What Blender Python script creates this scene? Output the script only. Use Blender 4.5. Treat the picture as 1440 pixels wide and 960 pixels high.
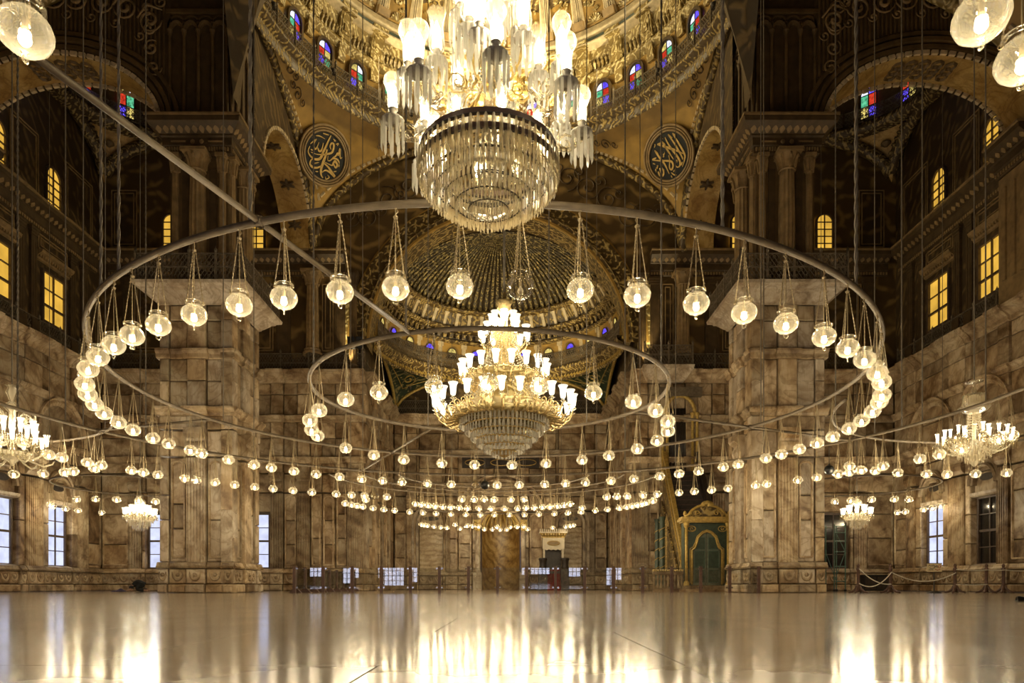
import bpy, math, random
from mathutils import Matrix, Vector
random.seed(11)
sc = bpy.context.scene
for o in list(bpy.data.objects):
    bpy.data.objects.remove(o)
COL = sc.collection
PI = math.pi
V = Vector

# ------------------------------------------------------------------ camera
FPX, HORIZ, EYE = 980.0, 823.0, 0.30          # focal length in pixels, horizon row, eye height
cam_d = bpy.data.cameras.new('camera')
cam = bpy.data.objects.new('camera', cam_d)
COL.objects.link(cam)
cam.location = (0, 0, EYE)
cam.rotation_euler = (PI / 2, 0, 0)
cam_d.sensor_width = 36.0
cam_d.lens = FPX / 1440 * 36.0
cam_d.shift_y = (HORIZ - 480.0) / 1440.0
cam_d.clip_start = 0.05
cam_d.clip_end = 300
sc.camera = cam

# ------------------------------------------------------------------ world, exposure
w = bpy.data.worlds.new('world')
sc.world = w
w.use_nodes = True
w.node_tree.nodes['Background'].inputs[0].default_value = (0.55, 0.65, 1.0, 1)
w.node_tree.nodes['Background'].inputs[1].default_value = 0.05
sc.view_settings.view_transform = 'Standard'
sc.view_settings.look = 'None'
sc.view_settings.exposure = 0.38
sc.view_settings.gamma = 1.0
sc.view_settings.use_curve_mapping = False
try:
    sc.cycles.use_denoising = True
    sc.cycles.max_bounces = 6
    sc.cycles.diffuse_bounces = 3
    sc.cycles.glossy_bounces = 3
    sc.cycles.transmission_bounces = 4
    sc.cycles.transparent_max_bounces = 10
    sc.cycles.use_adaptive_sampling = True
    sc.cycles.adaptive_threshold = 0.03
    sc.cycles.sample_clamp_indirect = 4.0
    sc.cycles.sample_clamp_direct = 0.0
    sc.cycles.caustics_reflective = False
    sc.cycles.caustics_refractive = False
except Exception:
    pass
LAMP_W = 15.0        # watts of one globe lamp
SHADE_W = 10.0       # watts of one chandelier light
LAMP_COL = (1.0, 0.84, 0.58)


def at(x, y, d):
    """point of the place seen at photo pixel (x, y) that lies d metres away"""
    return V(((x - 720) * d / FPX, d, EYE + (HORIZ - y) * d / FPX))


# ------------------------------------------------------------------ materials
def nodes(name):
    m = bpy.data.materials.new(name)
    m.use_nodes = True
    nt = m.node_tree
    nt.nodes.clear()
    out = nt.nodes.new('ShaderNodeOutputMaterial')
    return m, nt, out


def N(nt, typ, **kw):
    n = nt.nodes.new(typ)
    for k, v in kw.items():
        if k.startswith('i_'):
            n.inputs[k[2:].replace('_', ' ')].default_value = v
        else:
            setattr(n, k, v)
    return n


def L(nt, a, b):
    nt.links.new(a, b)


def c4(c):
    return (c[0], c[1], c[2], 1)


def ramp(nt, fac, stops):
    r = nt.nodes.new('ShaderNodeValToRGB')
    el = r.color_ramp.elements
    while len(el) < len(stops):
        el.new(0.5)
    for e, (p, c) in zip(el, stops):
        e.position = p
        e.color = c4(c)
    L(nt, fac, r.inputs[0])
    return r


def coords(nt, rand=0.0, scale=(1, 1, 1)):
    g = N(nt, 'ShaderNodeNewGeometry')
    mp = N(nt, 'ShaderNodeVectorMath', operation='MULTIPLY')
    L(nt, g.outputs['Position'], mp.inputs[0])
    mp.inputs[1].default_value = scale
    if not rand:
        return mp.outputs[0], None
    oi = N(nt, 'ShaderNodeObjectInfo')
    mu = N(nt, 'ShaderNodeMath', operation='MULTIPLY')
    L(nt, oi.outputs['Random'], mu.inputs[0])
    mu.inputs[1].default_value = rand
    ad = N(nt, 'ShaderNodeVectorMath', operation='ADD')
    L(nt, mp.outputs[0], ad.inputs[0])
    L(nt, mu.outputs[0], ad.inputs[1])
    return ad.outputs[0], oi.outputs['Random']


def bump(nt, height, bsdf, strength=0.3, dist=0.02):
    b = N(nt, 'ShaderNodeBump')
    b.inputs['Strength'].default_value = strength
    b.inputs['Distance'].default_value = dist
    L(nt, height, b.inputs['Height'])
    L(nt, b.outputs[0], bsdf.inputs['Normal'])


def plain(name, col, rough=0.6, metal=0.0, noise=0.25, scale=6.0, bmp=0.0):
    m, nt, out = nodes(name)
    p = N(nt, 'ShaderNodeBsdfPrincipled')
    p.inputs['Roughness'].default_value = rough
    p.inputs['Metallic'].default_value = metal
    co, _ = coords(nt)
    nz = N(nt, 'ShaderNodeTexNoise')
    nz.inputs['Scale'].default_value = scale
    nz.inputs['Detail'].default_value = 4
    L(nt, co, nz.inputs['Vector'])
    lo = [c * (1 - noise) for c in col]
    hi = [min(1, c * (1 + noise)) for c in col]
    r = ramp(nt, nz.outputs[0], [(0.3, lo), (0.7, hi)])
    L(nt, r.outputs[0], p.inputs['Base Color'])
    if bmp:
        bump(nt, nz.outputs[0], p, bmp, 0.02)
    L(nt, p.outputs[0], out.inputs[0])
    return m


def marble(name, cols, scale=0.7, rough=0.4, rand=40.0, tone=0.35, stretch=(1, 1, 1), spec=0.4, wavy=7.0, dirn='DIAGONAL', vein=0.5):
    """veined stone: banded waves bent by noise; every slab gets its own cut and tone"""
    m, nt, out = nodes(name)
    p = N(nt, 'ShaderNodeBsdfPrincipled')
    p.inputs['Roughness'].default_value = rough
    p.inputs['Specular IOR Level'].default_value = spec
    co, rnd = coords(nt, rand, stretch)
    wv = N(nt, 'ShaderNodeTexWave', wave_type='BANDS', bands_direction=dirn)
    wv.inputs['Scale'].default_value = scale
    wv.inputs['Distortion'].default_value = wavy
    wv.inputs['Detail'].default_value = 6
    wv.inputs['Detail Scale'].default_value = 1.6
    L(nt, co, wv.inputs['Vector'])
    nz = N(nt, 'ShaderNodeTexNoise')
    nz.inputs['Scale'].default_value = scale * 2.2
    nz.inputs['Detail'].default_value = 8
    nz.inputs['Distortion'].default_value = 1.6
    L(nt, co, nz.inputs['Vector'])
    mx = N(nt, 'ShaderNodeMix', data_type='FLOAT')
    mx.inputs[0].default_value = 0.68
    L(nt, wv.outputs['Fac'], mx.inputs[2])
    L(nt, nz.outputs[0], mx.inputs[3])
    n = len(cols)
    r = ramp(nt, mx.outputs[0], [(0.22 + 0.52 * i / (n - 1), c) for i, c in enumerate(cols)])
    # thin dark veins
    vn = N(nt, 'ShaderNodeTexNoise')
    vn.inputs['Scale'].default_value = 0.8
    vn.inputs['Detail'].default_value = 4
    vn.inputs['Distortion'].default_value = 2.0
    L(nt, co, vn.inputs['Vector'])
    vr = ramp(nt, vn.outputs[0], [(0.44, (1, 1, 1)), (0.492, (0.42, 0.34, 0.26)), (0.508, (0.50, 0.42, 0.33)), (0.56, (1, 1, 1))])
    gr = N(nt, 'ShaderNodeTexNoise')
    gr.inputs['Scale'].default_value = 9.0
    gr.inputs['Detail'].default_value = 6
    L(nt, coords(nt, 0, (1.6, 1.6, .35))[0], gr.inputs['Vector'])
    g2 = ramp(nt, gr.outputs[0], [(0.3, (0.80, 0.75, 0.68)), (0.6, (1, 1, 1))])
    mv = N(nt, 'ShaderNodeMix', data_type='RGBA', blend_type='MULTIPLY')
    mv.inputs[0].default_value = vein
    L(nt, r.outputs[0], mv.inputs[6])
    L(nt, vr.outputs[0], mv.inputs[7])
    mg = N(nt, 'ShaderNodeMix', data_type='RGBA', blend_type='MULTIPLY')
    mg.inputs[0].default_value = 0.8
    L(nt, mv.outputs[2], mg.inputs[6])
    L(nt, g2.outputs[0], mg.inputs[7])
    hsv = N(nt, 'ShaderNodeHueSaturation')
    L(nt, mg.outputs[2], hsv.inputs['Color'])
    if rnd is not None:
        mr = N(nt, 'ShaderNodeMapRange')
        L(nt, rnd, mr.inputs[0])
        mr.inputs[3].default_value = 1 - tone
        mr.inputs[4].default_value = 1 + tone * 0.6
        L(nt, mr.outputs[0], hsv.inputs['Value'])
    # old stains
    st = N(nt, 'ShaderNodeTexNoise')
    st.inputs['Scale'].default_value = 0.55
    st.inputs['Detail'].default_value = 5
    L(nt, coords(nt)[0], st.inputs['Vector'])
    sr = ramp(nt, st.outputs[0], [(0.35, (0.66, 0.57, 0.45)), (0.6, (1, 1, 1))])
    mm = N(nt, 'ShaderNodeMix', data_type='RGBA', blend_type='MULTIPLY')
    mm.inputs[0].default_value = 0.8
    L(nt, hsv.outputs[0], mm.inputs[6])
    L(nt, sr.outputs[0], mm.inputs[7])
    L(nt, mm.outputs[2], p.inputs['Base Color'])
    bump(nt, mx.outputs[0], p, 0.12, 0.01)
    L(nt, p.outputs[0], out.inputs[0])
    return m


def ornament(name, dark, gold, scale=2.2, rough=0.45, amount=0.5, metal=0.0, bmp=0.6, stretch=(1, 1, 1)):
    """painted arabesque: curling lighter leaf-work on a dark ground"""
    m, nt, out = nodes(name)
    p = N(nt, 'ShaderNodeBsdfPrincipled')
    p.inputs['Roughness'].default_value = rough
    p.inputs['Metallic'].default_value = metal
    co, _ = coords(nt, 0, stretch)
    nz = N(nt, 'ShaderNodeTexNoise')
    nz.inputs['Scale'].default_value = scale * 0.9
    nz.inputs['Detail'].default_value = 2
    L(nt, co, nz.inputs['Vector'])
    ad = N(nt, 'ShaderNodeMix', data_type='VECTOR')
    ad.inputs[0].default_value = 0.35
    L(nt, co, ad.inputs[4])
    L(nt, nz.outputs['Color'], ad.inputs[5])
    vo = N(nt, 'ShaderNodeTexVoronoi', feature='DISTANCE_TO_EDGE')
    vo.inputs['Scale'].default_value = scale * 1.6
    L(nt, ad.outputs[1], vo.inputs['Vector'])
    wv = N(nt, 'ShaderNodeTexWave', wave_type='RINGS')
    wv.inputs['Scale'].default_value = scale * 0.8
    wv.inputs['Distortion'].default_value = 9
    wv.inputs['Detail'].default_value = 2
    L(nt, co, wv.inputs['Vector'])
    mu = N(nt, 'ShaderNodeMath', operation='MULTIPLY')
    r1 = ramp(nt, vo.outputs['Distance'], [(0.03, (1, 1, 1)), (0.16, (0.15, 0.15, 0.15))])
    L(nt, r1.outputs[0], mu.inputs[0])
    L(nt, wv.outputs['Fac'], mu.inputs[1])
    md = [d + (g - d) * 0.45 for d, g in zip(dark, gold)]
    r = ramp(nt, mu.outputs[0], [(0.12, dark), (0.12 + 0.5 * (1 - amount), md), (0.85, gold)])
    L(nt, r.outputs[0], p.inputs['Base Color'])
    bump(nt, mu.outputs[0], p, bmp, 0.04)
    L(nt, p.outputs[0], out.inputs[0])
    return m


def emit(name, col, strength, sampled=True, patt=0.0, pscale=8.0):
    m, nt, out = nodes(name)
    e = N(nt, 'ShaderNodeEmission')
    e.inputs['Strength'].default_value = strength
    if patt:
        co, rnd = coords(nt, 9.0)
        nz = N(nt, 'ShaderNodeTexNoise')
        nz.inputs['Scale'].default_value = pscale
        nz.inputs['Detail'].default_value = 5
        L(nt, co, nz.inputs['Vector'])
        r = ramp(nt, nz.outputs[0], [(0.3, [c * (1 - patt) for c in col]), (0.65, col)])
        L(nt, r.outputs[0], e.inputs['Color'])
    else:
        e.inputs['Color'].default_value = c4(col)
    L(nt, e.outputs[0], out.inputs[0])
    if not sampled:
        try:
            m.cycles.emission_sampling = 'NONE'
        except Exception:
            pass
    return m


def thin_glass(name, tint, haze=0.12, haze_col=(1, 0.93, 0.8), rough=0.03, gloss=0.5, blend=0.35):
    """thin blown glass: mostly clear, with a milky translucent haze that takes up lamp glow, mirror-like at grazing angles"""
    m, nt, out = nodes(name)
    tr = N(nt, 'ShaderNodeBsdfTransparent')
    tr.inputs[0].default_value = c4(tint)
    tl = N(nt, 'ShaderNodeBsdfTranslucent')
    tl.inputs[0].default_value = c4(haze_col)
    gl = N(nt, 'ShaderNodeBsdfGlossy')
    gl.inputs['Roughness'].default_value = rough
    gl.inputs['Color'].default_value = (1, 1, 1, 1)
    m1 = N(nt, 'ShaderNodeMixShader')
    lw0 = N(nt, 'ShaderNodeLayerWeight')
    lw0.inputs[0].default_value = 0.25
    mr = N(nt, 'ShaderNodeMapRange')
    mr.inputs[3].default_value = haze
    mr.inputs[4].default_value = min(1, haze * 4)
    L(nt, lw0.outputs['Facing'], mr.inputs[0])
    L(nt, mr.outputs[0], m1.inputs[0])
    L(nt, tr.outputs[0], m1.inputs[1])
    L(nt, tl.outputs[0], m1.inputs[2])
    m2 = N(nt, 'ShaderNodeMixShader')
    lw = N(nt, 'ShaderNodeLayerWeight')
    lw.inputs[0].default_value = blend
    mu = N(nt, 'ShaderNodeMath', operation='MULTIPLY')
    L(nt, lw.outputs['Fresnel'], mu.inputs[0])
    mu.inputs[1].default_value = gloss
    L(nt, mu.outputs[0], m2.inputs[0])
    L(nt, m1.outputs[0], m2.inputs[1])
    L(nt, gl.outputs[0], m2.inputs[2])
    L(nt, m2.outputs[0], out.inputs[0])
    return m


def floor_mat():
    m, nt, out = nodes('floor_marble')
    p = N(nt, 'ShaderNodeBsdfPrincipled')
    co, rnd = coords(nt, 30.0, (1, 0.35, 1))
    nz = N(nt, 'ShaderNodeTexNoise')
    nz.inputs['Scale'].default_value = 0.8
    nz.inputs['Detail'].default_value = 9
    nz.inputs['Distortion'].default_value = 2.0
    L(nt, co, nz.inputs['Vector'])
    r = ramp(nt, nz.outputs[0], [(0.28, (0.28, 0.22, 0.155)), (0.5, (0.35, 0.285, 0.21)), (0.75, (0.385, 0.32, 0.25))])
    L(nt, r.outputs[0], p.inputs['Base Color'])
    rr = N(nt, 'ShaderNodeMapRange')
    rr.inputs[3].default_value = 0.08
    rr.inputs[4].default_value = 0.19
    n2 = N(nt, 'ShaderNodeTexNoise')
    n2.inputs['Scale'].default_value = 1.7
    n2.inputs['Detail'].default_value = 6
    L(nt, coords(nt, 0, (1, 0.6, 1))[0], n2.inputs['Vector'])
    L(nt, n2.outputs[0], rr.inputs[0])
    L(nt, rr.outputs[0], p.inputs['Roughness'])
    p.inputs['Specular IOR Level'].default_value = 0.5
    p.inputs['IOR'].default_value = 1.33
    L(nt, p.outputs[0], out.inputs[0])
    return m


M = {}
M['marble'] = marble('alabaster', [(0.20, 0.13, 0.07), (0.42, 0.315, 0.195), (0.55, 0.44, 0.29), (0.60, 0.50, 0.355)], 0.34, 0.42, wavy=12)
M['marble_dark'] = marble('alabaster_brown', [(0.12, 0.07, 0.03), (0.28, 0.185, 0.095), (0.40, 0.29, 0.17), (0.50, 0.39, 0.245)], 0.4, 0.42, wavy=12)
M['marble_pale'] = marble('alabaster_pale', [(0.30, 0.23, 0.155), (0.50, 0.415, 0.31), (0.60, 0.52, 0.41), (0.66, 0.59, 0.48)], 0.34, 0.4, tone=0.2, wavy=12)
M['marble_gold'] = marble('alabaster_honey', [(0.12, 0.065, 0.015), (0.24, 0.145, 0.04), (0.32, 0.21, 0.07), (0.36, 0.25, 0.10)], 0.8, 0.35)
M['panel_wavy'] = marble('alabaster_wavy', [(0.28, 0.19, 0.09), (0.50, 0.39, 0.22), (0.60, 0.49, 0.31), (0.66, 0.56, 0.38)], 0.55, 0.35, wavy=6, dirn='Z', stretch=(1, 1, 1.6))
M['soffit'] = marble('painted_soffit', [(0.34, 0.20, 0.05), (0.50, 0.34, 0.11), (0.58, 0.41, 0.16)], 0.35, 0.5, wavy=9, rand=0.0)
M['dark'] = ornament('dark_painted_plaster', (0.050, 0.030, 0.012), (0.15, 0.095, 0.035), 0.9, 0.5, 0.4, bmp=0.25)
M['brown'] = plain('brown_plaster', (0.125, 0.077, 0.030), 0.55, 0, 0.35, 2.0)
M['brown_light'] = plain('tan_plaster', (0.27, 0.18, 0.08), 0.5, 0, 0.3, 3.0)
M['umber'] = plain('umber_moulding', (0.076, 0.047, 0.020), 0.5, 0, 0.3, 3.0)
M['gilt_dim'] = ornament('gilded_relief', (0.075, 0.045, 0.014), (0.46, 0.33, 0.11), 2.4, 0.42, 0.55, bmp=0.8)
M['gilt_rib'] = ornament('gilded_rib', (0.05, 0.035, 0.012), (0.42, 0.32, 0.12), 3.2, 0.42, 0.5, bmp=0.8)
M['gilt_bright'] = ornament('gilded_frieze', (0.24, 0.165, 0.05), (0.68, 0.56, 0.28), 2.6, 0.4, 0.75, bmp=0.5)
M['lunette'] = ornament('lunette_painting', (0.085, 0.050, 0.016), (0.26, 0.165, 0.055), 0.75, 0.5, 0.35, bmp=0.2)
M['green_paint'] = ornament('green_gilt_panel', (0.018, 0.030, 0.014), (0.22, 0.18, 0.07), 1.6, 0.4, 0.4, bmp=0.5)
M['checker'] = ornament('patterned_arch', (0.055, 0.032, 0.012), (0.38, 0.28, 0.11), 2.6, 0.45, 0.6, bmp=0.6)
M['ochre'] = plain('ochre_paint', (0.34, 0.205, 0.045), 0.5, 0, 0.25, 1.5)
M['cream'] = plain('cream_moulding', (0.55, 0.45, 0.28), 0.45, 0, 0.25, 4.0)
M['cream_dash'] = plain('cream_stone', (0.60, 0.48, 0.30), 0.5, 0, 0.3, 3.0)
M['gold'] = plain('gold_leaf', (0.58, 0.43, 0.19), 0.4, 0.7, 0.45, 14.0, 0.5)
M['gold_paint'] = plain('gold_paint', (0.48, 0.33, 0.09), 0.4, 0.3, 0.3, 8.0)
M['iron'] = plain('dark_iron', (0.055, 0.045, 0.035), 0.5, 0.3, 0.3, 9.0)
M['pipe'] = plain('painted_pipe', (0.14, 0.105, 0.066), 0.5, 0.1, 0.25, 5.0)
M['chain'] = plain('brass_chain', (0.36, 0.28, 0.16), 0.45, 0.4, 0.2, 9.0)
M['cable'] = plain('grey_cable', (0.20, 0.17, 0.13), 0.6, 0.1, 0.2, 9.0)
M['rail'] = plain('iron_lattice', (0.17, 0.135, 0.09), 0.5, 0.2, 0.3, 9.0)
M['black'] = plain('black_ground', (0.010, 0.011, 0.012), 0.4, 0, 0.2, 9.0)
M['letter'] = plain('gold_lettering', (0.62, 0.42, 0.14), 0.4, 0.2, 0.15, 9.0)
M['wood'] = plain('brown_wood', (0.085, 0.042, 0.028), 0.45, 0, 0.3, 7.0)
M['wood_dark'] = plain('dark_carved_wood', (0.035, 0.025, 0.018), 0.45, 0, 0.35, 9.0, 0.4)
M['wood_frame'] = plain('window_wood', (0.085, 0.055, 0.035), 0.5, 0, 0.3, 6.0)
M['rope'] = plain('white_rope', (0.55, 0.50, 0.42), 0.8, 0, 0.2, 30.0)
M['green_door'] = plain('green_painted_wood', (0.13, 0.145, 0.10), 0.45, 0, 0.3, 5.0)
M['green_frame'] = plain('deep_green_wood', (0.036, 0.055, 0.034), 0.45, 0, 0.3, 6.0)
M['green_metal'] = plain('green_metal', (0.06, 0.12, 0.09), 0.45, 0.2, 0.3, 6.0)
M['red'] = plain('red_carpet', (0.16, 0.012, 0.010), 0.9, 0, 0.3, 14.0)
M['step'] = plain('stair_step', (0.045, 0.034, 0.026), 0.7, 0, 0.3, 6.0)
M['white_wood'] = plain('cream_lacquer', (0.62, 0.54, 0.40), 0.45, 0, 0.12, 4.0)
M['sign'] = plain('sign_board', (0.62, 0.50, 0.30), 0.6, 0, 0.12, 8.0)
M['sign_red'] = plain('sign_red', (0.45, 0.05, 0.03), 0.6)
M['cloth_dark'] = plain('dark_cloth', (0.016, 0.018, 0.017), 0.9, 0, 0.4, 8.0)
M['cloth_violet'] = plain('violet_cloth', (0.06, 0.045, 0.10), 0.9, 0, 0.4, 8.0)
M['skin'] = plain('skin', (0.36, 0.21, 0.13), 0.6, 0, 0.1, 6.0)
M['floor'] = floor_mat()
M['globe'] = thin_glass('blown_globe_glass', (0.97, 0.94, 0.86), 0.022, (1.0, 0.9, 0.66), 0.04, 0.75, 0.32)
M['chimney'] = thin_glass('lamp_chimney_glass', (0.98, 0.96, 0.9), 0.05, (1.0, 0.92, 0.72), 0.05, 0.7, 0.3)
M['crystal'] = thin_glass('cut_crystal', (0.90, 0.86, 0.76), 0.36, (0.95, 0.88, 0.72), 0.22, 0.55, 0.35)
M['crystal_clear'] = thin_glass('clear_cut_crystal', (0.84, 0.79, 0.68), 0.05, (0.95, 0.88, 0.70), 0.12, 0.7, 0.35)
M['crystal_white'] = thin_glass('white_cut_crystal', (0.93, 0.92, 0.88), 0.62, (0.92, 0.90, 0.84), 0.15, 0.6, 0.35)
M['crystal_cream'] = thin_glass('cream_cut_crystal', (0.90, 0.85, 0.72), 0.55, (0.96, 0.88, 0.68), 0.2, 0.5, 0.35)
M['dish'] = plain('cut_glass_dish', (0.42, 0.38, 0.31), 0.25, 0, 0.3, 20.0)
M['pane_clear'] = thin_glass('barrier_glass', (0.96, 0.97, 0.96), 0.008, (0.9, 0.9, 0.9), 0.01, 1.0, 0.5)
M['bulb'] = emit('lit_bulb', (1.0, 0.80, 0.46), 30.0, False)
M['bulb_white'] = emit('lit_bulb_white', (1.0, 0.90, 0.70), 26.0, False)
M['shade_lit'] = emit('lit_frosted_shade', (1.0, 0.90, 0.68), 3.2, False)
M['day'] = emit('daylit_pane', (0.60, 0.64, 0.86), 1.1, True, 0.28, 2.0)
M['day_bright'] = emit('daylit_grille_pane', (0.74, 0.77, 1.0), 3.4, True, 0.55, 9.0)
M['amber'] = emit('amber_pane', (1.0, 0.56, 0.075), 0.72, True, 0.4, 0.9)
M['dusk'] = plain('dark_pane', (0.012, 0.010, 0.009), 0.12)
M['st_blue'] = emit('stained_blue', (0.13, 0.08, 1.0), 1.5, False, 0.8, 7.0)
M['st_red'] = emit('stained_red', (1.0, 0.07, 0.03), 0.65, False, 0.7, 7.0)
M['st_green'] = emit('stained_green', (0.18, 0.85, 0.45), 0.65, False, 0.8, 7.0)
M['st_yellow'] = emit('stained_yellow', (1.0, 0.78, 0.22), 0.8, False, 0.75, 7.0)
M['st_white'] = emit('stained_white', (0.75, 0.78, 1.0), 1.5, False, 0.6, 7.0)


# ------------------------------------------------------------------ mesh helpers
class MB:
    def __init__(s):
        s.v = []
        s.f = []

    def add(s, vs, fs):
        o = len(s.v)
        s.v += [tuple(x) for x in vs]
        s.f += [tuple(i + o for i in f) for f in fs]
        return s

    def box(s, x0, x1, y0, y1, z0, z1):
        return s.add([(x0, y0, z0), (x1, y0, z0), (x1, y1, z0), (x0, y1, z0), (x0, y0, z1), (x1, y0, z1), (x1, y1, z1), (x0, y1, z1)],
                     [(0, 3, 2, 1), (4, 5, 6, 7), (0, 1, 5, 4), (1, 2, 6, 5), (2, 3, 7, 6), (3, 0, 4, 7)])

    def mbox(s, mat, x0, x1, y0, y1, z0, z1):
        t = MB().box(x0, x1, y0, y1, z0, z1)
        return s.add([mat @ V(p) for p in t.v], t.f)

    def put(s, other, mat=None):
        return s.add([mat @ V(p) for p in other.v] if mat else other.v, other.f)

    def bar(s, a, b, wd, th=None):
        a, b = V(a), V(b)
        d = b - a
        ln = d.length
        if ln < 1e-6:
            return s
        q = d.to_track_quat('Z', 'Y').to_matrix().to_4x4()
        th = th or wd
        return s.mbox(Matrix.Translation(a) @ q, -wd / 2, wd / 2, -th / 2, th / 2, 0, ln)

    def tube(s, pts, r, n=6, closed=False):
        pts = [V(p) for p in pts]
        m = len(pts)
        rr = r if isinstance(r, (list, tuple)) else [r] * m
        vs, fs = [], []
        prev = None
        for i, p in enumerate(pts):
            if closed:
                t = pts[(i + 1) % m] - pts[i - 1]
            else:
                t = pts[min(i + 1, m - 1)] - pts[max(i - 1, 0)]
            if t.length < 1e-9:
                t = V((0, 0, 1))
            t.normalize()
            if prev is None:
                a = t.orthogonal().normalized()
                if abs(t.z) < 0.9:
                    a = V((0, 0, 1)) - t * t.z
                    a.normalize()
            else:
                a = prev - t * prev.dot(t)
                a = a.normalized() if a.length > 1e-6 else t.orthogonal().normalized()
            prev = a
            b = t.cross(a)
            for k in range(n):
                an = 2 * PI * k / n
                vs.append(p + (a * math.cos(an) + b * math.sin(an)) * rr[i])
        for i in range(m if closed else m - 1):
            j = (i + 1) % m
            for k in range(n):
                k2 = (k + 1) % n
                fs.append((i * n + k, i * n + k2, j * n + k2, j * n + k))
        if not closed:
            fs.append(tuple(range(n - 1, -1, -1)))
            fs.append(tuple((m - 1) * n + k for k in range(n)))
        return s.add(vs, fs)

    def lathe(s, prof, n=16, c=(0, 0, 0), a0=0.0, a1=2 * PI):
        full = abs(a1 - a0 - 2 * PI) < 1e-6
        k = n if full else n + 1
        vs, fs = [], []
        for r, z in prof:
            for i in range(k):
                a = a0 + (a1 - a0) * i / n
                vs.append((c[0] + r * math.cos(a), c[1] + r * math.sin(a), c[2] + z))
        for j in range(len(prof) - 1):
            for i in range(n):
                i2 = (i + 1) % k
                fs.append((j * k + i, j * k + i2, (j + 1) * k + i2, (j + 1) * k + i))
        return s.add(vs, fs)

    def grid(s, fn, nu, nv):
        vs = [fn(i / nu, j / nv) for j in range(nv + 1) for i in range(nu + 1)]
        fs = [(j * (nu + 1) + i, j * (nu + 1) + i + 1, (j + 1) * (nu + 1) + i + 1, (j + 1) * (nu + 1) + i) for j in range(nv) for i in range(nu)]
        return s.add(vs, fs)

    def prism(s, poly, mat, t):
        """poly in local xz, extruded from y=0 to y=-t (towards the viewer)"""
        n = len(poly)
        vs = [mat @ V((x, 0, z)) for x, z in poly] + [mat @ V((x, -t, z)) for x, z in poly]
        fs = [tuple(range(n - 1, -1, -1)), tuple(range(n, 2 * n))]
        fs += [(i, (i + 1) % n, n + (i + 1) % n, n + i) for i in range(n)]
        return s.add(vs, fs)

    def mesh(s, name, mat, smooth=False):
        me = bpy.data.meshes.new(name)
        me.from_pydata(s.v, [], s.f)
        me.materials.append(M[mat] if isinstance(mat, str) else mat)
        if smooth:
            me.polygons.foreach_set('use_smooth', [True] * len(me.polygons))
        me.update()
        return me

    def build(s, name, mat, parent=None, smooth=False, kind=None, loc=None):
        o = bpy.data.objects.new(name, s.mesh(name, mat, smooth))
        COL.objects.link(o)
        if parent is not None:
            o.parent = parent
        if kind:
            o['kind'] = kind
        if loc is not None:
            o.location = loc
        return o


def inst(name, me, parent, mat=None):
    o = bpy.data.objects.new(name, me)
    COL.objects.link(o)
    if parent is not None:
        o.parent = parent
    if mat is not None:
        o.matrix_local = mat
    return o


def tag(o, label, cat, group=None, kind=None):
    if label:
        o['label'] = label
    if cat:
        o['category'] = cat
    if group:
        o['group'] = group
    if kind:
        o['kind'] = kind
    return o


def thing(name, label, cat, loc=(0, 0, 0), group=None, rz=0):
    o = bpy.data.objects.new(name, None)
    o.empty_display_size = 0.2
    COL.objects.link(o)
    o.location = loc
    o.rotation_euler = (0, 0, rz)
    return tag(o, label, cat, group)


def point_light(parent, loc, watts, col=LAMP_COL, radius=0.05):
    ld = bpy.data.lights.new('lamp_light', 'POINT')
    ld.energy = watts
    ld.color = col
    ld.shadow_soft_size = radius
    o = bpy.data.objects.new('lamp_light', ld)
    COL.objects.link(o)
    o.parent = parent
    o.location = loc
    return o


def struct(mb, name, mat, label=None, smooth=False):
    o = mb.build(name, mat, None, smooth, 'structure')
    if label:
        o['label'] = label
    return o


def frame(O, u, n):
    """local x along u, local -y along the outward normal n, z up"""
    u, n = V(u), V(n)
    z = u.cross(-n)
    return Matrix(((u.x, -n.x, z.x, O[0]), (u.y, -n.y, z.y, O[1]), (u.z, -n.z, z.z, O[2]), (0, 0, 0, 1)))


_cache = {}


def slab_mesh(w_, h_, t_, ch=0.02, mat='marble'):
    k = ('s', round(w_, 3), round(h_, 3), round(t_, 3), ch, mat)
    if k not in _cache:
        c = min(ch, w_ / 4, h_ / 4)
        x, z = w_ / 2, h_
        vs = [(-x, 0, 0), (x, 0, 0), (x, 0, z), (-x, 0, z), (-x, -t_ + c, 0), (x, -t_ + c, 0), (x, -t_ + c, z), (-x, -t_ + c, z),
              (-x + c, -t_, c), (x - c, -t_, c), (x - c, -t_, z - c), (-x + c, -t_, z - c)]
        fs = [(8, 9, 10, 11), (4, 5, 9, 8), (5, 6, 10, 9), (6, 7, 11, 10), (7, 4, 8, 11), (0, 1, 5, 4), (1, 2, 6, 5), (2, 3, 7, 6), (3, 0, 4, 7)]
        _cache[k] = MB().add(vs, fs).mesh('slab', mat)
    return _cache[k]


def flute_mesh(w_, h_, t_, nf, mat='marble', depth=0.045):
    k = ('f', round(w_, 3), round(h_, 3), round(t_, 3), nf, mat)
    if k not in _cache:
        b = MB()
        prof = [(-w_ / 2, 0), (-w_ / 2, -t_)]
        p = w_ / nf
        for i in range(nf):
            x = -w_ / 2 + p * i
            prof += [(x + p * 0.2, -t_), (x + p * 0.34, -t_ + depth), (x + p * 0.66, -t_ + depth), (x + p * 0.8, -t_)]
        prof += [(w_ / 2, -t_), (w_ / 2, 0)]
        n = len(prof)
        vs = [(x, y, 0) for x, y in prof] + [(x, y, h_) for x, y in prof]
        fs = [(i, i + 1, n + i + 1, n + i) for i in range(n - 1)]
        b.add(vs, fs)
        _cache[k] = b.mesh('fluted_slab', mat)
    return _cache[k]


def arch_pts(hw, z0, rise, n=14):
    return [(-hw * math.cos(PI * i / n), z0 + rise * math.sin(PI * i / n)) for i in range(n + 1)]


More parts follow.
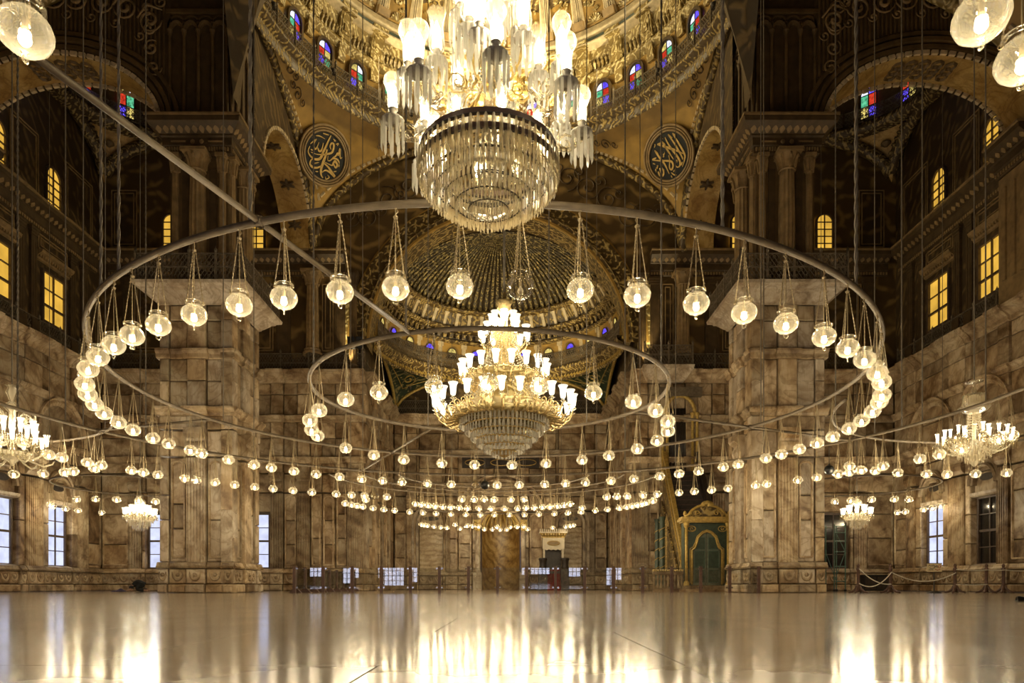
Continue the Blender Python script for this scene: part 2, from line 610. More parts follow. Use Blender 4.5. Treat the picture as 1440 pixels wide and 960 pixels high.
def sweep_profile(mb, path, prof, fr):
    """path: local (x, z) open curve; prof: (across, out) section"""
    m = len(path)
    vs = []
    for i, (x, z) in enumerate(path):
        a = V(path[min(i + 1, m - 1)]) - V(path[max(i - 1, 0)])
        a.normalize()
        nx, nz = -a.y, a.x
        for ac, ou in prof:
            vs.append(fr @ V((x + nx * ac, -ou, z + nz * ac)))
    k = len(prof)
    fs = [(i * k + j, i * k + j + 1, (i + 1) * k + j + 1, (i + 1) * k + j) for i in range(m - 1) for j in range(k - 1)]
    return mb.add(vs, fs)


def mould(mb, fr, u0, u1, base, prof):
    """straight moulding: prof list of (out, z); closed against the wall"""
    n = len(prof)
    vs = [fr @ V((u0 - 0.0, -(base + o), z)) for o, z in prof] + [fr @ V((u1 + 0.0, -(base + o), z)) for o, z in prof]
    fs = [(i, n + i, n + i + 1, i + 1) for i in range(n - 1)]
    vs += [fr @ V((u0, 0, prof[0][1])), fr @ V((u0, 0, prof[-1][1])), fr @ V((u1, 0, prof[0][1])), fr @ V((u1, 0, prof[-1][1]))]
    a, b, c, d = 2 * n, 2 * n + 1, 2 * n + 2, 2 * n + 3
    fs += [tuple([a] + list(range(n)) + [b]), tuple([d] + list(range(2 * n - 1, n - 1, -1)) + [c]), (a, c, n, 0), (n - 1, 2 * n - 1, d, b)]
    return mb.add(vs, fs)

# ------------------------------------------------------------------ the plan of the hall
AX = -0.8                         # centre line of the hall
XL, XR = AX - 22.1, AX + 22.1     # side walls
YF = 39.0                         # far wall
YB = -3.6                         # wall behind the viewer
AH, AY = 7.5, 49.0                # apse half width and its back wall
ZM, ZC, ZR = 12.25, 18.9, 25.2    # top of the marble, great cornice, dome ring
BW = 10.4                         # half width of the central bay
PX = (AX - BW - 1.5, AX + BW + 1.5)
PY = 29.5                         # centre of the far piers
T0 = 0.4
EXT = {'P': 0.0, 'E': 0.09, 'F': 0.12, 'W': 0.0, 'N': 0.0}


def slab(parent, fr, u0, u1, z0, z1, ext, mat='marble', gap=0.03, name='marble_slab'):
    w_, h_ = u1 - u0 - gap, z1 - z0 - gap
    me = slab_mesh(w_, h_, T0 + ext, 0.04, mat)
    return inst(name, me, parent, fr @ Matrix.Translation(((u0 + u1) / 2, 0, z0 + gap / 2)))


CONSOLE = [(0.0, 5.55), (0.05, 5.58), (0.16, 5.72), (0.20, 5.9), (0.17, 6.05), (0.10, 6.1), (0.12, 6.2), (0.30, 6.3), (0.34, 6.36), (0.34, 6.6), (0.0, 6.6)]
PROF_BASE = [(0.02, 0.98), (0.10, 1.0), (0.13, 1.06), (0.07, 1.12), (0.05, 1.2), (0.0, 1.24)]
PROF_MID = [(0.0, 7.12), (0.06, 7.16), (0.08, 7.24), (0.18, 7.34), (0.22, 7.38), (0.22, 7.46), (0.0, 7.5)]
PROF_UP = [(0.0, 9.42), (0.05, 9.46), (0.06, 9.6), (0.14, 9.7), (0.16, 9.78), (0.0, 9.84)]
PROF_TOP = [(0.0, 11.6), (0.06, 11.64), (0.10, 11.8), (0.30, 11.98), (0.40, 12.02), (0.42, 12.1), (0.50, 12.14), (0.52, 12.25), (0.0, 12.25)]


def garland(mb, fr, u0, u1, out, z0=0.44, z1=0.9):
    n = max(1, round((u1 - u0) / 0.6))
    st = (u1 - u0) / n
    for i in range(n):
        c = u0 + st * (i + 0.5)
        r = min(st * 0.40, 0.22)
        arc = [(c - r * math.cos(PI * k / 8), z1 - 0.04 - (z1 - z0 - 0.12) * math.sin(PI * k / 8)) for k in range(9)]
        mb.tube([fr @ V((x, -out, z)) for x, z in arc], [0.02, 0.04, 0.055, 0.06, 0.065, 0.06, 0.055, 0.04, 0.02], 6)
        mb.lathe([(0.0, 0.09), (0.05, 0.08), (0.085, 0.04), (0.09, 0.0)], 8, (0, 0, 0))
        k = len(mb.v) - 32
        for j in range(k, k + 32):
            p = mb.v[j]
            mb.v[j] = tuple(fr @ V((c + p[0], -out - p[2] * 0.8, z1 - 0.16 + p[1])))


def elevation(parent, O, u, n, cols, mats=('marble',), top=True, rnd=None, upper=True, frieze=True):
    """one marble-clad elevation: plinth, garland frieze, panels and pilasters, consoles, cornices, upper courses"""
    rnd = rnd or random.Random(len(cols) * 7 + int(abs(O[0]) * 3 + abs(O[1])))
    fr = frame(O, u, n)
    pl, ga, cu, co, fm, ct = MB(), MB(), MB(), MB(), MB(), MB()
    for (u0, u1, kd) in cols:
        e = EXT[kd]
        mt = mats[rnd.randrange(len(mats))]
        if kd != 'N':
            slab(parent, fr, u0, u1, 0, 0.36, e + 0.16, mt, name='plinth_slab')
            slab(parent, fr, u0, u1, 0.36, 0.98, e + 0.06, mt, name='frieze_block')
            if frieze:
                garland(ga, fr, u0 + 0.03, u1 - 0.03, T0 + e + 0.05)
            mould(pl, fr, u0 - e * .5, u1 + e * .5, T0 + e + 0.02, PROF_BASE)
        wd = u1 - u0
        if kd == 'N':
            pass
        elif kd == 'F':
            me = flute_mesh(wd - 0.012, 4.2, T0 + e, max(3, round(wd / 0.13)), mt)
            inst('fluted_pilaster', me, parent, fr @ Matrix.Translation(((u0 + u1) / 2, 0, 1.24)))
        elif kd == 'W':
            slab(parent, fr, u0, u1, 4.42, 5.5, -0.12, mt)
        else:
            zs = [1.24]
            while zs[-1] < 4.4:
                zs.append(zs[-1] + rnd.choice((1.0, 1.35, 1.7, 2.1)))
            zs[-1] = 5.46
            for a, b in zip(zs, zs[1:]):
                slab(parent, fr, u0, u1, a, b, e - 0.03, mats[rnd.randrange(len(mats))])
            if kd == 'P' and 0.55 < wd < 1.7:
                q = wd / 2 - 0.12
                c = (u0 + u1) / 2
                arc = [(-q, 1.45)] + [(-q * math.cos(PI * k / 8), 5.1 + 0.2 * math.sin(PI * k / 8)) for k in range(9)] + [(q, 1.45)]
                arc = [(c + x, z) for x, z in arc]
                sweep_profile(fm, arc, [(-0.045, T0 - 0.04), (-0.03, T0 + 0.035), (0.03, T0 + 0.035), (0.045, T0 - 0.04)], fr)
                sweep_profile(fm, [(c + q, 1.45), (c - q, 1.45)], [(-0.045, T0 - 0.04), (-0.03, T0 + 0.035), (0.03, T0 + 0.035), (0.045, T0 - 0.04)], fr)
        if kd == 'F':
            b = MB()
            mould(b, fr, u0, u1, T0 + e - 0.05, CONSOLE)
            b.build('console_capital', mt, parent)
        else:
            slab(parent, fr, u0, u1, 5.5, 6.55, e - 0.02, mats[rnd.randrange(len(mats))])
        slab(parent, fr, u0, u1, 6.58, 7.14, e + 0.02, mats[rnd.randrange(len(mats))])
        mould(co, fr, u0 - e, u1 + e, T0 + e, PROF_MID)
        if not upper:
            continue
        zz = [(7.5, 8.55), (8.55, 9.44)] if rnd.random() < 0.55 else [(7.5, 9.44)]
        for a, b in zz + [(9.84, 10.98), (10.98, 11.62)]:
            if wd > 1.9:
                k = round(wd / 1.1)
                for i in range(k):
                    slab(parent, fr, u0 + wd * i / k, u0 + wd * (i + 1) / k, a, b, e - 0.03, mats[rnd.randrange(len(mats))])
            else:
                slab(parent, fr, u0, u1, a, b, e - 0.03, mats[rnd.randrange(len(mats))])
        mould(cu, fr, u0 - e, u1 + e, T0 + e, PROF_UP)
        if top:
            mould(ct, fr, u0 - e, u1 + e, T0 + e, PROF_TOP)
    pl.build('base_moulding', mats[0], parent)
    if frieze:
        ga.build('garland_frieze', mats[0], parent, True)
    co.build('cornice', mats[0], parent)
    if cu.v:
        cu.build('upper_cornice', mats[0], parent)
    if ct.v:
        ct.build('top_cornice', mats[0], parent)
    if fm.v:
        fm.build('panel_frame', mats[0], parent)
    return fr


# ------------------------------------------------------------------ iron lattice railings
def lattice_mesh(ln, h=1.1, step=0.15):
    k = ('l', round(ln, 3), h, step)
    if k in _cache:
        return _cache[k]
    b = MB()
    for z in (0.05, h * 0.5, h - 0.03):
        b.box(-ln / 2, ln / 2, -0.02, 0.02, z - 0.025, z + 0.025)
    nx = max(2, int(ln / step))
    st = ln / nx
    m = 4
    hz = (h - 0.1) / m
    for i in range(nx):
        for j in range(m):
            x0, z0 = -ln / 2 + st * i, 0.06 + hz * j
            b.bar((x0, 0, z0), (x0 + st, 0, z0 + hz), 0.03, 0.02)
            b.bar((x0 + st, 0, z0), (x0, 0, z0 + hz), 0.03, 0.02)
            if (i + j) % 2 == 0:
                cx, cz, r = x0 + st / 2, z0 + hz / 2, st * 0.36
                b.tube([(cx + r * math.cos(a * PI / 3), 0, cz + r * math.sin(a * PI / 3)) for a in range(6)], 0.014, 3, True)
    _cache[k] = b.mesh('lattice', 'rail')
    return _cache[k]


def rail_post_mesh(h=1.1):
    k = ('rp', h)
    if k not in _cache:
        _cache[k] = MB().box(-0.04, 0.04, -0.04, 0.04, 0, h).lathe([(0.03, h), (0.065, h + 0.06), (0.065, h + 0.12), (0.02, h + 0.2), (0, h + 0.28)], 6).mesh('rail_post', 'rail')
    return _cache[k]


def railing(parent, a, b, z, unit=1.5, h=1.1):
    a, b = V((a[0], a[1], z)), V((b[0], b[1], z))
    d = b - a
    n = max(1, round(d.length / unit))
    ln = d.length / n
    rz = math.atan2(d.y, d.x)
    for i in range(n):
        c = a + d * ((i + 0.5) / n)
        inst('railing_panel', lattice_mesh(ln, h), parent, Matrix.Translation(c) @ Matrix.Rotation(rz, 4, 'Z'))
        inst('railing_post', rail_post_mesh(h), parent, Matrix.Translation(a + d * (i / n)))
    inst('railing_post', rail_post_mesh(h), parent, Matrix.Translation(b))


# ------------------------------------------------------------------ windows
WN = [0]


def window(O, u, n, hw, h, glass, cols=2, rows=3, arch=0.0, label=None, frame_mat='wood_frame', sash=0.5, depth=0.12, panes=None):
    """O: middle of the sill, on the wall plane"""
    WN[0] += 1
    fr = frame(O, u, n)
    root = bpy.data.objects.new('window_%d' % WN[0], None)
    COL.objects.link(root)
    root.matrix_world = fr
    root['kind'] = 'structure'
    if label:
        root['label'] = label
    b = MB()
    t = 0.09 if hw > 0.45 else 0.05
    if arch:
        pts = [(-hw, 0)] + arch_pts(hw, h, arch, 12) + [(hw, 0)]
        sweep_profile(b, pts, [(-t, 0.0), (-t, depth), (0.02, depth), (0.02, 0)], Matrix())
        b.box(-hw, hw, -depth, 0, -0.05, t * 0.6)
    else:
        b.box(-hw - t, -hw + t * 0.3, -depth, 0, -t, h + t).box(hw - t * 0.3, hw + t, -depth, 0, -t, h + t)
        b.box(-hw, hw, -depth, 0, -t, t * 0.3).box(-hw, hw, -depth, 0, h - t * 0.3, h + t)
    b.build('window_frame', frame_mat, root)
    mu = MB()
    cw, rh = 2 * hw / cols, h / rows
    for i in range(1, cols):
        mu.box(-hw + cw * i - 0.03, -hw + cw * i + 0.03, -depth * .7, 0, 0, h + (arch if arch else 0))
    for j in range(1, rows + (1 if arch else 0)):
        tk = 0.055 if (sash and abs(j / rows - sash) < 0.12) else 0.022
        mu.box(-hw, hw, -depth * .75, 0, rh * j - tk, rh * j + tk)
    mu.build('glazing_bar', frame_mat, root)
    k = 0
    for j in range(rows):
        for i in range(cols):
            g = panes[k % len(panes)] if panes else glass
            key = ('pane', round(cw, 3), round(rh, 3), g)
            if key not in _cache:
                _cache[key] = MB().box(-cw / 2 + 0.02, cw / 2 - 0.02, -0.03, -0.01, 0.01, rh - 0.01).mesh('pane', g)
            inst('pane', _cache[key], root, Matrix.Translation((-hw + cw * (i + 0.5), 0, rh * j)))
            k += 1
    if arch:
        for i in range(cols):
            g = panes[k % len(panes)] if panes else glass
            poly = []
            x0, x1 = -hw + cw * i, -hw + cw * (i + 1)
            poly = [(x0, h), (x1, h)] + [(x1 + (x0 - x1) * q / 8, h + arch * math.sqrt(max(0, 1 - ((x1 + (x0 - x1) * q / 8) / hw) ** 2))) for q in range(9)]
            MB().prism(poly, Matrix.Translation((0, -0.012, 0)), 0.02).build('pane', g, root)
            k += 1
    return root


# ------------------------------------------------------------------ floor
b = MB().box(XL - 0.5, XR + 0.5, YB - 0.5, AY + 0.5, -0.4, -0.012)
floor = struct(b, 'floor', 'floor', 'polished honey coloured marble floor mirroring the lamps')
b = MB().box(XL, XR, 9.2, AY, -0.012, 0.0)
b.build('floor_field', 'floor', floor)
rows_y = [-3.5, -1.3, 0.9, 2.62, 4.5, 6.7, 9.19]
for j in range(len(rows_y) - 1):
    x = -12.0 - (j % 2) * 1.15
    wds = [2.3] * 12
    for wd in wds:
        key = ('fs', j)
        if key not in _cache:
            g = 0.004
            _cache[key] = MB().box(-wd / 2 + g, wd / 2 - g, rows_y[j] + g, rows_y[j + 1] - g, -0.012, 0.0).mesh('floor_slab', 'floor')
        inst('floor_slab', _cache[key], floor, Matrix.Translation((x + wd / 2, 0, 0)))
        x += wd

# ------------------------------------------------------------------ far wall with the apse opening
EDGE = 0.4
b = MB()
b.box(XL - .5, AX - AH - EDGE, YF + T0, YF + 1.2, 0, 27).box(AX + AH + EDGE, XR + .5, YF + T0, YF + 1.2, 0, 27)
# wall above the apse arch
zs, rise = 14.0, 7.5
ap = arch_pts(AH + EDGE, zs, rise + EDGE, 32)
for (x0, z0), (x1, z1) in zip(ap, ap[1:]):
    y0, y1 = YF + T0, YF + 1.2
    b.add([(AX + x0, y0, z0), (AX + x1, y0, z1), (AX + x1, y0, 27), (AX + x0, y0, 27), (AX + x0, y1, z0), (AX + x1, y1, z1)], [(0, 1, 2, 3), (0, 4, 5, 1)])
wall_far = struct(b, 'wall_far', 'lunette', 'far wall with painted lunette above the marble, pierced by the apse')
MARB = ('marble', 'marble', 'marble_dark', 'marble')
left_cols = [(XL - 0.1, XL + 1.5, 'P'), (XL + 1.5, XL + 2.2, 'F'), (XL + 2.2, XL + 2.4, 'E'), (XL + 2.4, XL + 4.2, 'W'), (XL + 4.2, XL + 4.6, 'E'), (XL + 4.6, XL + 5.4, 'F'), (XL + 5.4, XL + 6.9, 'P'),
             (XL + 6.9, XL + 7.6, 'F'), (XL + 7.6, XL + 9.4, 'W'), (XL + 9.4, XL + 10.1, 'F'), (XL + 10.1, XL + 10.9, 'P'), (XL + 10.9, XL + 11.6, 'F'), (XL + 11.6, XL + 12.25, 'P'),
             (XL + 12.25, XL + 13.0, 'P'), (XL + 13.0, XL + 13.7, 'P'), (XL + 13.7, AX - AH, 'F')]
elevation(wall_far, (0, YF + T0, 0), (1, 0, 0), (0, -1, 0), left_cols, MARB)
right_cols = [(2 * AX - b_, 2 * AX - a_, k) for a_, b_, k in reversed(left_cols)]
elevation(wall_far, (0, YF + T0, 0), (1, 0, 0), (0, -1, 0), right_cols, MARB)
railing(wall_far, (XL + 0.5, YF + 0.15), (AX - AH, YF + 0.15), ZM, 1.6)
railing(wall_far, (AX + AH, YF + 0.15), (XR - 0.5, YF + 0.15), ZM, 1.6)
WF = frame((0, YF + T0, 0), (1, 0, 0), (0, -1, 0))

# upper storey of the far wall: pilasters, panels, great cornice with leaf row
PROF_GC = [(0.0, 17.75), (0.06, 17.8), (0.06, 18.0), (0.12, 18.06), (0.12, 18.4), (0.2, 18.45), (0.2, 18.5), (0.5, 18.72), (0.56, 18.76), (0.58, 18.95), (0.0, 19.0)]


def leaf_row(mb, fr, u0, u1, out, z0=18.47, z1=18.74, step=0.34):
    n = max(1, round((u1 - u0) / step))
    st = (u1 - u0) / n
    for i in range(n):
        c = u0 + st * (i + .5)
        h = z1 - z0
        poly = [(-.03, 0), (.03, 0), (.12, h * .5), (.08, h * .75), (0, h), (-.08, h * .75), (-.12, h * .5)]
        m = fr @ Matrix.Translation((c, -out, z0)) @ Matrix.Rotation(0.75, 4, 'X')
        mb.prism([(x, z) for x, z in poly], m, 0.04)


def great_cornice(parent, fr, u0, u1, base=0.0, mat='umber'):
    b = MB()
    mould(b, fr, u0, u1, base, PROF_GC)
    b.build('great_cornice', mat, parent)
    b = MB()
    mould(b, fr, u0, u1, base + 0.02, [(0.56, 18.96), (0.62, 18.98), (0.62, 19.06), (0.5, 19.08)])
    leaf_row(b, fr, u0, u1, base + 0.2)
    n = round((u1 - u0) / 0.16)
    for i in range(n):
        x = u0 + (u1 - u0) * (i + .5) / n
        b.mbox(fr, x - .045, x + .045, -base - .1, -base, 17.82, 17.96)
    b.build('cornice_leaf_row', 'brown_light', parent)


def upper_pilaster(parent, fr, u, wd=0.5, z0=ZM + .05, z1=17.7, out=0.14, mat='umber'):
    b = MB()
    b.mbox(fr, u - wd / 2, u + wd / 2, -out, 0, z0 + .9, z1 - .55)
    b.mbox(fr, u - wd / 2 - .06, u + wd / 2 + .06, -out - .08, 0, z0, z0 + .9)
    for k in range(4):
        e = .03 * k
        b.mbox(fr, u - wd / 2 - e, u + wd / 2 + e, -out - e, 0, z1 - .55 + .13 * k, z1 - .42 + .13 * k)
    b.mbox(fr, u - wd / 2 + .1, u - wd / 2 + .14, -out - .02, 0, z0 + 1.1, z1 - .7)
    b.mbox(fr, u + wd / 2 - .14, u + wd / 2 - .1, -out - .02, 0, z0 + 1.1, z1 - .7)
    return b.build('upper_pilaster', mat, parent)


def column(parent, c, r, z0, z1, mat='brown', cap='umber', n=12):
    b = MB()
    b.lathe([(r * 1.5, z0), (r * 1.5, z0 + .12), (r * 1.2, z0 + .2), (r * 1.3, z0 + .3), (r, z0 + .4)], n, (c[0], c[1], 0))
    prof = []
    vs = []
    k = n * 2
    for z, s in ((z0 + .4, 1.0), ((z0 + z1) / 2, .98), (z1 - .75, .86)):
        for i in range(k):
            a = 2 * PI * i / k
            rr = r * s * (1.0 if i % 2 else .88)
            vs.append((c[0] + rr * math.cos(a), c[1] + rr * math.sin(a), z))
    fs = [(j * k + i, j * k + (i + 1) % k, (j + 1) * k + (i + 1) % k, (j + 1) * k + i) for j in range(2) for i in range(k)]
    b.add(vs, fs)
    o = b.build('column_shaft', mat, parent)
    b = MB()
    b.lathe([(r * .9, z1 - .78), (r * 1.02, z1 - .74), (r * .95, z1 - .66), (r * 1.1, z1 - .4), (r * 1.45, z1 - .14), (r * 1.3, z1 - .12)], n, (c[0], c[1], 0))
    b.box(c[0] - r * 1.5, c[0] + r * 1.5, c[1] - r * 1.5, c[1] + r * 1.5, z1 - .13, z1)
    for i in range(8):
        a = 2 * PI * i / 8
        d = V((math.cos(a), math.sin(a), 0))
        q = V((c[0], c[1], 0))
        b.tube([q + d * r * .98 + V((0, 0, z1 - .7)), q + d * r * 1.12 + V((0, 0, z1 - .4)), q + d * r * 1.5 + V((0, 0, z1 - .22)), q + d * r * 1.55 + V((0, 0, z1 - .34))], [.06, .07, .05, .02], 4)
    b.build('column_capital', cap, parent)
    return o


def painted_panel(parent, fr, u0, u1, z0, z1, mat='dark', edge='brown_light', out=0.03):
    b = MB()
    b.mbox(fr, u0, u1, -out, 0, z0, z1)
    b.build('painted_panel', mat, parent)
    b = MB()
    for e in (0.0, 0.16):
        pts = [(u0 + e, z0 + e), (u1 - e, z0 + e), (u1 - e, z1 - e), (u0 + e, z1 - e)]
        for i in range(4):
            p, q = pts[i], pts[(i + 1) % 4]
            b.bar(fr @ V((p[0], -out - .02, p[1])), fr @ V((q[0], -out - .02, q[1])), .05)
    b.build('panel_border', edge, parent)


for sgn in (-1, 1):
    def U(r):
        return AX + sgn * r
    a0, a1 = sorted((U(22.0), U(AH + 1.1)))
    great_cornice(wall_far, WF, a0, a1, 0.02)
    for r in (8.9, 12.1, 15.4, 16.9, 20.9):
        upper_pilaster(wall_far, WF, U(r), .6 if r != 12.1 else .8)
    column(wall_far, (U(10.35), YF - .05), .36, ZM + .9, 17.8, 'brown_light', 'brown_light')
    column(wall_far, (U(8.1), YF + .05), .22, ZM + .1, 17.8, 'brown')
    for (r0, r1) in ((9.3, 9.9), (12.7, 15.0), (17.3, 20.5)):
        p0, p1 = sorted((U(r0), U(r1)))
        painted_panel(wall_far, WF, p0, p1, ZM + 1.3, 17.3)
    for (r0, r1) in ((15.0, 17.6), ):
        p0, p1 = sorted((U(r0), U(r1)))
        painted_panel(wall_far, WF, p0, p1, 19.4, 22.6)
    p0, p1 = sorted((U(20.4), U(21.8)))
    painted_panel(wall_far, WF, p0, p1, 19.4, 22.6)
    MB().mbox(WF, min(U(7.9), U(8.7)), max(U(7.9), U(8.7)), -.05, .0, ZM + .1, 17.3).build('jamb_glow_panel', 'gilt_bright', wall_far)  # bright gold panel added for the yellow light on the apse jamb
    side = 'left' if sgn < 0 else 'right'
    for r, nm in ((18.9, 'outer'), (13.6, 'inner')):
        window((U(r - (.5 if nm == 'outer' else 0)), YF + .3, 19.15), (1, 0, 0), (0, -1, 0), .5, 1.6, 'amber', 2, 4, .5, 'amber lit arched window high on far wall, %s %s of the pair' % (side, nm), sash=0)
        window((U(r), YF + .34, 1.3), (1, 0, 0), (0, -1, 0), .72, 3.0, 'day' if sgn < 0 else 'dusk', 2, 4, 0, '%s ground floor window in far wall beside the %s %s pier face' % ('daylit' if sgn < 0 else 'dark', side, nm))

# apse arch mouldings on the far wall
b = MB()
sweep_profile(b, arch_pts(AH + .35, zs, rise + .35, 40), [(-.5, .0), (-.5, .16), (-.3, .22), (-.1, .14), (.25, .14), (.32, .26), (.5, .26), (.5, 0)], WF @ Matrix.Translation((AX, 0, 0)))
b.build('apse_arch_moulding', 'gilt_dim', wall_far)
b = MB()
sweep_profile(b, arch_pts(AH + .95, zs, rise + .95, 40), [(-.06, .0), (-.06, .1), (.06, .1), (.06, 0)], WF @ Matrix.Translation((AX, 0, 0)))
sweep_profile(b, arch_pts(AH - .18, zs, rise - .18, 40), [(-.06, .0), (-.06, .2), (.06, .2), (.06, 0)], WF @ Matrix.Translation((AX, 0, 0)))
b.build('apse_arch_fillet', 'ochre', wall_far)

# ------------------------------------------------------------------ side walls
for sgn in (-1, 1):
    X = XL if sgn < 0 else XR
    side = 'left' if sgn < 0 else 'right'
    nrm = (1, 0, 0) if sgn < 0 else (-1, 0, 0)
    uu = (0, 1, 0) if sgn < 0 else (0, -1, 0)
    xo = X - sgn * -T0 if False else X + sgn * T0
    O = (xo, 0, 0)
    fr = frame(O, uu, nrm)
    b = MB()
    x0, x1 = sorted((xo, xo + sgn * .8))
    b.box(x0, x1, YB - .5, YF + 1.2, 0, 27)
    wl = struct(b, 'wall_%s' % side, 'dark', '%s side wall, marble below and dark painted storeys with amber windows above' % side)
    cols = [(26.0, 27.4, 'P'), (27.4, 28.4, 'F'), (28.4, 29.8, 'P'), (29.8, 30.5, 'F'), (30.5, 32.3, 'W'), (32.3, 32.7, 'E'), (32.7, 33.9, 'F'), (33.9, 34.4, 'E'), (34.4, 36.2, 'W'),
            (36.2, 36.7, 'E'), (36.7, 37.5, 'F'), (37.5, YF - .1, 'P')]
    if sgn > 0:
        cols = [(-b_, -a_, k) for a_, b_, k in reversed(cols)]
    elevation(wl, O, uu, nrm, cols, MARB)
    # plain marble dado further back, out of the picture
    for (ya, yb) in ((YB + .2, 8.0), (8.02, 17.0), (17.02, 25.98)):
        MB().mbox(fr, *(sorted((ya * (1 if sgn < 0 else -1), yb * (1 if sgn < 0 else -1)))), -T0, 0, 0, ZM).build('marble_facing', 'marble', wl)
    s_ = 1 if sgn < 0 else -1
    for yc in (31.4, 35.3):
        near = yc < 33
        window((X + sgn * .30, yc, 1.3), uu, nrm, .72, 3.0, 'day' if sgn < 0 or not near else 'dusk', 2, 4, 0,
               '%s tall ground floor sash window in %s wall, %s' % ('dark' if (near and sgn > 0) else 'bluish daylit', side, 'nearer the viewer' if near else 'nearer the corner'))
        window((xo, yc, 13.45), uu, nrm, .82, 2.45, 'amber', 2, 3, 0, 'amber lit square window above the %s balcony, %s' % (side, 'nearer the viewer' if near else 'nearer the corner'), sash=.34, depth=.16)
        window((xo, yc, 19.25), uu, nrm, .6, 1.6, 'amber', 2, 4, .6, 'amber lit arched window of the top storey in %s wall, %s' % (side, 'nearer the viewer' if near else 'nearer the corner'), sash=0, depth=.14)
        uc = yc * s_
        # hood over the square window, arch over the ground window, big blind arch above
        b = MB()
        mould(b, fr, uc - 1.25, uc + 1.25, 0, [(0.0, 16.3), (.1, 16.34), (.14, 16.5), (.34, 16.62), (.38, 16.75), (0, 16.8)])
        for i in range(14):
            x = uc - 1.15 + 2.3 * i / 13
            b.mbox(fr, x - .05, x + .05, -.22, 0, 16.42, 16.54)
        b.build('window_hood', 'brown_light', wl)
        b = MB()
        for (hw, z0, rs) in ((1.0, 4.9, 1.15), (.78, 4.9, .85)):
            sweep_profile(b, arch_pts(hw, z0, rs, 16), [(-.1, .3), (-.08, T0 + .1), (.0, T0 + .16), (.08, T0 + .1), (.1, .3)], fr @ Matrix.Translation((uc, 0, 0)))
        b.build('window_arch', 'marble', wl)
        b = MB()
        mould(b, fr, uc - .95, uc + .95, T0 - .2, [(0, 4.34), (.2, 4.36), (.26, 4.44), (.28, 4.56), (0, 4.6)])
        mould(b, fr, uc - .9, uc + .9, T0 - .2, [(0, 1.1), (.24, 1.12), (.28, 1.22), (.0, 1.3)])
        b.build('window_sill', 'marble_pale', wl)
        b = MB()
        pts = [(.45 * math.cos(2 * PI * k / 20) * (1 if abs(math.cos(2 * PI * k / 20)) < .8 else .96), .17 * math.sin(2 * PI * k / 20)) for k in range(20)]
        b.prism(pts, fr @ Matrix.Translation((uc, -T0 + .1, 5.22)), .03)
        b.build('dark_oval_grille', 'iron', wl)
        b = MB()
        sweep_profile(b, arch_pts(1.75, 7.6, 1.95, 20), [(-.2, .3), (-.18, T0 + .05), (-.02, T0 + .12), (.1, T0 + .05), (.16, T0 + .22), (.22, T0 + .22), (.22, .3)], fr @ Matrix.Translation((uc, 0, 0)))
        b.build('blind_arch', 'marble', wl)
        for d in (-1.5, 1.5):
            upper_pilaster(wl, fr, uc + d, .42)
    for u_ in (29.3, 37.8):
        upper_pilaster(wl, fr, u_ * s_, .5)
    for (ya, yb) in ((32.3, 34.2), (36.3, 38.6), (29.0, 30.5)):
        q0, q1 = sorted((ya * s_, yb * s_))
        painted_panel(wl, fr, q0, q1, 19.4, 22.4)
    for yc in (31.4, 35.3):
        painted_panel(wl, fr, yc * s_ - 1.1, yc * s_ + 1.1, 16.9, 17.6)
    q0, q1 = sorted((20 * s_, YF * s_))
    great_cornice(wl, fr, q0, q1, .02)
    railing(wl, (X + sgn * .25, 26.2), (X + sgn * .25, YF - .1), ZM, 1.6)
    # the respond that carries the aisle arch
    b = MB()
    q0, q1 = sorted((28.1 * s_, 30.0 * s_))
    b.mbox(fr, q0, q1, -.75, 0, ZM, 17.7)
    for k in range(3):
        b.mbox(fr, q0 + .25 + k * .55, q0 + .5 + k * .55, -.83, 0, ZM + 1, 17.2)
    b.build('respond_pilaster', 'brown_light', wl)
    great_cornice(wl, fr, q0 - .1, q1 + .1, .78, 'umber')

# wall behind the viewer, with the bright grilled entrance windows that the barrier glass mirrors
b = MB().box(XL - .5, XR + .5, YB - .8, YB, 0, 27)
wall_back = struct(b, 'wall_back', 'marble', 'marble wall behind the viewer')
for i, (r, q) in enumerate(((-15.2, 1.0), (-12.1, .5), (-9.0, 1.0), (-5.6, .45), (3.0, .8), (5.3, .5), (9.9, .5))):
    window((AX + r, YB + .02, .7), (-1, 0, 0), (0, 1, 0), q, 3.4, 'day_bright', max(3, round(6 * q)), 8, 0, 'bright iron grilled window behind the viewer, %s from the left wall' % ('first', 'second', 'third', 'fourth', 'fifth', 'sixth', 'seventh')[i], 'iron', sash=0)

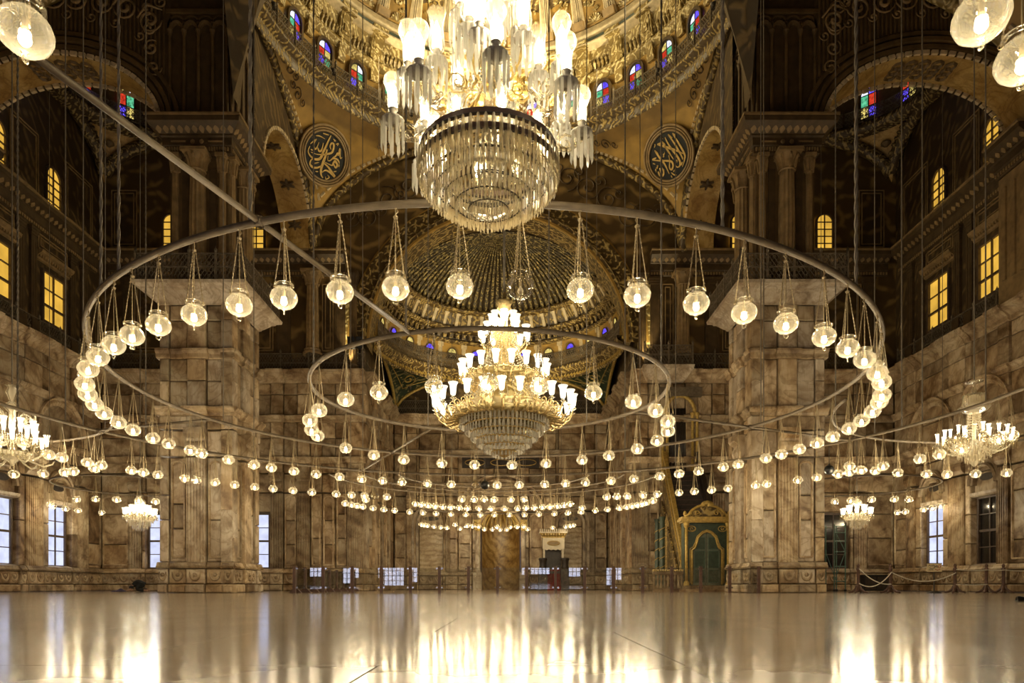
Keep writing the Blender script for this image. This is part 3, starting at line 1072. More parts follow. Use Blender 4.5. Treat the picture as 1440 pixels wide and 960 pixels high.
# ------------------------------------------------------------------ far piers
def far_pier(sgn):
    side = 'left' if sgn < 0 else 'right'
    cx = AX + sgn * (BW + 1.5)
    t = thing('marble_pier', 'massive marble clad pier with dark columned upper stage %s of the apse' % side, 'pillar', (cx, PY, 0))
    H = 1.5
    c = H - .09 - T0
    MB().box(-c, c, -c, c, 0, ZM).build('pier_core', 'marble', t)
    cols = [(-H, -1.12, 'E'), (-1.12, -.38, 'P'), (-.38, .38, 'F'), (.38, 1.12, 'P'), (1.12, H, 'E')]
    rn = random.Random(5 + sgn)
    mats = ('marble', 'marble_pale', 'marble', 'marble_pale')
    elevation(t, (0, -c, 0), (1, 0, 0), (0, -1, 0), cols, mats, False, rn)
    if sgn < 0:
        elevation(t, (c, 0, 0), (0, 1, 0), (1, 0, 0), cols, mats, False, rn)
    else:
        elevation(t, (-c, 0, 0), (0, -1, 0), (-1, 0, 0), cols, mats, False, rn)
    s2 = math.sqrt(2)
    prof = [(H - .05, 11.58), (H + .04, 11.6), (H + .06, 11.66), (H + .14, 11.72), (H + .4, 11.98), (H + .5, 12.02), (H + .54, 12.08), (H + .72, 12.16), (H + .75, 12.28), (H - 1.0, 12.28)]
    MB().lathe([(r * s2, z) for r, z in prof], 4, (0, 0, 0), PI / 4, PI / 4 + 2 * PI).build('flared_cornice', 'marble_pale', t)
    q = H + .6
    for a, b_ in (((-q, -q), (q, -q)), ((q, -q), (q, q)), ((-q, q), (-q, -q))):
        railing(t, a, b_, 12.28, 1.05, 1.1)
    # dark upper stage
    u = 1.18
    MB().box(-u, u, -u, u, 12.2, 18.2).build('upper_stage', 'brown', t)
    for (nx, ny, ux, uy) in ((0, -1, 1, 0), (-sgn, 0, 0, -sgn)):
        f2 = frame((nx * u, ny * u, 0), (ux, uy, 0), (nx, ny, 0))
        for k in (-.95, .95):
            p = f2 @ V((k, -.05, 0))
            column(t, (p.x, p.y), .15, 12.4, 17.75, 'brown_light', 'brown_light', 8)
        p = f2 @ V((0, -.16, 0))
        column(t, (p.x, p.y), .33, 12.9, 17.75, 'brown_light', 'brown_light')
        MB().mbox(f2, -.55, .55, -.3, 0, 12.2, 12.9).build('column_pedestal', 'umber', t)
        for k in (-1, 1):
            MB().mbox(f2, k * .55 - .14, k * .55 + .14, -.04, 0, 12.8, 17.2).build('sunk_panel', 'umber', t)
    prof = [(u + .02, 17.72), (u + .16, 17.76), (u + .16, 18.02), (u + .22, 18.06), (u + .22, 18.36), (u + .3, 18.4), (u + .3, 18.46), (u + .62, 18.72), (u + .68, 18.76), (u + .7, 18.95), (u - .2, 19.0)]
    MB().lathe([(r * s2, z) for r, z in prof], 4, (0, 0, 0), PI / 4, PI / 4 + 2 * PI).build('great_cornice', 'umber', t)
    b = MB()
    g = MB()
    for (nx, ny, ux, uy) in ((0, -1, 1, 0), (-sgn, 0, 0, -sgn)):
        f2 = frame((nx * u, ny * u, 0), (ux, uy, 0), (nx, ny, 0))
        leaf_row(b, f2, -u - .4, u + .4, .32, 18.48, 18.76, .3)
        b.mbox(f2, -u - .72, u + .72, -.74, -.6, 18.96, 19.05)
        for k in range(24):
            x = -u - .05 + (2 * u + .1) * k / 23
            b.mbox(f2, x - .03, x + .03, -.22, -.1, 17.85, 17.98)
        for x in (-.18, .18):
            g.lathe([(0, .05), (.07, .04), (.1, 0)], 8)
            for j in range(len(g.v) - 24, len(g.v)):
                p = g.v[j]
                g.v[j] = tuple(f2 @ V((x + p[0], -.22 - p[2], 18.2 + p[1])))
        for k in (-.75, .75):
            g.mbox(f2, k - .3, k + .3, -.25, -.2, 18.17, 18.23)
    b.build('cornice_leaf_row', 'brown_light', t)
    g.build('cornice_studs', 'brown_light', t)
    # blind arcade stage above the cornice
    v_ = 1.22
    MB().box(-v_, v_, -v_, v_, 19.0, 30.5).build('arcade_stage', 'umber', t)
    cm, ar = MB(), MB()
    for (nx, ny, ux, uy) in ((0, -1, 1, 0), (-sgn, 0, 0, -sgn)):
        f2 = frame((nx * v_, ny * v_, 0), (ux, uy, 0), (nx, ny, 0))
        for k in range(5):
            x = -1.16 + k * .58
            p = f2 @ V((x, -.06, 0))
            cm.lathe([(.13, 19.05), (.13, 19.25), (.08, 19.4), (.07, 19.6), (.06, 22.5), (.1, 22.7), (.13, 22.75)], 8, (p.x, p.y, 0))
            if k < 4:
                sweep_profile(ar, arch_pts(.26, 22.75, .34, 8), [(-.06, 0), (-.06, .1), (.04, .14), (.07, 0)], f2 @ Matrix.Translation((x + .29, 0, 0)))
                sweep_profile(ar, arch_pts(.36, 22.9, .46, 8), [(-.03, 0), (-.03, .08), (.03, .08), (.03, 0)], f2 @ Matrix.Translation((x + .29, 0, 0)))
        ar.mbox(f2, -1.3, 1.3, -.12, 0, 23.45, 23.6)
    cm.build('arcade_colonnettes', 'brown', t, True)
    ar.build('arcade_arches', 'brown', t)
    return t


piers = [far_pier(-1), far_pier(1)]

# ------------------------------------------------------------------ arches
def arch_wall(mb, fr, hw, z0, rise, ztop, n=24, u0=None, u1=None):
    """a sheet of wall standing on an arch (local x from u0 to u1)"""
    u0 = -hw if u0 is None else u0
    u1 = hw if u1 is None else u1
    pts = arch_pts(hw, z0, rise, n)
    for (x0, a), (x1, b_) in zip(pts, pts[1:]):
        mb.add([fr @ V((x0, 0, a)), fr @ V((x1, 0, b_)), fr @ V((x1, 0, ztop)), fr @ V((x0, 0, ztop))], [(0, 1, 2, 3)])
    for (p, q) in ((u0, -hw), (hw, u1)):
        if q - p > 1e-3:
            mb.add([fr @ V((p, 0, z0)), fr @ V((q, 0, z0)), fr @ V((q, 0, ztop)), fr @ V((p, 0, ztop))], [(0, 1, 2, 3)])
    return mb


def soffit(mb, fr, hw, z0, rise, t, n=24):
    pts = arch_pts(hw, z0, rise, n)
    vs = [fr @ V((x, 0, z)) for x, z in pts] + [fr @ V((x, t, z)) for x, z in pts]
    k = len(pts)
    return mb.add(vs, [(i, k + i, k + i + 1, i + 1) for i in range(k - 1)])


def dashes(mb, fr, hw, z0, rise, n, out0=-.05, out1=.12, th=.16, duty=.72):
    """stone voussoir blocks along an arch edge"""
    for i in range(n):
        a0, a1 = PI * i / n, PI * (i + duty) / n
        p = [(-hw * math.cos(a), z0 + rise * math.sin(a)) for a in (a0, a1)]
        p += [(-(hw + th) * math.cos(a), z0 + (rise + th) * math.sin(a)) for a in (a1, a0)]
        mb.prism(p, fr @ Matrix.Translation((0, -out0, 0)), out1 - out0)
    return mb


def scroll(mb, fr, c, r, turns, dirn=1, th=.05, start=0.0):
    pts = []
    for i in range(22):
        s = i / 21
        a = start + dirn * turns * 2 * PI * s
        rr = r * (1 - .86 * s)
        pts.append(fr @ V((c[0] + rr * math.cos(a), -.06, c[1] + rr * math.sin(a))))
    mb.tube(pts, [th * (.5 + .8 * i / 21) for i in range(22)], 5)
    return mb


def aisle_arch(sgn):
    """arch across the aisle from pier to side wall, striped scroll-work wall above"""
    side = 'left' if sgn < 0 else 'right'
    xa, xb = AX + sgn * (BW + 3.0), (XL if sgn < 0 else XR)
    c = (xa + xb) / 2
    hw = abs(xb - xa) / 2 - .12
    fr = frame((c, 28.2, 0), (1, 0, 0), (0, -1, 0))
    b = MB()
    arch_wall(b, fr, hw, ZC + .1, 2.75, 31, 24, -hw - .5, hw + .5)
    arch_wall(b, fr @ Matrix.Translation((0, 1.5, 0)), hw, ZC + .1, 2.75, 31, 24, -hw - .5, hw + .5)
    w_ = struct(b, 'wall_aisle_%s' % side, 'umber', '%s aisle arch wall with striped scroll-work above the arch' % side)
    b = MB()
    soffit(b, fr, hw, ZC + .1, 2.75, 1.5, 30)
    b.build('arch_soffit', 'soffit', w_, True)
    b = MB()
    dashes(b, fr, hw, ZC + .1, 2.75, 38, 0, .1, .16)
    dashes(b, fr @ Matrix.Translation((0, 1.5, 0)), hw, ZC + .1, 2.75, 38, -.1, 0.02, -.14)
    b.build('arch_voussoirs', 'cream_dash', w_)
    b = MB()
    for e, o in ((.3, .12), (.55, .2), (.85, .1)):
        sweep_profile(b, arch_pts(hw + e, ZC + .1, 2.75 + e, 30), [(-.08, 0), (-.08, o), (.08, o), (.08, 0)], fr)
    b.build('arch_moulding', 'brown', w_)
    # painted cartouche under the crown
    b = MB()
    for k in range(5):
        a = PI / 2 + (k - 2) * .13
        for q in (.45, .75, 1.05):
            x, z = -hw * math.cos(a), ZC + .1 + 2.75 * math.sin(a)
            b.tube([fr @ V((x + .2 * math.cos(t_ * PI / 4), q + .18 * math.sin(t_ * PI / 4), z - .02 - .02 * (t_ % 2))) for t_ in range(8)], .07, 4, True)
    b.build('soffit_cartouche', 'brown', w_)
    # vertical stripes
    b = MB()
    x = -hw - .3
    while x < hw + .3:
        t_ = max(-1, min(1, x / (hw + 1.0)))
        zb = ZC + .1 + (2.75 + 1.0) * math.sqrt(max(0, 1 - t_ * t_))
        if zb < 26:
            b.mbox(fr, x - .035, x + .035, -.05, 0, zb, 26.5)
        x += .17
    b.build('stripe_ribs', 'brown', w_, kind='stuff')
    # acanthus scrolls
    b = MB()
    for k in range(-4, 5):
        xx = k * .98
        zc = 24.05 - .045 * k * k * (1 if abs(k) < 4 else 1.3)
        zc = max(zc, ZC + .1 + 3.75 * math.sqrt(max(0, 1 - min(1, abs(xx) / (hw + 1)) ** 2)) + .75)
        scroll(b, fr, (xx, zc), .5, 1.6, 1 if k % 2 else -1, .065, PI * (k % 2))
        scroll(b, fr, (xx + .45, zc + .75), .3, 1.3, -1 if k % 2 else 1, .05, PI * .5)
        scroll(b, fr, (xx - .4, zc - .62), .22, 1.2, 1, .04, PI)
        b.tube([fr @ V((xx - .5, -.06, zc + .1)), fr @ V((xx - .1, -.07, zc + .62)), fr @ V((xx + .5, -.06, zc + .42))], [.04, .07, .03], 5)
    for k in (-1, 1):
        for j in range(5):
            scroll(b, fr, (k * (hw - .15 - .1 * j), 21.0 + .8 * j + .2), .34, 1.4, k * (1 if j % 2 else -1), .055, j)
    b.build('acanthus_scrolls', 'brown_light', w_, True)
    return w_


for s_ in (-1, 1):
    aisle_arch(s_)


# ------------------------------------------------------------------ pendentive vaults
class Bay:
    """half dome on a ring, carried by pendentives; centre c, half width w, axis angle ang (direction of the closed end)"""

    def __init__(s, c, w_, z0, zr, ang, sph=None):
        s.c, s.w, s.z0, s.zr, s.ang = c, w_, z0, zr, ang
        s.k = (zr - z0) / w_
        s.sph = sph or w_

    def P(s, x, y, z):
        """local: y towards the closed end, x to its right"""
        ca, sa = math.cos(s.ang), math.sin(s.ang)
        return V((s.c[0] + x * sa + y * ca, s.c[1] - x * ca + y * sa, z))

    def dome(s, th, e, dr=0.0):
        """th: angle from the closed end; e: elevation; dr: inward"""
        r = (s.w - dr) * math.cos(e)
        h = (s.sph - dr) * math.sin(e)
        return s.P(r * math.sin(th), r * math.cos(th), s.zr + h)

    def fr(s, th, e, dr=0.0):
        """frame on the dome: x right (seen from inside), -y inward, z up the meridian"""
        o = s.dome(th, e, dr)
        u = (s.dome(th + .01, e, dr) - s.dome(th - .01, e, dr)).normalized()
        z = (s.dome(th, e + .01, dr) - s.dome(th, e - .01, dr)).normalized()
        n = u.cross(z)
        if n.dot(s.P(0, 0, s.zr) - o) < 0:
            n = -n
            u = -u
        return frame_uzn(o, u, z, n)

    def pend(s, sg, t, q):
        """pendentive surface of corner sg: t 0..1 round the corner, q 0 at the walls .. 1 at the ring"""
        a = t * PI / 2
        rs = s.w / max(math.cos(a), math.sin(a))
        r = rs + (s.w - rs) * q
        z = s.z0 + s.k * math.sqrt(max(0, 2 * s.w * s.w - r * r))
        return s.P(sg * r * math.sin(a), r * math.cos(a), z)


def frame_uzn(o, u, z, n):
    return Matrix(((u.x, -n.x, z.x, o[0]), (u.y, -n.y, z.y, o[1]), (u.z, -n.z, z.z, o[2]), (0, 0, 0, 1)))


def bay_shell(bay, name, label, e_max=PI / 2, dome_mat='gilt_dim', pend_mat='ochre', ring_mat='gilt_dim', full=False):
    b = MB()
    a = PI if full else PI / 2
    b.grid(lambda u, v: bay.dome(-a + 2 * a * u, e_max * v), 72, 18)
    root = struct(b, name, dome_mat, label, True)
    b = MB()
    sgs = (-1, 1)
    for sg in sgs:
        b.grid(lambda u, v: bay.pend(sg, u, v), 28, 8)
        if full:
            b2 = Bay(bay.c, bay.w, bay.z0, bay.zr, bay.ang + PI)
            b.grid(lambda u, v: b2.pend(sg, u, v), 28, 8)
    b.build('pendentive', pend_mat, root, True)
    return root


# ---- the great half dome beyond the piers
FB = Bay((AX, YF + .0 - BW), BW, ZC, ZR, PI / 2)
dome_far = bay_shell(FB, 'ceiling_half_dome', 'great gilded half dome above the far bay', .95)


def ring_sweep(bay, prof, a=PI / 2, n=72, mb=None):
    """prof: (inward, z)"""
    mb = mb or MB()
    k = len(prof)
    vs = []
    for i in range(n + 1):
        th = -a + 2 * a * i / n
        for d, z in prof:
            vs.append(bay.P((bay.w - d) * math.sin(th), (bay.w - d) * math.cos(th), z))
    return mb.add(vs, [(i * k + j, i * k + j + 1, (i + 1) * k + j + 1, (i + 1) * k + j) for i in range(n) for j in range(k - 1)])


# ring frieze, gallery floor and railing
ring_sweep(FB, [(0.0, 24.55), (.06, 24.6), (.1, 25.0)]).build('ring_frieze', 'gilt_dim', dome_far, True)
ring_sweep(FB, [(.1, 25.0), (.2, 25.06), (.42, 25.14), (.46, 25.2), (.46, 25.3), (.0, 25.3)]).build('ring_cornice', 'gilt_dim', dome_far, True)
for i in range(24):
    th = -PI / 2 + PI * (i + .5) / 24
    p = FB.P((FB.w - .34) * math.sin(th), (FB.w - .34) * math.cos(th), 25.3)
    ln = (FB.w - .34) * PI / 24
    inst('railing_panel', lattice_mesh(round(ln, 3), .95, .14), dome_far, Matrix.Translation(p) @ Matrix.Rotation(-th, 4, 'Z'))
    th = -PI / 2 + PI * i / 24
    p = FB.P((FB.w - .34) * math.sin(th), (FB.w - .34) * math.cos(th), 25.3)
    inst('railing_post', rail_post_mesh(.95), dome_far, Matrix.Translation(p))
STEP = math.radians(11.25)
e1 = lambda z: math.asin(min(1, (z - ZR) / BW))
# dome tier mouldings: (elevation, depth profile)
def dome_band(bay, root, name, mat, prof, a=PI / 2, n=72):
    """prof: (elevation angle, inward)"""
    k = len(prof)
    vs = [bay.dome(-a + 2 * a * i / n, e, d) for i in range(n + 1) for e, d in prof]
    return MB().add(vs, [(i * k + j, i * k + j + 1, (i + 1) * k + j + 1, (i + 1) * k + j) for i in range(n) for j in range(k - 1)]).build(name, mat, root, True)


R_ = math.radians
dome_band(FB, dome_far, 'window_band', 'ochre', [(R_(.2), .04), (R_(11.5), .05)])
dome_band(FB, dome_far, 'lower_cornice', 'gilt_bright', [(R_(11.2), .03), (R_(11.4), .14), (R_(12.2), .16), (R_(12.6), .3), (R_(13.4), .3), (R_(13.6), .08)])
dome_band(FB, dome_far, 'leaf_frieze', 'gilt_bright', [(R_(13.5), .1), (R_(19.5), .1)])
dome_band(FB, dome_far, 'middle_cornice', 'cream', [(R_(19.3), .06), (R_(19.6), .2), (R_(20.2), .24), (R_(20.6), .44), (R_(21.2), .46), (R_(21.3), .12)])
dome_band(FB, dome_far, 'green_band', 'green_frame', [(R_(21.2), .14), (R_(22.6), .14)])
dome_band(FB, dome_far, 'upper_cornice', 'cream', [(R_(22.5), .1), (R_(22.7), .34), (R_(23.6), .36), (R_(24.0), .2), (R_(24.8), .2), (R_(25.0), .06)])
col_me = {}
pal = [['st_yellow', 'st_blue', 'st_green', 'st_red', 'st_white', 'st_blue'], ['st_blue', 'st_green', 'st_red', 'st_yellow', 'st_white', 'st_blue'], ['st_blue', 'st_yellow', 'st_red', 'st_green', 'st_yellow', 'st_white']]
lf = MB()
for k in range(-8, 9):
    th = k * STEP
    if abs(th) > PI / 2 - .02:
        continue
    if abs(k) < 7:
        m = FB.fr(th, R_(3.6), .2)
        side = 'left' if k < 0 else 'right'
        lab = 'stained glass arched window on the half dome axis' if k == 0 else 'stained glass arched window under the half dome, number %d %s of the axis' % (abs(k), side)
        window(m.translation, m.col[0].xyz, -m.col[1].xyz, .40, .78, 'st_blue', 2, 2, .40, lab, 'iron', sash=0, depth=.06, panes=pal[k % 3])
        # dark arch round it
        b = MB()
        sweep_profile(b, [(-.46, 0)] + arch_pts(.46, .78, .46, 10) + [(.46, 0)], [(-.05, 0), (-.05, .14), (.07, .14), (.07, 0)], m)
        b.build('window_surround', 'umber', dome_far)
    # niche with flower-vase relief and fan, above
    m = FB.fr(th, R_(25.2), .05)
    h = 2.0
    hw = .62
    MB().prism([(-hw, 0), (hw, 0)] + [(hw * math.cos(PI * i / 10), h + hw * math.sin(PI * i / 10)) for i in range(11)], m, .05).build('niche_panel', 'ochre', dome_far)
    b = MB()
    sweep_profile(b, [(-hw, 0)] + arch_pts(hw, h, hw, 12) + [(hw, 0)], [(-.05, 0), (-.05, .12), (.03, .2), (.1, .12), (.12, 0)], m)
    b.build('niche_arch', 'cream', dome_far)
    b = MB()
    rn = random.Random(k)
    for i in range(30):
        z = .55 + 1.5 * rn.random()
        wv = .42 * (1 - abs(z - 1.0) / 1.5)
        x = (rn.random() * 2 - 1) * wv
        r = .05 + .06 * rn.random()
        b.mbox(m @ Matrix.Translation((x, -.07, z)) @ Matrix.Rotation(rn.random() * 3, 4, 'Y'), -r, r, -.06, 0, -r * .6, r * .6)
    for i in range(9):
        a = PI * (i + .5) / 9
        b.tube([m @ V((0, -.07, .1)), m @ V((.42 * math.cos(a), -.1, .1 + .36 * math.sin(a)))], [.02, .055], 4)
    b.build('flower_relief', 'gilt_bright', dome_far)
    # fluted half column between niches
    mc = FB.fr(th + STEP / 2, R_(25.0), .05)
    if th + STEP / 2 < PI / 2:
        b = MB()
        for i in range(5):
            x = (i - 2) * .085
            b.mbox(mc, x - .028, x + .028, -.26 + .04 * abs(i - 2), 0, .35, 2.5)
        b.build('fluted_half_column', 'cream', dome_far)
        b = MB()
        b.mbox(mc, -.32, .32, -.36, 0, 0, .35)
        b.mbox(mc, -.3, .3, -.3, 0, 2.5, 2.65).mbox(mc, -.36, .36, -.34, 0, 2.65, 2.85)
        b.mbox(mc, -.25, .25, -.1, 0, .35, 2.5)
        b.build('half_column_base', 'brown_light', dome_far)
        # console block breaking the leaf frieze and cornices
        mk = FB.fr(th + STEP / 2, R_(12.0), .05)
        b = MB()
        b.mbox(mk, -.34, .34, -.3, 0, .3, 1.5).mbox(mk, -.24, .24, -.34, 0, .5, 1.3).mbox(mk, -.42, .42, -.52, 0, 1.45, 1.75)
        b.mbox(mk, -.14, .14, -.4, 0, .62, .95).mbox(mk, -.2, .2, -.25, 0, -.7, .3)
        b.build('frieze_console', 'gilt_bright', dome_far)
    # hanging leaves of the frieze
    for i in range(6):
        t2 = th + STEP * (i - 2.5) / 8.5
        ml = FB.fr(t2, R_(14.2), .1)
        lf.tube([ml @ V((0, -.03, .5)), ml @ V((0, -.11, .25)), ml @ V((0, -.04, .0))], [.02, .085, .03], 5)
lf.build('frieze_leaves', 'gilt_bright', dome_far, kind='stuff')

# braided borders along the pendentives
def curve_border(name, mat, fn, n, off, th, wd, parent, duty=.6, kindt=None):
    b = MB()
    for i in range(n):
        p, q = fn(i / n), fn((i + duty) / n)
        b.bar(p + off, q + off, wd, th)
    return b.build(name, mat, parent, kind=kindt)


for sg in (-1, 1):
    inner = V((0, -.12, -.05))
    # along the far wall (t 0..0.5) and along the side (t 0.5..1), sitting just inside
    for (ta, tb, ofv) in ((0.0, .5, V((0, -.14, -.02))), (.5, 1.0, V((-sg * .14, 0, -.02)))):
        f = lambda s, ta=ta, tb=tb: FB.pend(sg, ta + (tb - ta) * s, .0)
        b = MB()
        b.tube([f(i / 30) + ofv * .6 for i in range(31)], .22, 6)
        b.build('pendentive_border', 'gilt_dim', dome_far, True)
        f2 = lambda s, ta=ta, tb=tb: FB.pend(sg, ta + (tb - ta) * s, .16 + 0 * s)
        curve_border('border_braid', 'cream_dash', f2, 40, ofv * .4, .1, .12, dome_far)
    f3 = lambda s: FB.pend(sg, s, .93)
    curve_border('border_braid', 'cream_dash', f3, 72, V((0, 0, -.06)), .1, .12, dome_far)
    # small painted scrolls in the spandrel of the pendentive
    b = MB()
    for (t, q) in ((.28, .62), (.72, .62), (.22, .8), (.78, .8), (.35, .45), (.66, .42)):
        p = FB.pend(sg, t, q)
        u = (FB.pend(sg, t + .02, q) - FB.pend(sg, t - .02, q)).normalized()
        z = (FB.pend(sg, t, q + .02) - FB.pend(sg, t, q - .02)).normalized()
        nn = u.cross(z).normalized()
        if nn.dot(V((AX, 28, 18)) - p) < 0:
            nn = -nn
        m = frame_uzn(p, u, z, nn)
        scroll(b, m, (0, 0), .3, 1.4, 1, .035)
        scroll(b, m, (.5, .05), .2, 1.2, -1, .03)
        scroll(b, m, (-.5, .05), .2, 1.2, -1, .03)
    b.build('painted_scrolls', 'brown', dome_far, True)

# small spandrel arch between pier and far wall, opening into the corner bays
for sg in (-1, 1):
    side = 'left' if sg < 0 else 'right'
    X = AX + sg * BW
    fr = frame((X, 35.0, 0), (0, 1, 0) if sg < 0 else (0, -1, 0), (-sg, 0, 0))
    b = MB()
    hw = 3.75
    pts = arch_pts(hw, ZC + .1, 3.4, 24)
    k = FB.k
    for (x0, a), (x1, c) in zip(pts, pts[1:]):
        def top(x):
            yy = 35.0 + (x if sg < 0 else -x) - (YF - BW)
            return ZC + k * math.sqrt(max(0, BW * BW - yy * yy))
        t0, t1 = max(top(x0), a + .01), max(top(x1), c + .01)
        b.add([fr @ V((x0, 0, a)), fr @ V((x1, 0, c)), fr @ V((x1, 0, t1)), fr @ V((x0, 0, t0))], [(0, 1, 2, 3)])
    for (xa, xb) in ((-hw - .9, -hw), (hw, hw + .9)):
        if top(xa) > ZC + .3 or top(xb) > ZC + .3:
            b.add([fr @ V((xa, 0, ZC + .1)), fr @ V((xb, 0, ZC + .1)), fr @ V((xb, 0, max(top(xb), ZC + .11))), fr @ V((xa, 0, max(top(xa), ZC + .11)))], [(0, 1, 2, 3)])
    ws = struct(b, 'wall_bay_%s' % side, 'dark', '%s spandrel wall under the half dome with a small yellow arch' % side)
    b = MB()
    soffit(b, fr, hw, ZC + .1, 3.4, 1.6, 24)
    b.build('arch_soffit', 'soffit', ws, True)
    b = MB()
    dashes(b, fr, hw, ZC + .1, 3.4, 34, 0, .1, .15)
    b.build('arch_voussoirs', 'cream_dash', ws)
    b = MB()
    for a in (PI * .12, PI * .3, PI * .5, PI * .7, PI * .88):
        x, z = -hw * math.cos(a), ZC + .1 + 3.4 * math.sin(a)
        for j in range(6):
            q = j * PI / 3
            b.tube([fr @ V((x, .8, z - .04)), fr @ V((x + .3 * math.cos(q) * math.sin(a), .8 + .4 * math.sin(q), z - .06 - .25 * math.cos(q) * -math.cos(a)))], [.12, .05], 5)
    b.build('soffit_rosettes', 'umber', ws)

# blind arch filling of the lunette: border on far wall already; painted flourishes
b = MB()
rn = random.Random(3)
for i in range(16):
    x = -9 + 18 * (i + .5) / 16
    if abs(x) < 7.5:
        zc = 14 + 8.6 * math.sqrt(max(0, 1 - (x / 8.7) ** 2)) + .75
    else:
        zc = 20.3
    zt = ZC + FB.k * math.sqrt(max(0, BW * BW - x * x)) - .5
    if zt - zc < .5:
        continue
    z = (zc + zt) / 2
    r = min(.75, (zt - zc) / 2.4)
    scroll(b, WF @ Matrix.Translation((AX, .03, 0)), (x, z), r, 1.5, 1 if i % 2 else -1, .045, i)
    scroll(b, WF @ Matrix.Translation((AX, .03, 0)), (x + r * .9, z + r * .4), r * .5, 1.2, -1 if i % 2 else 1, .035, i)
b.build('painted_flourishes', 'umber', wall_far, True)

# ---- calligraphy roundels
STR_L = [([(525, 170), (500, 260), (480, 350), (455, 450), (440, 530), (400, 580), (330, 600), (250, 580), (205, 530), (215, 450)], 19),
         ([(580, 360), (550, 330), (560, 275), (600, 270), (615, 330), (600, 400), (530, 450), (450, 490), (350, 520), (250, 525)], 16),
         ([(795, 400), (770, 425), (745, 370), (725, 290), (720, 400), (700, 370), (680, 420), (640, 470), (600, 525), (560, 530), (550, 470)], 13),
         ([(510, 385), (505, 500), (490, 600), (480, 700), (500, 780), (540, 815)], 22),
         ([(640, 480), (700, 460), (750, 480), (770, 510)], 14),
         ([(665, 540), (720, 590), (740, 540), (690, 500), (665, 540), (650, 580), (520, 580)], 17),
         ([(510, 600), (600, 630), (690, 690), (740, 725), (650, 692), (560, 690), (510, 740)], 20),
         ([(480, 640), (420, 700), (340, 725), (280, 700), (280, 640), (310, 610)], 17),
         ([(300, 310), (270, 380), (290, 450), (330, 440), (350, 340)], 15),
         ([(350, 420), (385, 460), (420, 430), (425, 320)], 15), ([(290, 320), (250, 370), (215, 415)], 12),
         ([(240, 490), (310, 490)], 9), ([(385, 190), (490, 178)], 9), ([(280, 270), (340, 250), (440, 255)], 9),
         ([(575, 200), (620, 215), (590, 225)], 8), ([(640, 260), (680, 230), (670, 270)], 8),
         ([(580, 780), (600, 815), (650, 770), (610, 745)], 8), ([(320, 680), (420, 620)], 8), ([(395, 770), (440, 755)], 9),
         ([(705, 660), (750, 635)], 8), ([(770, 520), (775, 560)], 8)]
STR_R = [([(640, 205), (700, 360), (765, 560), (740, 650), (680, 730)], 15), ([(640, 205), (690, 265)], 12), ([(560, 190), (620, 320), (680, 480), (715, 600), (712, 630)], 14),
         ([(560, 190), (620, 270)], 11), ([(500, 210), (530, 320), (580, 440), (630, 540), (660, 640), (640, 700), (590, 700), (575, 660)], 16),
         ([(430, 245), (500, 420), (560, 570)], 14), ([(430, 245), (480, 320)], 11), ([(340, 258), (420, 262)], 14), ([(345, 260), (480, 350), (620, 450), (755, 560)], 17),
         ([(270, 320), (320, 440), (390, 580), (430, 745)], 16), ([(270, 320), (320, 395)], 11), ([(190, 435), (270, 435)], 14),
         ([(190, 440), (320, 500), (450, 550), (520, 590), (530, 650), (490, 700), (460, 660), (490, 560), (495, 480)], 16),
         ([(245, 640), (255, 720)], 14), ([(285, 600), (300, 725), (340, 690), (325, 590)], 15), ([(340, 690), (352, 640)], 12), ([(665, 700), (700, 660)], 11),
         ([(470, 740), (510, 790), (555, 810)], 10), ([(510, 745), (535, 720)], 9), ([(275, 280), (300, 250), (290, 235)], 8), ([(430, 185), (460, 220)], 8),
         ([(370, 390), (400, 355)], 8), ([(385, 460), (405, 470), (410, 430), (430, 440), (435, 410)], 8), ([(225, 570), (245, 590), (255, 550), (275, 570)], 8),
         ([(185, 490), (225, 520)], 8), ([(195, 610), (215, 590), (205, 640)], 8), ([(595, 600), (615, 605), (605, 635)], 8), ([(455, 780), (465, 820)], 8)]
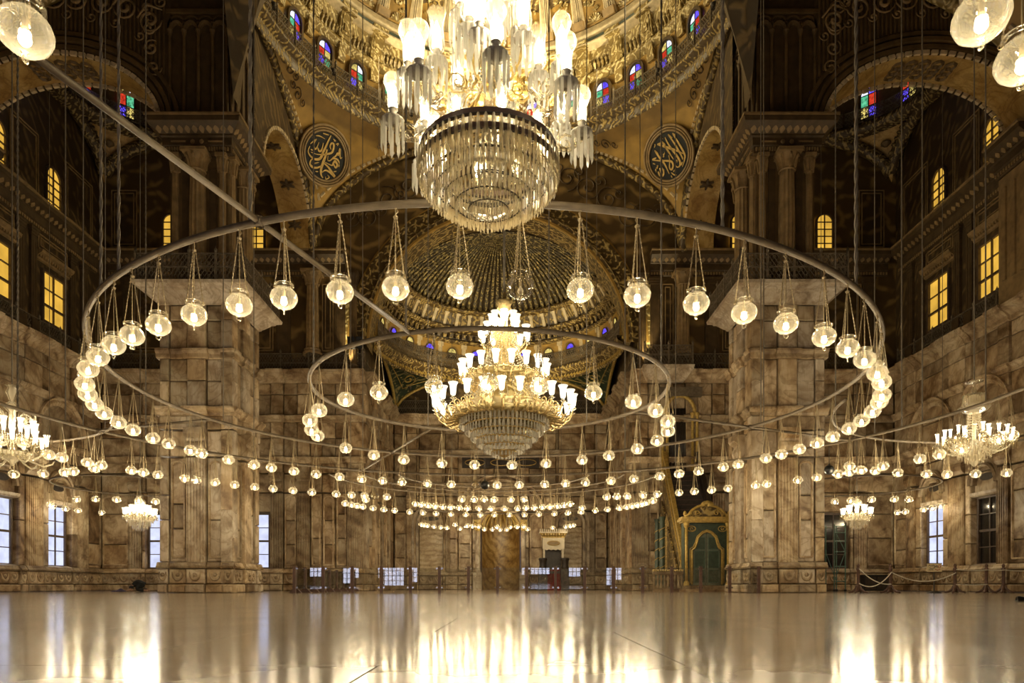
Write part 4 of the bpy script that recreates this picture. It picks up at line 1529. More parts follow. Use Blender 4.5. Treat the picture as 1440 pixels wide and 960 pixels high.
for sg, strokes, cx_ in ((-1, STR_L, 505), (1, STR_R, 485)):
    side = 'left' if sg < 0 else 'right'
    c = V((AX + sg * 9.25, 37.05, 23.15))
    n = (V((AX, 27.0, 15.5)) - c).normalized()
    u = V((0, 0, 1)).cross(n).normalized()
    u = -u if u.x < 0 else u
    z = n.cross(u)
    z = -z if z.z < 0 else z
    c = c + n * .25
    t = thing('calligraphy_roundel', 'round black disc with gold Arabic calligraphy on the %s pendentive' % side, 'roundel')
    t.matrix_world = frame_uzn(c, u, z, n)
    I = Matrix()
    MB().prism([(1.42 * math.cos(2 * PI * k / 40), 1.42 * math.sin(2 * PI * k / 40)) for k in range(40)], Matrix.Translation((0, .3, 0)), .22).build('backing', 'brown_light', t)
    MB().prism([(1.12 * math.cos(2 * PI * k / 40), 1.12 * math.sin(2 * PI * k / 40)) for k in range(40)], I, .02).build('black_field', 'black', t)
    b = MB()
    for r, th in ((1.15, .06), (1.27, .05), (1.4, .07)):
        b.tube([(r * math.cos(2 * PI * k / 48), -.04, r * math.sin(2 * PI * k / 48)) for k in range(48)], th, 6, True)
    b.build('ring_frame', 'brown_light', t, True)
    b = MB()
    sc_ = 1.1 / 350
    for pts, wd in strokes:
        # resample smooth
        q = [V(((x - cx_) * sc_, (490 - y) * sc_)) for x, y in pts]
        out = []
        for i in range(len(q) - 1):
            p0, p1, p2, p3 = q[max(i - 1, 0)], q[i], q[i + 1], q[min(i + 2, len(q) - 1)]
            for s in range(4):
                f = s / 4
                out.append(.5 * ((2 * p1) + (p2 - p0) * f + (2 * p0 - 5 * p1 + 4 * p2 - p3) * f * f + (3 * p1 - p0 - 3 * p2 + p3) * f ** 3))
        out.append(q[-1])
        m = len(out)
        vs = []
        for i, p in enumerate(out):
            d = out[min(i + 1, m - 1)] - out[max(i - 1, 0)]
            d = d.normalized() if d.length else V((1, 0))
            w2 = wd * sc_ * 1.0 * (.35 + .65 * math.sin(PI * min(1, (i + .6) / m * 1.1)))
            nx, nz = -d.y * w2, d.x * w2
            vs += [(p.x + nx, -.03, p.y + nz), (p.x - nx, -.03, p.y - nz), (p.x + nx, -.06, p.y + nz), (p.x - nx, -.06, p.y - nz)]
        fs = []
        for i in range(m - 1):
            a = 4 * i
            fs += [(a + 2, a + 3, a + 7, a + 6), (a, a + 2, a + 6, a + 4), (a + 1, a + 5, a + 7, a + 3)]
        b.add(vs, fs)
    b.build('gold_lettering', 'letter', t)

# ---- side half domes (only their lower far corners come into the picture) and the central dome
for sg in (-1, 1):
    side = 'left' if sg < 0 else 'right'
    SB = Bay((AX + sg * (22.1 - BW), 17.6), BW, ZC, ZR, 0 if sg > 0 else PI)
    sb = bay_shell(SB, 'ceiling_side_%s' % side, '%s side half dome over the aisle' % side, 1.2, 'gilt_dim', 'ochre')
    ring_sweep(SB, [(0.0, 24.5), (.1, 25.0), (.46, 25.2), (.46, 25.35), (0, 25.35)]).build('ring_cornice', 'gilt_dim', sb, True)
    q = -1 if sg < 0 else 1
    for s2 in (-1, 1):
        for (ta, tb) in ((0.0, .5), (.5, 1.0)):
            f = lambda s, ta=ta, tb=tb: SB.pend(s2, ta + (tb - ta) * s, .0)
            MB().tube([f(i / 30) + V((-sg * .08, 0, -.03)) for i in range(31)], .24, 6).build('pendentive_border', 'gilt_bright', sb, True)
            f2 = lambda s, ta=ta, tb=tb: SB.pend(s2, ta + (tb - ta) * s, .14)
            curve_border('border_braid', 'cream_dash', f2, 34, V((-sg * .05, 0, -.06)), .1, .14, sb)
b = MB()
cb = Bay((AX, 17.6), BW, 24.0, 30.4, 0)
b.grid(lambda u, v: cb.dome(-PI + 2 * PI * u, PI / 2 * v), 64, 14)
cd = struct(b, 'ceiling_dome', 'gilt_dim', 'central dome far above the lamp rings', True)
b = MB()
for ang in (0, PI / 2, PI, 3 * PI / 2):
    c2 = Bay((AX, 17.6), BW, 20.0, 30.4, ang)
    for sg in (-1, 1):
        b.grid(lambda u, v: c2.pend(sg, u, v), 20, 6)
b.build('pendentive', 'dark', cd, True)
# great arch soffits between the piers
b = MB()
for (yy) in (28.0,):
    fr = frame((AX, yy, 0), (1, 0, 0), (0, -1, 0))
    pts = arch_pts(BW - .02, ZC + .1, 10.4, 40)
    soffit(b, fr, BW - .02, ZC + 1.0, 10.4, .7, 40)
    arch_wall(b, fr @ Matrix.Translation((0, .1, 0)), BW - .02, ZC + 1.0, 10.4, 31, 40)
b.build('great_arch', 'umber', cd)
# roof over the rest so that no sky leaks in
MB().box(XL - .5, XR + .5, YB - .5, AY + 2.0, 41.2, 41.6).build('roof_slab', 'umber', cd)
b = MB()
b.box(XL - .9, XL - .4, YB - .5, AY + 2, 26, 41.4).box(XR + .4, XR + .9, YB - .5, AY + 2, 26, 41.4).box(XL - .5, XR + .5, YB - .8, YB - .4, 26, 41.4).box(XL - .5, XR + .5, AY + 1.6, AY + 2, 26, 41.4)
b.build('roof_wall', 'umber', cd)

# ---- corner bays
for sg in (-1, 1):
    side = 'left' if sg < 0 else 'right'
    cxm = ((XL if sg < 0 else XR) + AX + sg * (BW + 1.6)) / 2
    hw = abs((XL if sg < 0 else XR) - (AX + sg * (BW + 1.6))) / 2
    CB = Bay((cxm, 35.0), 4.1, 22.9, 25.5, PI / 2)
    CB.sx = hw / 4.1
    oldP = CB.P
    CB.P = lambda x, y, z, c=CB: V((c.c[0] + x * c.sx, c.c[1] + y, z))
    cr = bay_shell(CB, 'ceiling_corner_%s' % side, '%s corner bay with a small dome on patterned arches' % side, PI / 2, 'gilt_dim', 'soffit', full=True)
    for v_ in cr.data.vertices:
        v_.co.z += 2.8
    ring_sweep(CB, [(.0, 25.5), (.0, 28.4)], PI, 64).build('drum_wall', 'brown', cr, True)
    b = MB()
    CB2 = Bay((cxm, 35.0), 4.1, 22.9, 25.5, -PI / 2)
    CB2.P = lambda x, y, z, c=CB2, s=CB.sx: V((c.c[0] - x * s, c.c[1] - y, z))
    for bb in (CB, CB2):
        for s2 in (-1, 1):
            for (ta, tb) in ((0.0, .5), (.5, 1.0)):
                b.tube([bb.pend(s2, ta + (tb - ta) * i / 20, .04) + V((0, 0, -.12)) for i in range(21)], .34, 6)
    b.build('patterned_arch', 'checker', cr, True)
    ds = MB()
    for bb in (CB, CB2):
        for s2 in (-1, 1):
            for (ta, tb) in ((0.0, .5), (.5, 1.0)):
                for i in range(18):
                    f = lambda s: bb.pend(s2, ta + (tb - ta) * s, .04)
                    p = f((i + .5) / 18)
                    d = (f((i + .8) / 18) - f((i + .2) / 18))
                    cdir = (V((cxm, 35, 22)) - p).normalized()
                    ds.bar(p + cdir * .3 - d * .3, p + cdir * .3 + d * .3, .5, .12)
    ds.build('arch_pattern_blocks', 'checker', cr)
    b = MB()
    ring_sweep(CB, [(-.3, 25.05), (.1, 25.1), (.3, 25.25), (.34, 25.5), (-.2, 25.55)], PI, 64, b)
    b.build('ring_cornice', 'checker', cr, True)
    ring_sweep(CB, [(.0, 28.1), (.2, 28.15), (.24, 28.4), (.0, 28.45)], PI, 64).build('drum_cornice', 'brown_light', cr, True)
    for k in range(-4, 5):
        th = k * R_(27) + sg * R_(13.5)
        u_ = V((math.cos(th), -math.sin(th), 0))
        m = frame(CB.P((CB.w - .05) * math.sin(th), (CB.w - .05) * math.cos(th), 25.85), u_, V((0, 0, 1)).cross(u_))
        m = frame(CB.P((CB.w - .05) * math.sin(th), (CB.w - .05) * math.cos(th), 25.85), u_, (-math.sin(th), -math.cos(th), 0))
        if abs(k) < 4:
            window(m.translation, m.col[0].xyz, -m.col[1].xyz, .42, 1.25, 'st_blue', 2, 2, .42, 'stained glass window of the %s corner dome, %s of the axis' % (side, ('%d left' % -k if k < 0 else '%d right' % k) if k else 'exactly'),
                   'iron', sash=0, depth=.06, panes=[pal[1], pal[0], pal[2]][k % 3])
    for i in range(14):
        th = -PI / 2 + PI * (i + .5) / 14
        p = CB.P((CB.w - .25) * math.sin(th), (CB.w - .25) * math.cos(th), 25.55)
        inst('railing_panel', lattice_mesh(.95, .8, .14), cr, Matrix.Translation(p) @ Matrix.Rotation(-th, 4, 'Z'))
    # boss hanging on the pendentive
    for s2 in (-1, 1):
        p = CB.pend(s2, .5, .45)
        MB().lathe([(0, -.12), (.12, -.1), (.2, 0), (.26, .02), (.26, .1)], 10, p + V((0, -.1, -.1))).build('pendentive_boss', 'brown', cr, True)

# ------------------------------------------------------------------ apse
AB = Bay((AX, 41.5), AH, 12.3, 15.1, PI / 2, 6.4)
apse = bay_shell(AB, 'ceiling_apse', 'ribbed golden half dome over the prayer niche', PI / 2, 'umber', 'green_paint')
# the short barrel in front of it
b = MB()
fr = frame((AX, YF, 0), (1, 0, 0), (0, -1, 0))
soffit(b, fr, AH, zs, rise, 2.5, 40)
b.build('front_arch_soffit', 'gilt_dim', apse, True)
nr = 46
rib_me = None
for i in range(nr):
    th = -PI / 2 + PI * (i + .5) / nr
    pts = [AB.dome(th, R_(37) + R_(51) * s / 12, .12) for s in range(13)]
    wd = [max(.02, (PI / nr) * AB.w * math.cos(R_(37) + R_(51) * s / 12) * .34) for s in range(13)]
    MB().tube(pts, wd, 6).build('dome_rib', 'gilt_rib', apse, True)
dome_band(AB, apse, 'rib_foot_cornice', 'gilt_dim', [(R_(33.5), .04), (R_(34), .2), (R_(35.2), .24), (R_(36), .38), (R_(37.2), .38), (R_(37.6), .1)])
dome_band(AB, apse, 'panel_cornice', 'gilt_dim', [(R_(22.5), .04), (R_(23), .16), (R_(24.2), .2), (R_(25), .34), (R_(26.2), .36), (R_(26.6), .1)])
dome_band(AB, apse, 'lower_cornice', 'gilt_dim', [(R_(16.2), .04), (R_(16.6), .2), (R_(17.6), .34), (R_(18.6), .36), (R_(19), .1)])
dome_band(AB, apse, 'window_band', 'ochre', [(R_(.5), .05), (R_(16.4), .06)])
for i in range(23):
    th = -PI / 2 + PI * (i + .5) / 23
    m = AB.fr(th, R_(27.2), .08)
    MB().mbox(m, -.33, .33, -.05, 0, 0.02, .74).build('relief_panel', 'gilt_dim', apse)
    th2 = -PI / 2 + PI * i / 23
    if i:
        m = AB.fr(th2, R_(26.8), .08)
        MB().mbox(m, -.1, .1, -.14, 0, -.02, .82).mbox(m, -.14, .14, -.2, 0, .7, .84).build('panel_pier', 'cream', apse)
b = MB()
for i in range(46):
    m = AB.fr(-PI / 2 + PI * (i + .5) / 46, R_(19.5), .1)
    b.mbox(m, -.12, .12, -.16, 0, 0, .34).mbox(m, -.17, .17, -.2, 0, .3, .36)
b.build('bracket_course', 'gilt_dim', apse, kind='stuff')
for k in range(-6, 7):
    th = k * R_(13.8)
    m = AB.fr(th, R_(7.0), .2)
    g = 'st_blue' if k % 2 else 'st_yellow'
    lab = 'small %s arched window under the apse dome, %s' % ('blue' if k % 2 else 'yellow', 'on the axis' if k == 0 else 'number %d %s of the axis' % (abs(k), 'left' if k < 0 else 'right'))
    window(m.translation, m.col[0].xyz, -m.col[1].xyz, .34, .4, 'dusk', 1, 1, .34, lab, 'umber', sash=0, depth=.08, panes=['dusk', g])
    m = AB.fr(th + R_(6.9), R_(5.0), .06)
    if k < 6:
        MB().mbox(m, -.14, .14, -.14, 0, 0, 1.05).mbox(m, -.2, .2, -.22, 0, 1.0, 1.3).build('drum_pilaster', 'cream', apse)
ring_sweep(AB, [(0.0, 14.35), (.06, 14.4), (.1, 14.8), (.22, 14.86), (.42, 14.96), (.46, 15.1), (.46, 15.2), (0, 15.2)]).build('ring_cornice', 'gilt_dim', apse, True)
b = MB()
for i in range(90):
    th = -PI / 2 + PI * (i + .5) / 90
    p = AB.P((AB.w - .14) * math.sin(th), (AB.w - .14) * math.cos(th), 14.55)
    b.mbox(Matrix.Translation(p) @ Matrix.Rotation(-th, 4, 'Z') @ Matrix.Rotation(PI / 4, 4, 'Y'), -.07, .07, -.07, .07, -.07, .07)
b.build('ring_lozenges', 'gold_paint', apse, kind='stuff')
for i in range(18):
    th = -PI / 2 + PI * (i + .5) / 18
    p = AB.P((AB.w - .34) * math.sin(th), (AB.w - .34) * math.cos(th), 15.2)
    ln = (AB.w - .34) * PI / 18
    inst('railing_panel', lattice_mesh(round(ln, 3), 1.0, .15), apse, Matrix.Translation(p) @ Matrix.Rotation(-th, 4, 'Z'))
for sg in (-1, 1):
    for (ta, tb) in ((0.0, .5), (.5, 1.0)):
        for q, r, mt in ((.02, .12, 'gold_paint'), (.3, .03, 'gold_paint'), (.85, .04, 'gold_paint')):
            MB().tube([AB.pend(sg, ta + (tb - ta) * i / 24, q) + V((-sg * .06, -.06, 0)) for i in range(25)], r, 5).build('gilt_border', mt, apse, True)
    b = MB()
    for (t, q, r) in ((.5, .55, .55), (.36, .6, .4), (.64, .6, .4), (.26, .7, .28), (.74, .7, .28)):
        p = AB.pend(sg, t, q)
        u = (AB.pend(sg, t + .02, q) - AB.pend(sg, t - .02, q)).normalized()
        z = (AB.pend(sg, t, q + .02) - AB.pend(sg, t, q - .02)).normalized()
        nn = u.cross(z).normalized()
        if nn.dot(V((AX, 41, 12)) - p) < 0:
            nn = -nn
        scroll(b, frame_uzn(p, u, z, nn), (0, 0), r, 1.5, sg, .05, t * 9)
    b.build('gilt_scrolls', 'gold_paint', apse, True)

# apse walls
b = MB().box(AX - AH - 1.2, AX - 1.45, AY + T0, AY + 2.0, 0, 22).box(AX + 1.45, AX + AH + 1.2, AY + T0, AY + 2.0, 0, 22).box(AX - 1.45, AX + 1.45, AY + T0, AY + 2.0, 5.7, 22)
wall_apse = struct(b, 'wall_apse', 'dark', 'marble back wall of the apse with the prayer niche')
ac = [(-7.5, -6.6, 'P'), (-6.6, -5.9, 'F'), (-5.9, -5.75, 'E'), (-5.75, -4.05, 'W'), (-4.05, -3.9, 'E'), (-3.9, -3.0, 'P'), (-3.0, -2.0, 'P')]
colsA = [(AX + a, AX + b_, k) for a, b_, k in ac] + [(AX - 2.0, AX - 1.4, 'E'), (AX - 1.4, AX + 1.4, 'N'), (AX + 1.4, AX + 2.0, 'E')] + [(AX - b_, AX - a, k) for a, b_, k in reversed(ac)]
elevation(wall_apse, (0, AY + T0, 0), (1, 0, 0), (0, -1, 0), colsA, ('marble', 'marble_dark', 'marble'), True)
FA = frame((0, AY + T0, 0), (1, 0, 0), (0, -1, 0))
railing(wall_apse, (AX - AH, AY + .1), (AX + AH, AY + .1), ZM, 1.5)
for sg in (-1, 1):
    side = 'left' if sg < 0 else 'right'
    X = AX + sg * AH
    u, n = ((0, 1, 0), (1, 0, 0)) if sg < 0 else ((0, -1, 0), (-1, 0, 0))
    xo = X + sg * T0
    b = MB()
    x0, x1 = sorted((xo, xo + sg * .7))
    b.box(x0, x1, YF + .6, AY + .6, 0, 22)
    ws = struct(b, 'wall_apse_%s' % side, 'dark', '%s flank of the apse in streaked marble' % side)
    cl = [(YF + .05, YF + .9, 'F'), (YF + .9, YF + 2.6, 'P'), (YF + 2.6, YF + 3.4, 'F'), (YF + 3.4, YF + 4.8, 'P'), (YF + 4.8, YF + 5.6, 'F'), (YF + 5.6, YF + 7.2, 'P'), (YF + 7.2, YF + 8.0, 'F'), (YF + 8.0, AY, 'P')]
    if sg > 0:
        cl = [(-b_, -a_, k) for a_, b_, k in reversed(cl)]
    elevation(ws, (xo, 0, 0), u, n, cl, ('marble', 'marble_dark'), True)
    railing(ws, (X + sg * .2, YF + .3), (X + sg * .2, AY), ZM, 1.5)
    # alabaster door panels in blind arches
    c = AX + sg * 4.9
    MB().mbox(FA, c - .82, c + .82, -.16, 0, 1.24, 4.4).build('alabaster_door_panel', 'panel_wavy', wall_apse)
    b = MB()
    for (hw, r) in ((.95, 1.0), (1.25, 1.35)):
        sweep_profile(b, [(-hw, 1.24)] + arch_pts(hw, 4.6, r, 14) + [(hw, 1.24)], [(-.1, .3), (-.08, T0 + .1), (.08, T0 + .14), (.1, .3)], FA @ Matrix.Translation((c, 0, 0)))
    b.build('door_arch', 'marble', wall_apse)
    pts = [(.55 * math.cos(2 * PI * k / 20), .15 * math.sin(2 * PI * k / 20)) for k in range(20)]
    MB().prism(pts, FA @ Matrix.Translation((c, -T0 + .08, 5.0)), .05).build('dark_oval_grille', 'iron', wall_apse)
    # two pale columns flanking the niche
    column(wall_apse, (AX + sg * 1.62, AY - .1), .16, 1.2, 4.9, 'marble_pale', 'gold_paint', 10)
    MB().box(AX + sg * 1.62 - .3, AX + sg * 1.62 + .3, AY - .4, AY + .3, 0, 1.2).build('column_plinth', 'marble_pale', wall_apse)
# the niche itself: a half round recess lined with honey marble
b = MB()
b.lathe([(1.35, 0.0), (1.35, 4.4)], 14, (AX, AY + .05, 0), 0.0, PI)
b.lathe([(1.35 * math.cos(R_(9 * k)), 4.4 + 1.2 * math.sin(R_(9 * k))) for k in range(11)], 14, (AX, AY + .05, 0), 0.0, PI)
arch_wall(b, FA @ Matrix.Translation((AX, -.36, 0)), 1.35, 4.4, 1.2, 5.6, 16)
nic = b.build('prayer_niche', 'marble_gold', wall_apse, True)
for k in range(11):
    a = PI * (k + .5) / 11
    MB().tube([(AX + 1.33 * math.cos(R_(q)) * math.cos(a), AY + .05 + 1.33 * math.cos(R_(q)) * math.sin(a), 4.4 + 1.18 * math.sin(R_(q))) for q in range(0, 85, 12)], [.1, .1, .09, .08, .07, .05, .04, .02], 5).build('niche_rib', 'gold_paint', nic, True)
b = MB()
for (hw, z0, r, e) in ((1.5, 4.5, 1.25, .12), (2.6, 5.2, 2.5, .16), (3.0, 5.2, 2.9, .1)):
    sweep_profile(b, arch_pts(hw, z0, r, 22), [(-e, .2), (-e, T0 + .1), (e * .4, T0 + .2), (e, T0 + .05), (e, .2)], FA @ Matrix.Translation((AX, 0, 0)))
b.build('niche_arch', 'marble', wall_apse)
b = MB()
b.mbox(FA, AX - 2.7, AX + 2.7, -T0 - .14, 0, 8.55, 9.3)
b.build('dark_inscription_panel', 'wood_dark', wall_apse)
b = MB()
for x in (-1.8, 0, 1.8):
    b.tube([FA @ V((AX + x + .7 * math.cos(2 * PI * k / 16), -T0 - .15, 8.92 + .22 * math.sin(2 * PI * k / 16))) for k in range(16)], .03, 4, True)
b.build('panel_cartouche', 'gold_paint', wall_apse)

# ------------------------------------------------------------------ small uplighters standing on the galleries
def uplighter(loc, aim, label, watts, size=1.35, col=(1.0, .82, .46)):
    t = thing('uplighter', label, 'floodlight', loc)
    MB().lathe([(.09, 0), (.09, .02), (.02, .04), (.02, .12)], 8).build('stand', 'iron', t)
    MB().lathe([(.05, .1), (.08, .12), (.11, .26), (.1, .26), (.06, .14)], 10).build('reflector', 'iron', t)
    ld = bpy.data.lights.new('uplight', 'SPOT')
    ld.energy = watts
    ld.color = col
    ld.spot_size = size
    ld.spot_blend = .8
    ld.shadow_soft_size = .08
    o = bpy.data.objects.new('uplight', ld)
    COL.objects.link(o)
    o.parent = t
    o.location = (0, 0, .3)
    o.rotation_euler = (V(aim) - V(loc)).to_track_quat('-Z', 'Y').to_euler()
    return t


for i, deg in enumerate((-80, -55, -28, 0, 28, 55, 80)):
    th = R_(deg)
    q = FB.P((FB.w - .7) * math.sin(th), (FB.w - .7) * math.cos(th), 25.34)
    # each throws its light up and across to the opposite cornice
    a = FB.dome(-th * .8, R_(22))
    uplighter(q, a, 'small floodlight on the half dome gallery, %s from left' % ['first', 'second', 'third', 'fourth', 'fifth', 'sixth', 'seventh'][i], 2300, 1.9)
for sg in (-1, 1):
    side = 'left' if sg < 0 else 'right'
    uplighter((AX + sg * 8.3, YF - .38, ZM + .02), (AX + sg * 8.1, YF + .5, 16.5), 'small floodlight on the balcony %s of the apse arch' % side, 500, 1.0)
    uplighter((AX + sg * 5.5, 43.0, 12.3), (AX - sg * 3, 47.0, 19.5), 'small floodlight on the %s apse gallery' % side, 1200, 2.2)

# ------------------------------------------------------------------ hanging lamps on their rings
def glow(name, col, strength):
    """lit glass: gives off light and lets the light of its bulb through"""
    m, nt, out = nodes(name)
    e = N(nt, 'ShaderNodeEmission')
    e.inputs['Color'].default_value = c4(col)
    e.inputs['Strength'].default_value = strength
    t = N(nt, 'ShaderNodeBsdfTransparent')
    a = N(nt, 'ShaderNodeAddShader')
    L(nt, e.outputs[0], a.inputs[0])
    L(nt, t.outputs[0], a.inputs[1])
    L(nt, a.outputs[0], out.inputs[0])
    try:
        m.cycles.emission_sampling = 'NONE'
    except Exception:
        pass
    return m


M['bulb'] = glow('lit_bulb', (1.0, 0.82, 0.48), 14.0)
M['bulb_white'] = glow('lit_bulb_white', (1.0, 0.88, 0.62), 9.0)
M['shade_lit'] = glow('lit_frosted_shade', (1.0, 0.88, 0.62), 1.1)
M['bulb_off'] = plain('unlit_bulb', (0.5, 0.45, 0.36), .2)

ONES = ['', 'first', 'second', 'third', 'fourth', 'fifth', 'sixth', 'seventh', 'eighth', 'ninth', 'tenth', 'eleventh', 'twelfth', 'thirteenth', 'fourteenth', 'fifteenth', 'sixteenth', 'seventeenth', 'eighteenth', 'nineteenth']
TENS = {2: ('twentieth', 'twenty'), 3: ('thirtieth', 'thirty'), 4: ('fortieth', 'forty'), 5: ('fiftieth', 'fifty'), 6: ('sixtieth', 'sixty'), 7: ('seventieth', 'seventy')}


def ordinal(n):
    if n < 20:
        return ONES[n]
    a, b_ = divmod(n, 10)
    return TENS[a][0] if b_ == 0 else TENS[a][1] + '-' + ONES[b_]


ZP, ZL = 5.17, 4.10              # height of the ring pipes and of the globes
HX, HY = -0.54, 17.6             # common centre of the rings
R1, R2, R3 = 8.74, 4.40, 13.2

GLOBE = [(.0, -.142), (.03, -.142), (.095, -.126), (.15, -.08), (.177, -.02), (.177, .02), (.158, .07), (.122, .108), (.092, .130), (.086, .142), (.098, .158)]
me_globe = MB().lathe(GLOBE, 24).mesh('globe', 'globe', True)
me_globe_s = MB().lathe(GLOBE, 12).mesh('globe', 'globe', True)
me_rim = MB().tube([(.112 * math.cos(2 * PI * k / 20), .112 * math.sin(2 * PI * k / 20), .168) for k in range(20)], .02, 6, True).mesh('rim', 'chimney', True)
fin = MB().tube([(.03 * math.cos(2 * PI * k / 10), 0, -.178 + .03 * math.sin(2 * PI * k / 10)) for k in range(10)], .009, 5, True)
fin.lathe([(.03, -.142), (.018, -.15), (.012, -.155)], 8)
me_fin = fin.mesh('finial', 'chimney', True)
BULB = [(0, -.095), (.022, -.090), (.038, -.070), (.042, -.052), (.034, -.026), (.018, -.004), (.014, .012), (0, .014)]
me_bulb = MB().lathe(BULB, 14).mesh('bulb', 'bulb', True)
me_bulb_off = MB().lathe(BULB, 14).mesh('bulb', 'bulb_off', True)
me_bulb_s = MB().lathe(BULB, 8).mesh('bulb', 'bulb', True)
me_sock = MB().lathe([(.018, .008), (.022, .03), (.02, .09), (.006, .12), (.006, .9), (.003, .96)], 6).mesh('bulb_cord', 'chain')


def chain_tube(b, p, q, r=.0065, links=26):
    p, q = V(p), V(q)
    for i in range(links):
        a, c = p + (q - p) * (i / links), p + (q - p) * ((i + .86) / links)
        b.bar(a, c, r * (2.6 if i % 2 else 1.3), r * (1.3 if i % 2 else 2.6))


me_ch = []
for k in range(3):
    a = 2 * PI * k / 3 + .4
    b = MB()
    chain_tube(b, (.125 * math.cos(a), .125 * math.sin(a), .165), (.018 * math.cos(a), .018 * math.sin(a), .90))
    b.tube([(.128 * math.cos(a) + .018 * math.cos(j * PI / 3) * math.cos(a), .128 * math.sin(a) + .018 * math.cos(j * PI / 3) * math.sin(a), .165 + .018 * math.sin(j * PI / 3)) for j in range(6)], .004, 4, True)
    me_ch.append(b.mesh('chain', 'chain'))
me_hook = MB().lathe([(.02, .88), (.032, .9), (.032, .915), (.01, .93), (.008, ZP - ZL - .06), (.018, ZP - ZL - .05), (.0, ZP - ZL - .046)], 8).tube([(.0, .0, .95), (.03, 0, .98), (.02, 0, 1.0), (0, 0, 1.01)], .008, 5).mesh('hook', 'chain')
hs = MB()
for k in range(3):
    a = 2 * PI * k / 3 + .4
    hs.bar((.125 * math.cos(a), .125 * math.sin(a), .16), (.012 * math.cos(a), .012 * math.sin(a), .92), .012)
hs.bar((0, 0, .05), (0, 0, ZP - ZL - .04), .012)
hs.box(-.02, .02, -.02, .02, ZP - ZL - .05, ZP - ZL - .036)
me_hang = hs.mesh('hanger', 'chain')


def globe_lamp(loc, label, group, near, lit=True, rz=0.0):
    t = thing('globe_lamp', label, 'lamp', loc, group, rz)
    if near:
        inst('globe', me_globe, t)
        inst('rim', me_rim, t)
        inst('finial', me_fin, t)
        inst('bulb', me_bulb if lit else me_bulb_off, t)
        inst('bulb_cord', me_sock, t)
        for me in me_ch:
            inst('chain', me, t)
        inst('hook', me_hook, t)
    else:
        inst('globe', me_globe_s, t)
        inst('bulb', me_bulb_s if lit else me_bulb_off, t)
        inst('hanger', me_hang, t)
    if lit:
        point_light(t, (0, 0, -.04), LAMP_W, LAMP_COL, .045)
    return t


PX1 = [(145, 503), (158.4, 485), (179.6, 470), (212.6, 454), (259, 437), (317, 419), (386.5, 410.6), (464, 397), (553, 400), (643, 386), (732, 402.5), (821, 400), (896, 415.5), (975.5, 429),
       (1040.5, 442.6), (1097, 458), (1144, 478), (1182, 492), (1210.6, 506.5), (1230.6, 524.7), (1244, 537), (1250, 554.5), (1249, 564), (1238, 577.5), (1222.5, 591), (1202, 602.4), (1180.5, 614), (1156.7, 623),
       (1134, 631.7), (1105.5, 639), (1076, 644), (1045.4, 653.4), (1013.4, 656), (981, 662), (951.4, 665.3), (920, 667.4), (886.9, 671.8), (855.7, 674.5), (823.8, 678.3), (793, 678.3), (762.8, 677.7), (730, 681), (699, 680.4),
       (668.8, 681.8), (636.3, 678.3), (605.4, 676), (571.8, 674), (541, 674.5), (510, 672.9), (479, 670), (448, 665.8), (415.8, 662), (382.8, 657.4), (356, 653.5), (325.8, 645.8), (293.8, 636.6), (269.8, 633), (243, 623.6),
       (220.7, 616), (200.4, 604.6), (179.6, 594.3), (163, 581.6), (149, 569.4), (138.7, 555.8), (135.4, 542), (135.4, 520.6)]
PX2 = [(482.7, 561), (452, 577.5), (438.8, 591), (441, 604.6), (460.8, 612.7), (491.4, 629.5), (528.5, 639), (572.9, 644.7), (620, 652), (668, 652), (720, 653.4), (533.4, 551.8), (606, 539.6), (687, 538), (762.8, 539.6),
       (842.8, 549), (900.4, 562.6), (935, 575.4), (948.6, 591.6), (946, 606), (927, 619.5), (897.7, 631), (861, 641.4), (816, 645.8), (768, 651.5)]
PX3 = [(35, 45), (1380, 25), (1437, 85), (65, 640), (96.4, 642), (126.5, 650), (157, 652.8), (186.3, 663), (197.7, 662.5), (214.8, 668), (244, 675), (275.7, 681.5), (302.5, 686.4), (330, 690), (358, 692.6), (384, 696),
       (412, 695.3), (438.6, 697.5), (466.4, 696.7), (492, 696.7), (518.5, 694), (529.6, 696), (544, 689), (648.8, 703.3), (667, 700.8), (682, 700), (694, 699.7), (718, 700.5), (736, 700), (851, 696.7), (865.8, 698), (876, 694.7), (903.7, 695.8),
       (930.5, 697), (955, 696.7), (983, 692.6), (1009, 690.7), (1037, 689.4), (1065, 687), (1092, 683.7), (1121.8, 681), (1148.8, 671), (1184, 672), (1206, 666), (1236, 663.6), (1263, 657), (1293.5, 656),
       (1321, 651), (1352.5, 648.5), (1406, 642.5), (1420, 635)]
PXF = [(485.3, 707), (499.7, 703.3), (497, 708.7), (514.5, 701.7), (510, 711), (524.5, 713.3), (539.7, 715), (555, 716), (576, 719.5), (586, 710.8), (600, 708.7), (603.5, 711.5), (594.7, 719.7), (615.5, 708), (619.7, 713.8), (613.3, 720.5),
       (632.7, 707), (636, 713.8), (634.3, 722), (654.5, 714.2), (655, 721.7), (673.3, 713.7), (675.5, 724), (690.8, 715.3), (695.3, 723.7), (709.5, 716.2), (716.3, 722), (729, 715), (737.5, 722.5), (746.7, 713.8), (753.3, 704.7), (757.8, 724),
       (764.5, 714.7), (771, 706.3), (779.7, 721.3), (786.7, 707.5), (783.3, 712.5), (798.8, 721.3), (802, 709.7), (819, 710), (817, 718.3), (837, 717.5), (854.5, 718), (871.3, 714.5), (885.8, 713), (884.5, 701.7), (900.8, 705), (898.7, 710),
       (909, 710.8), (918.3, 706.3)]
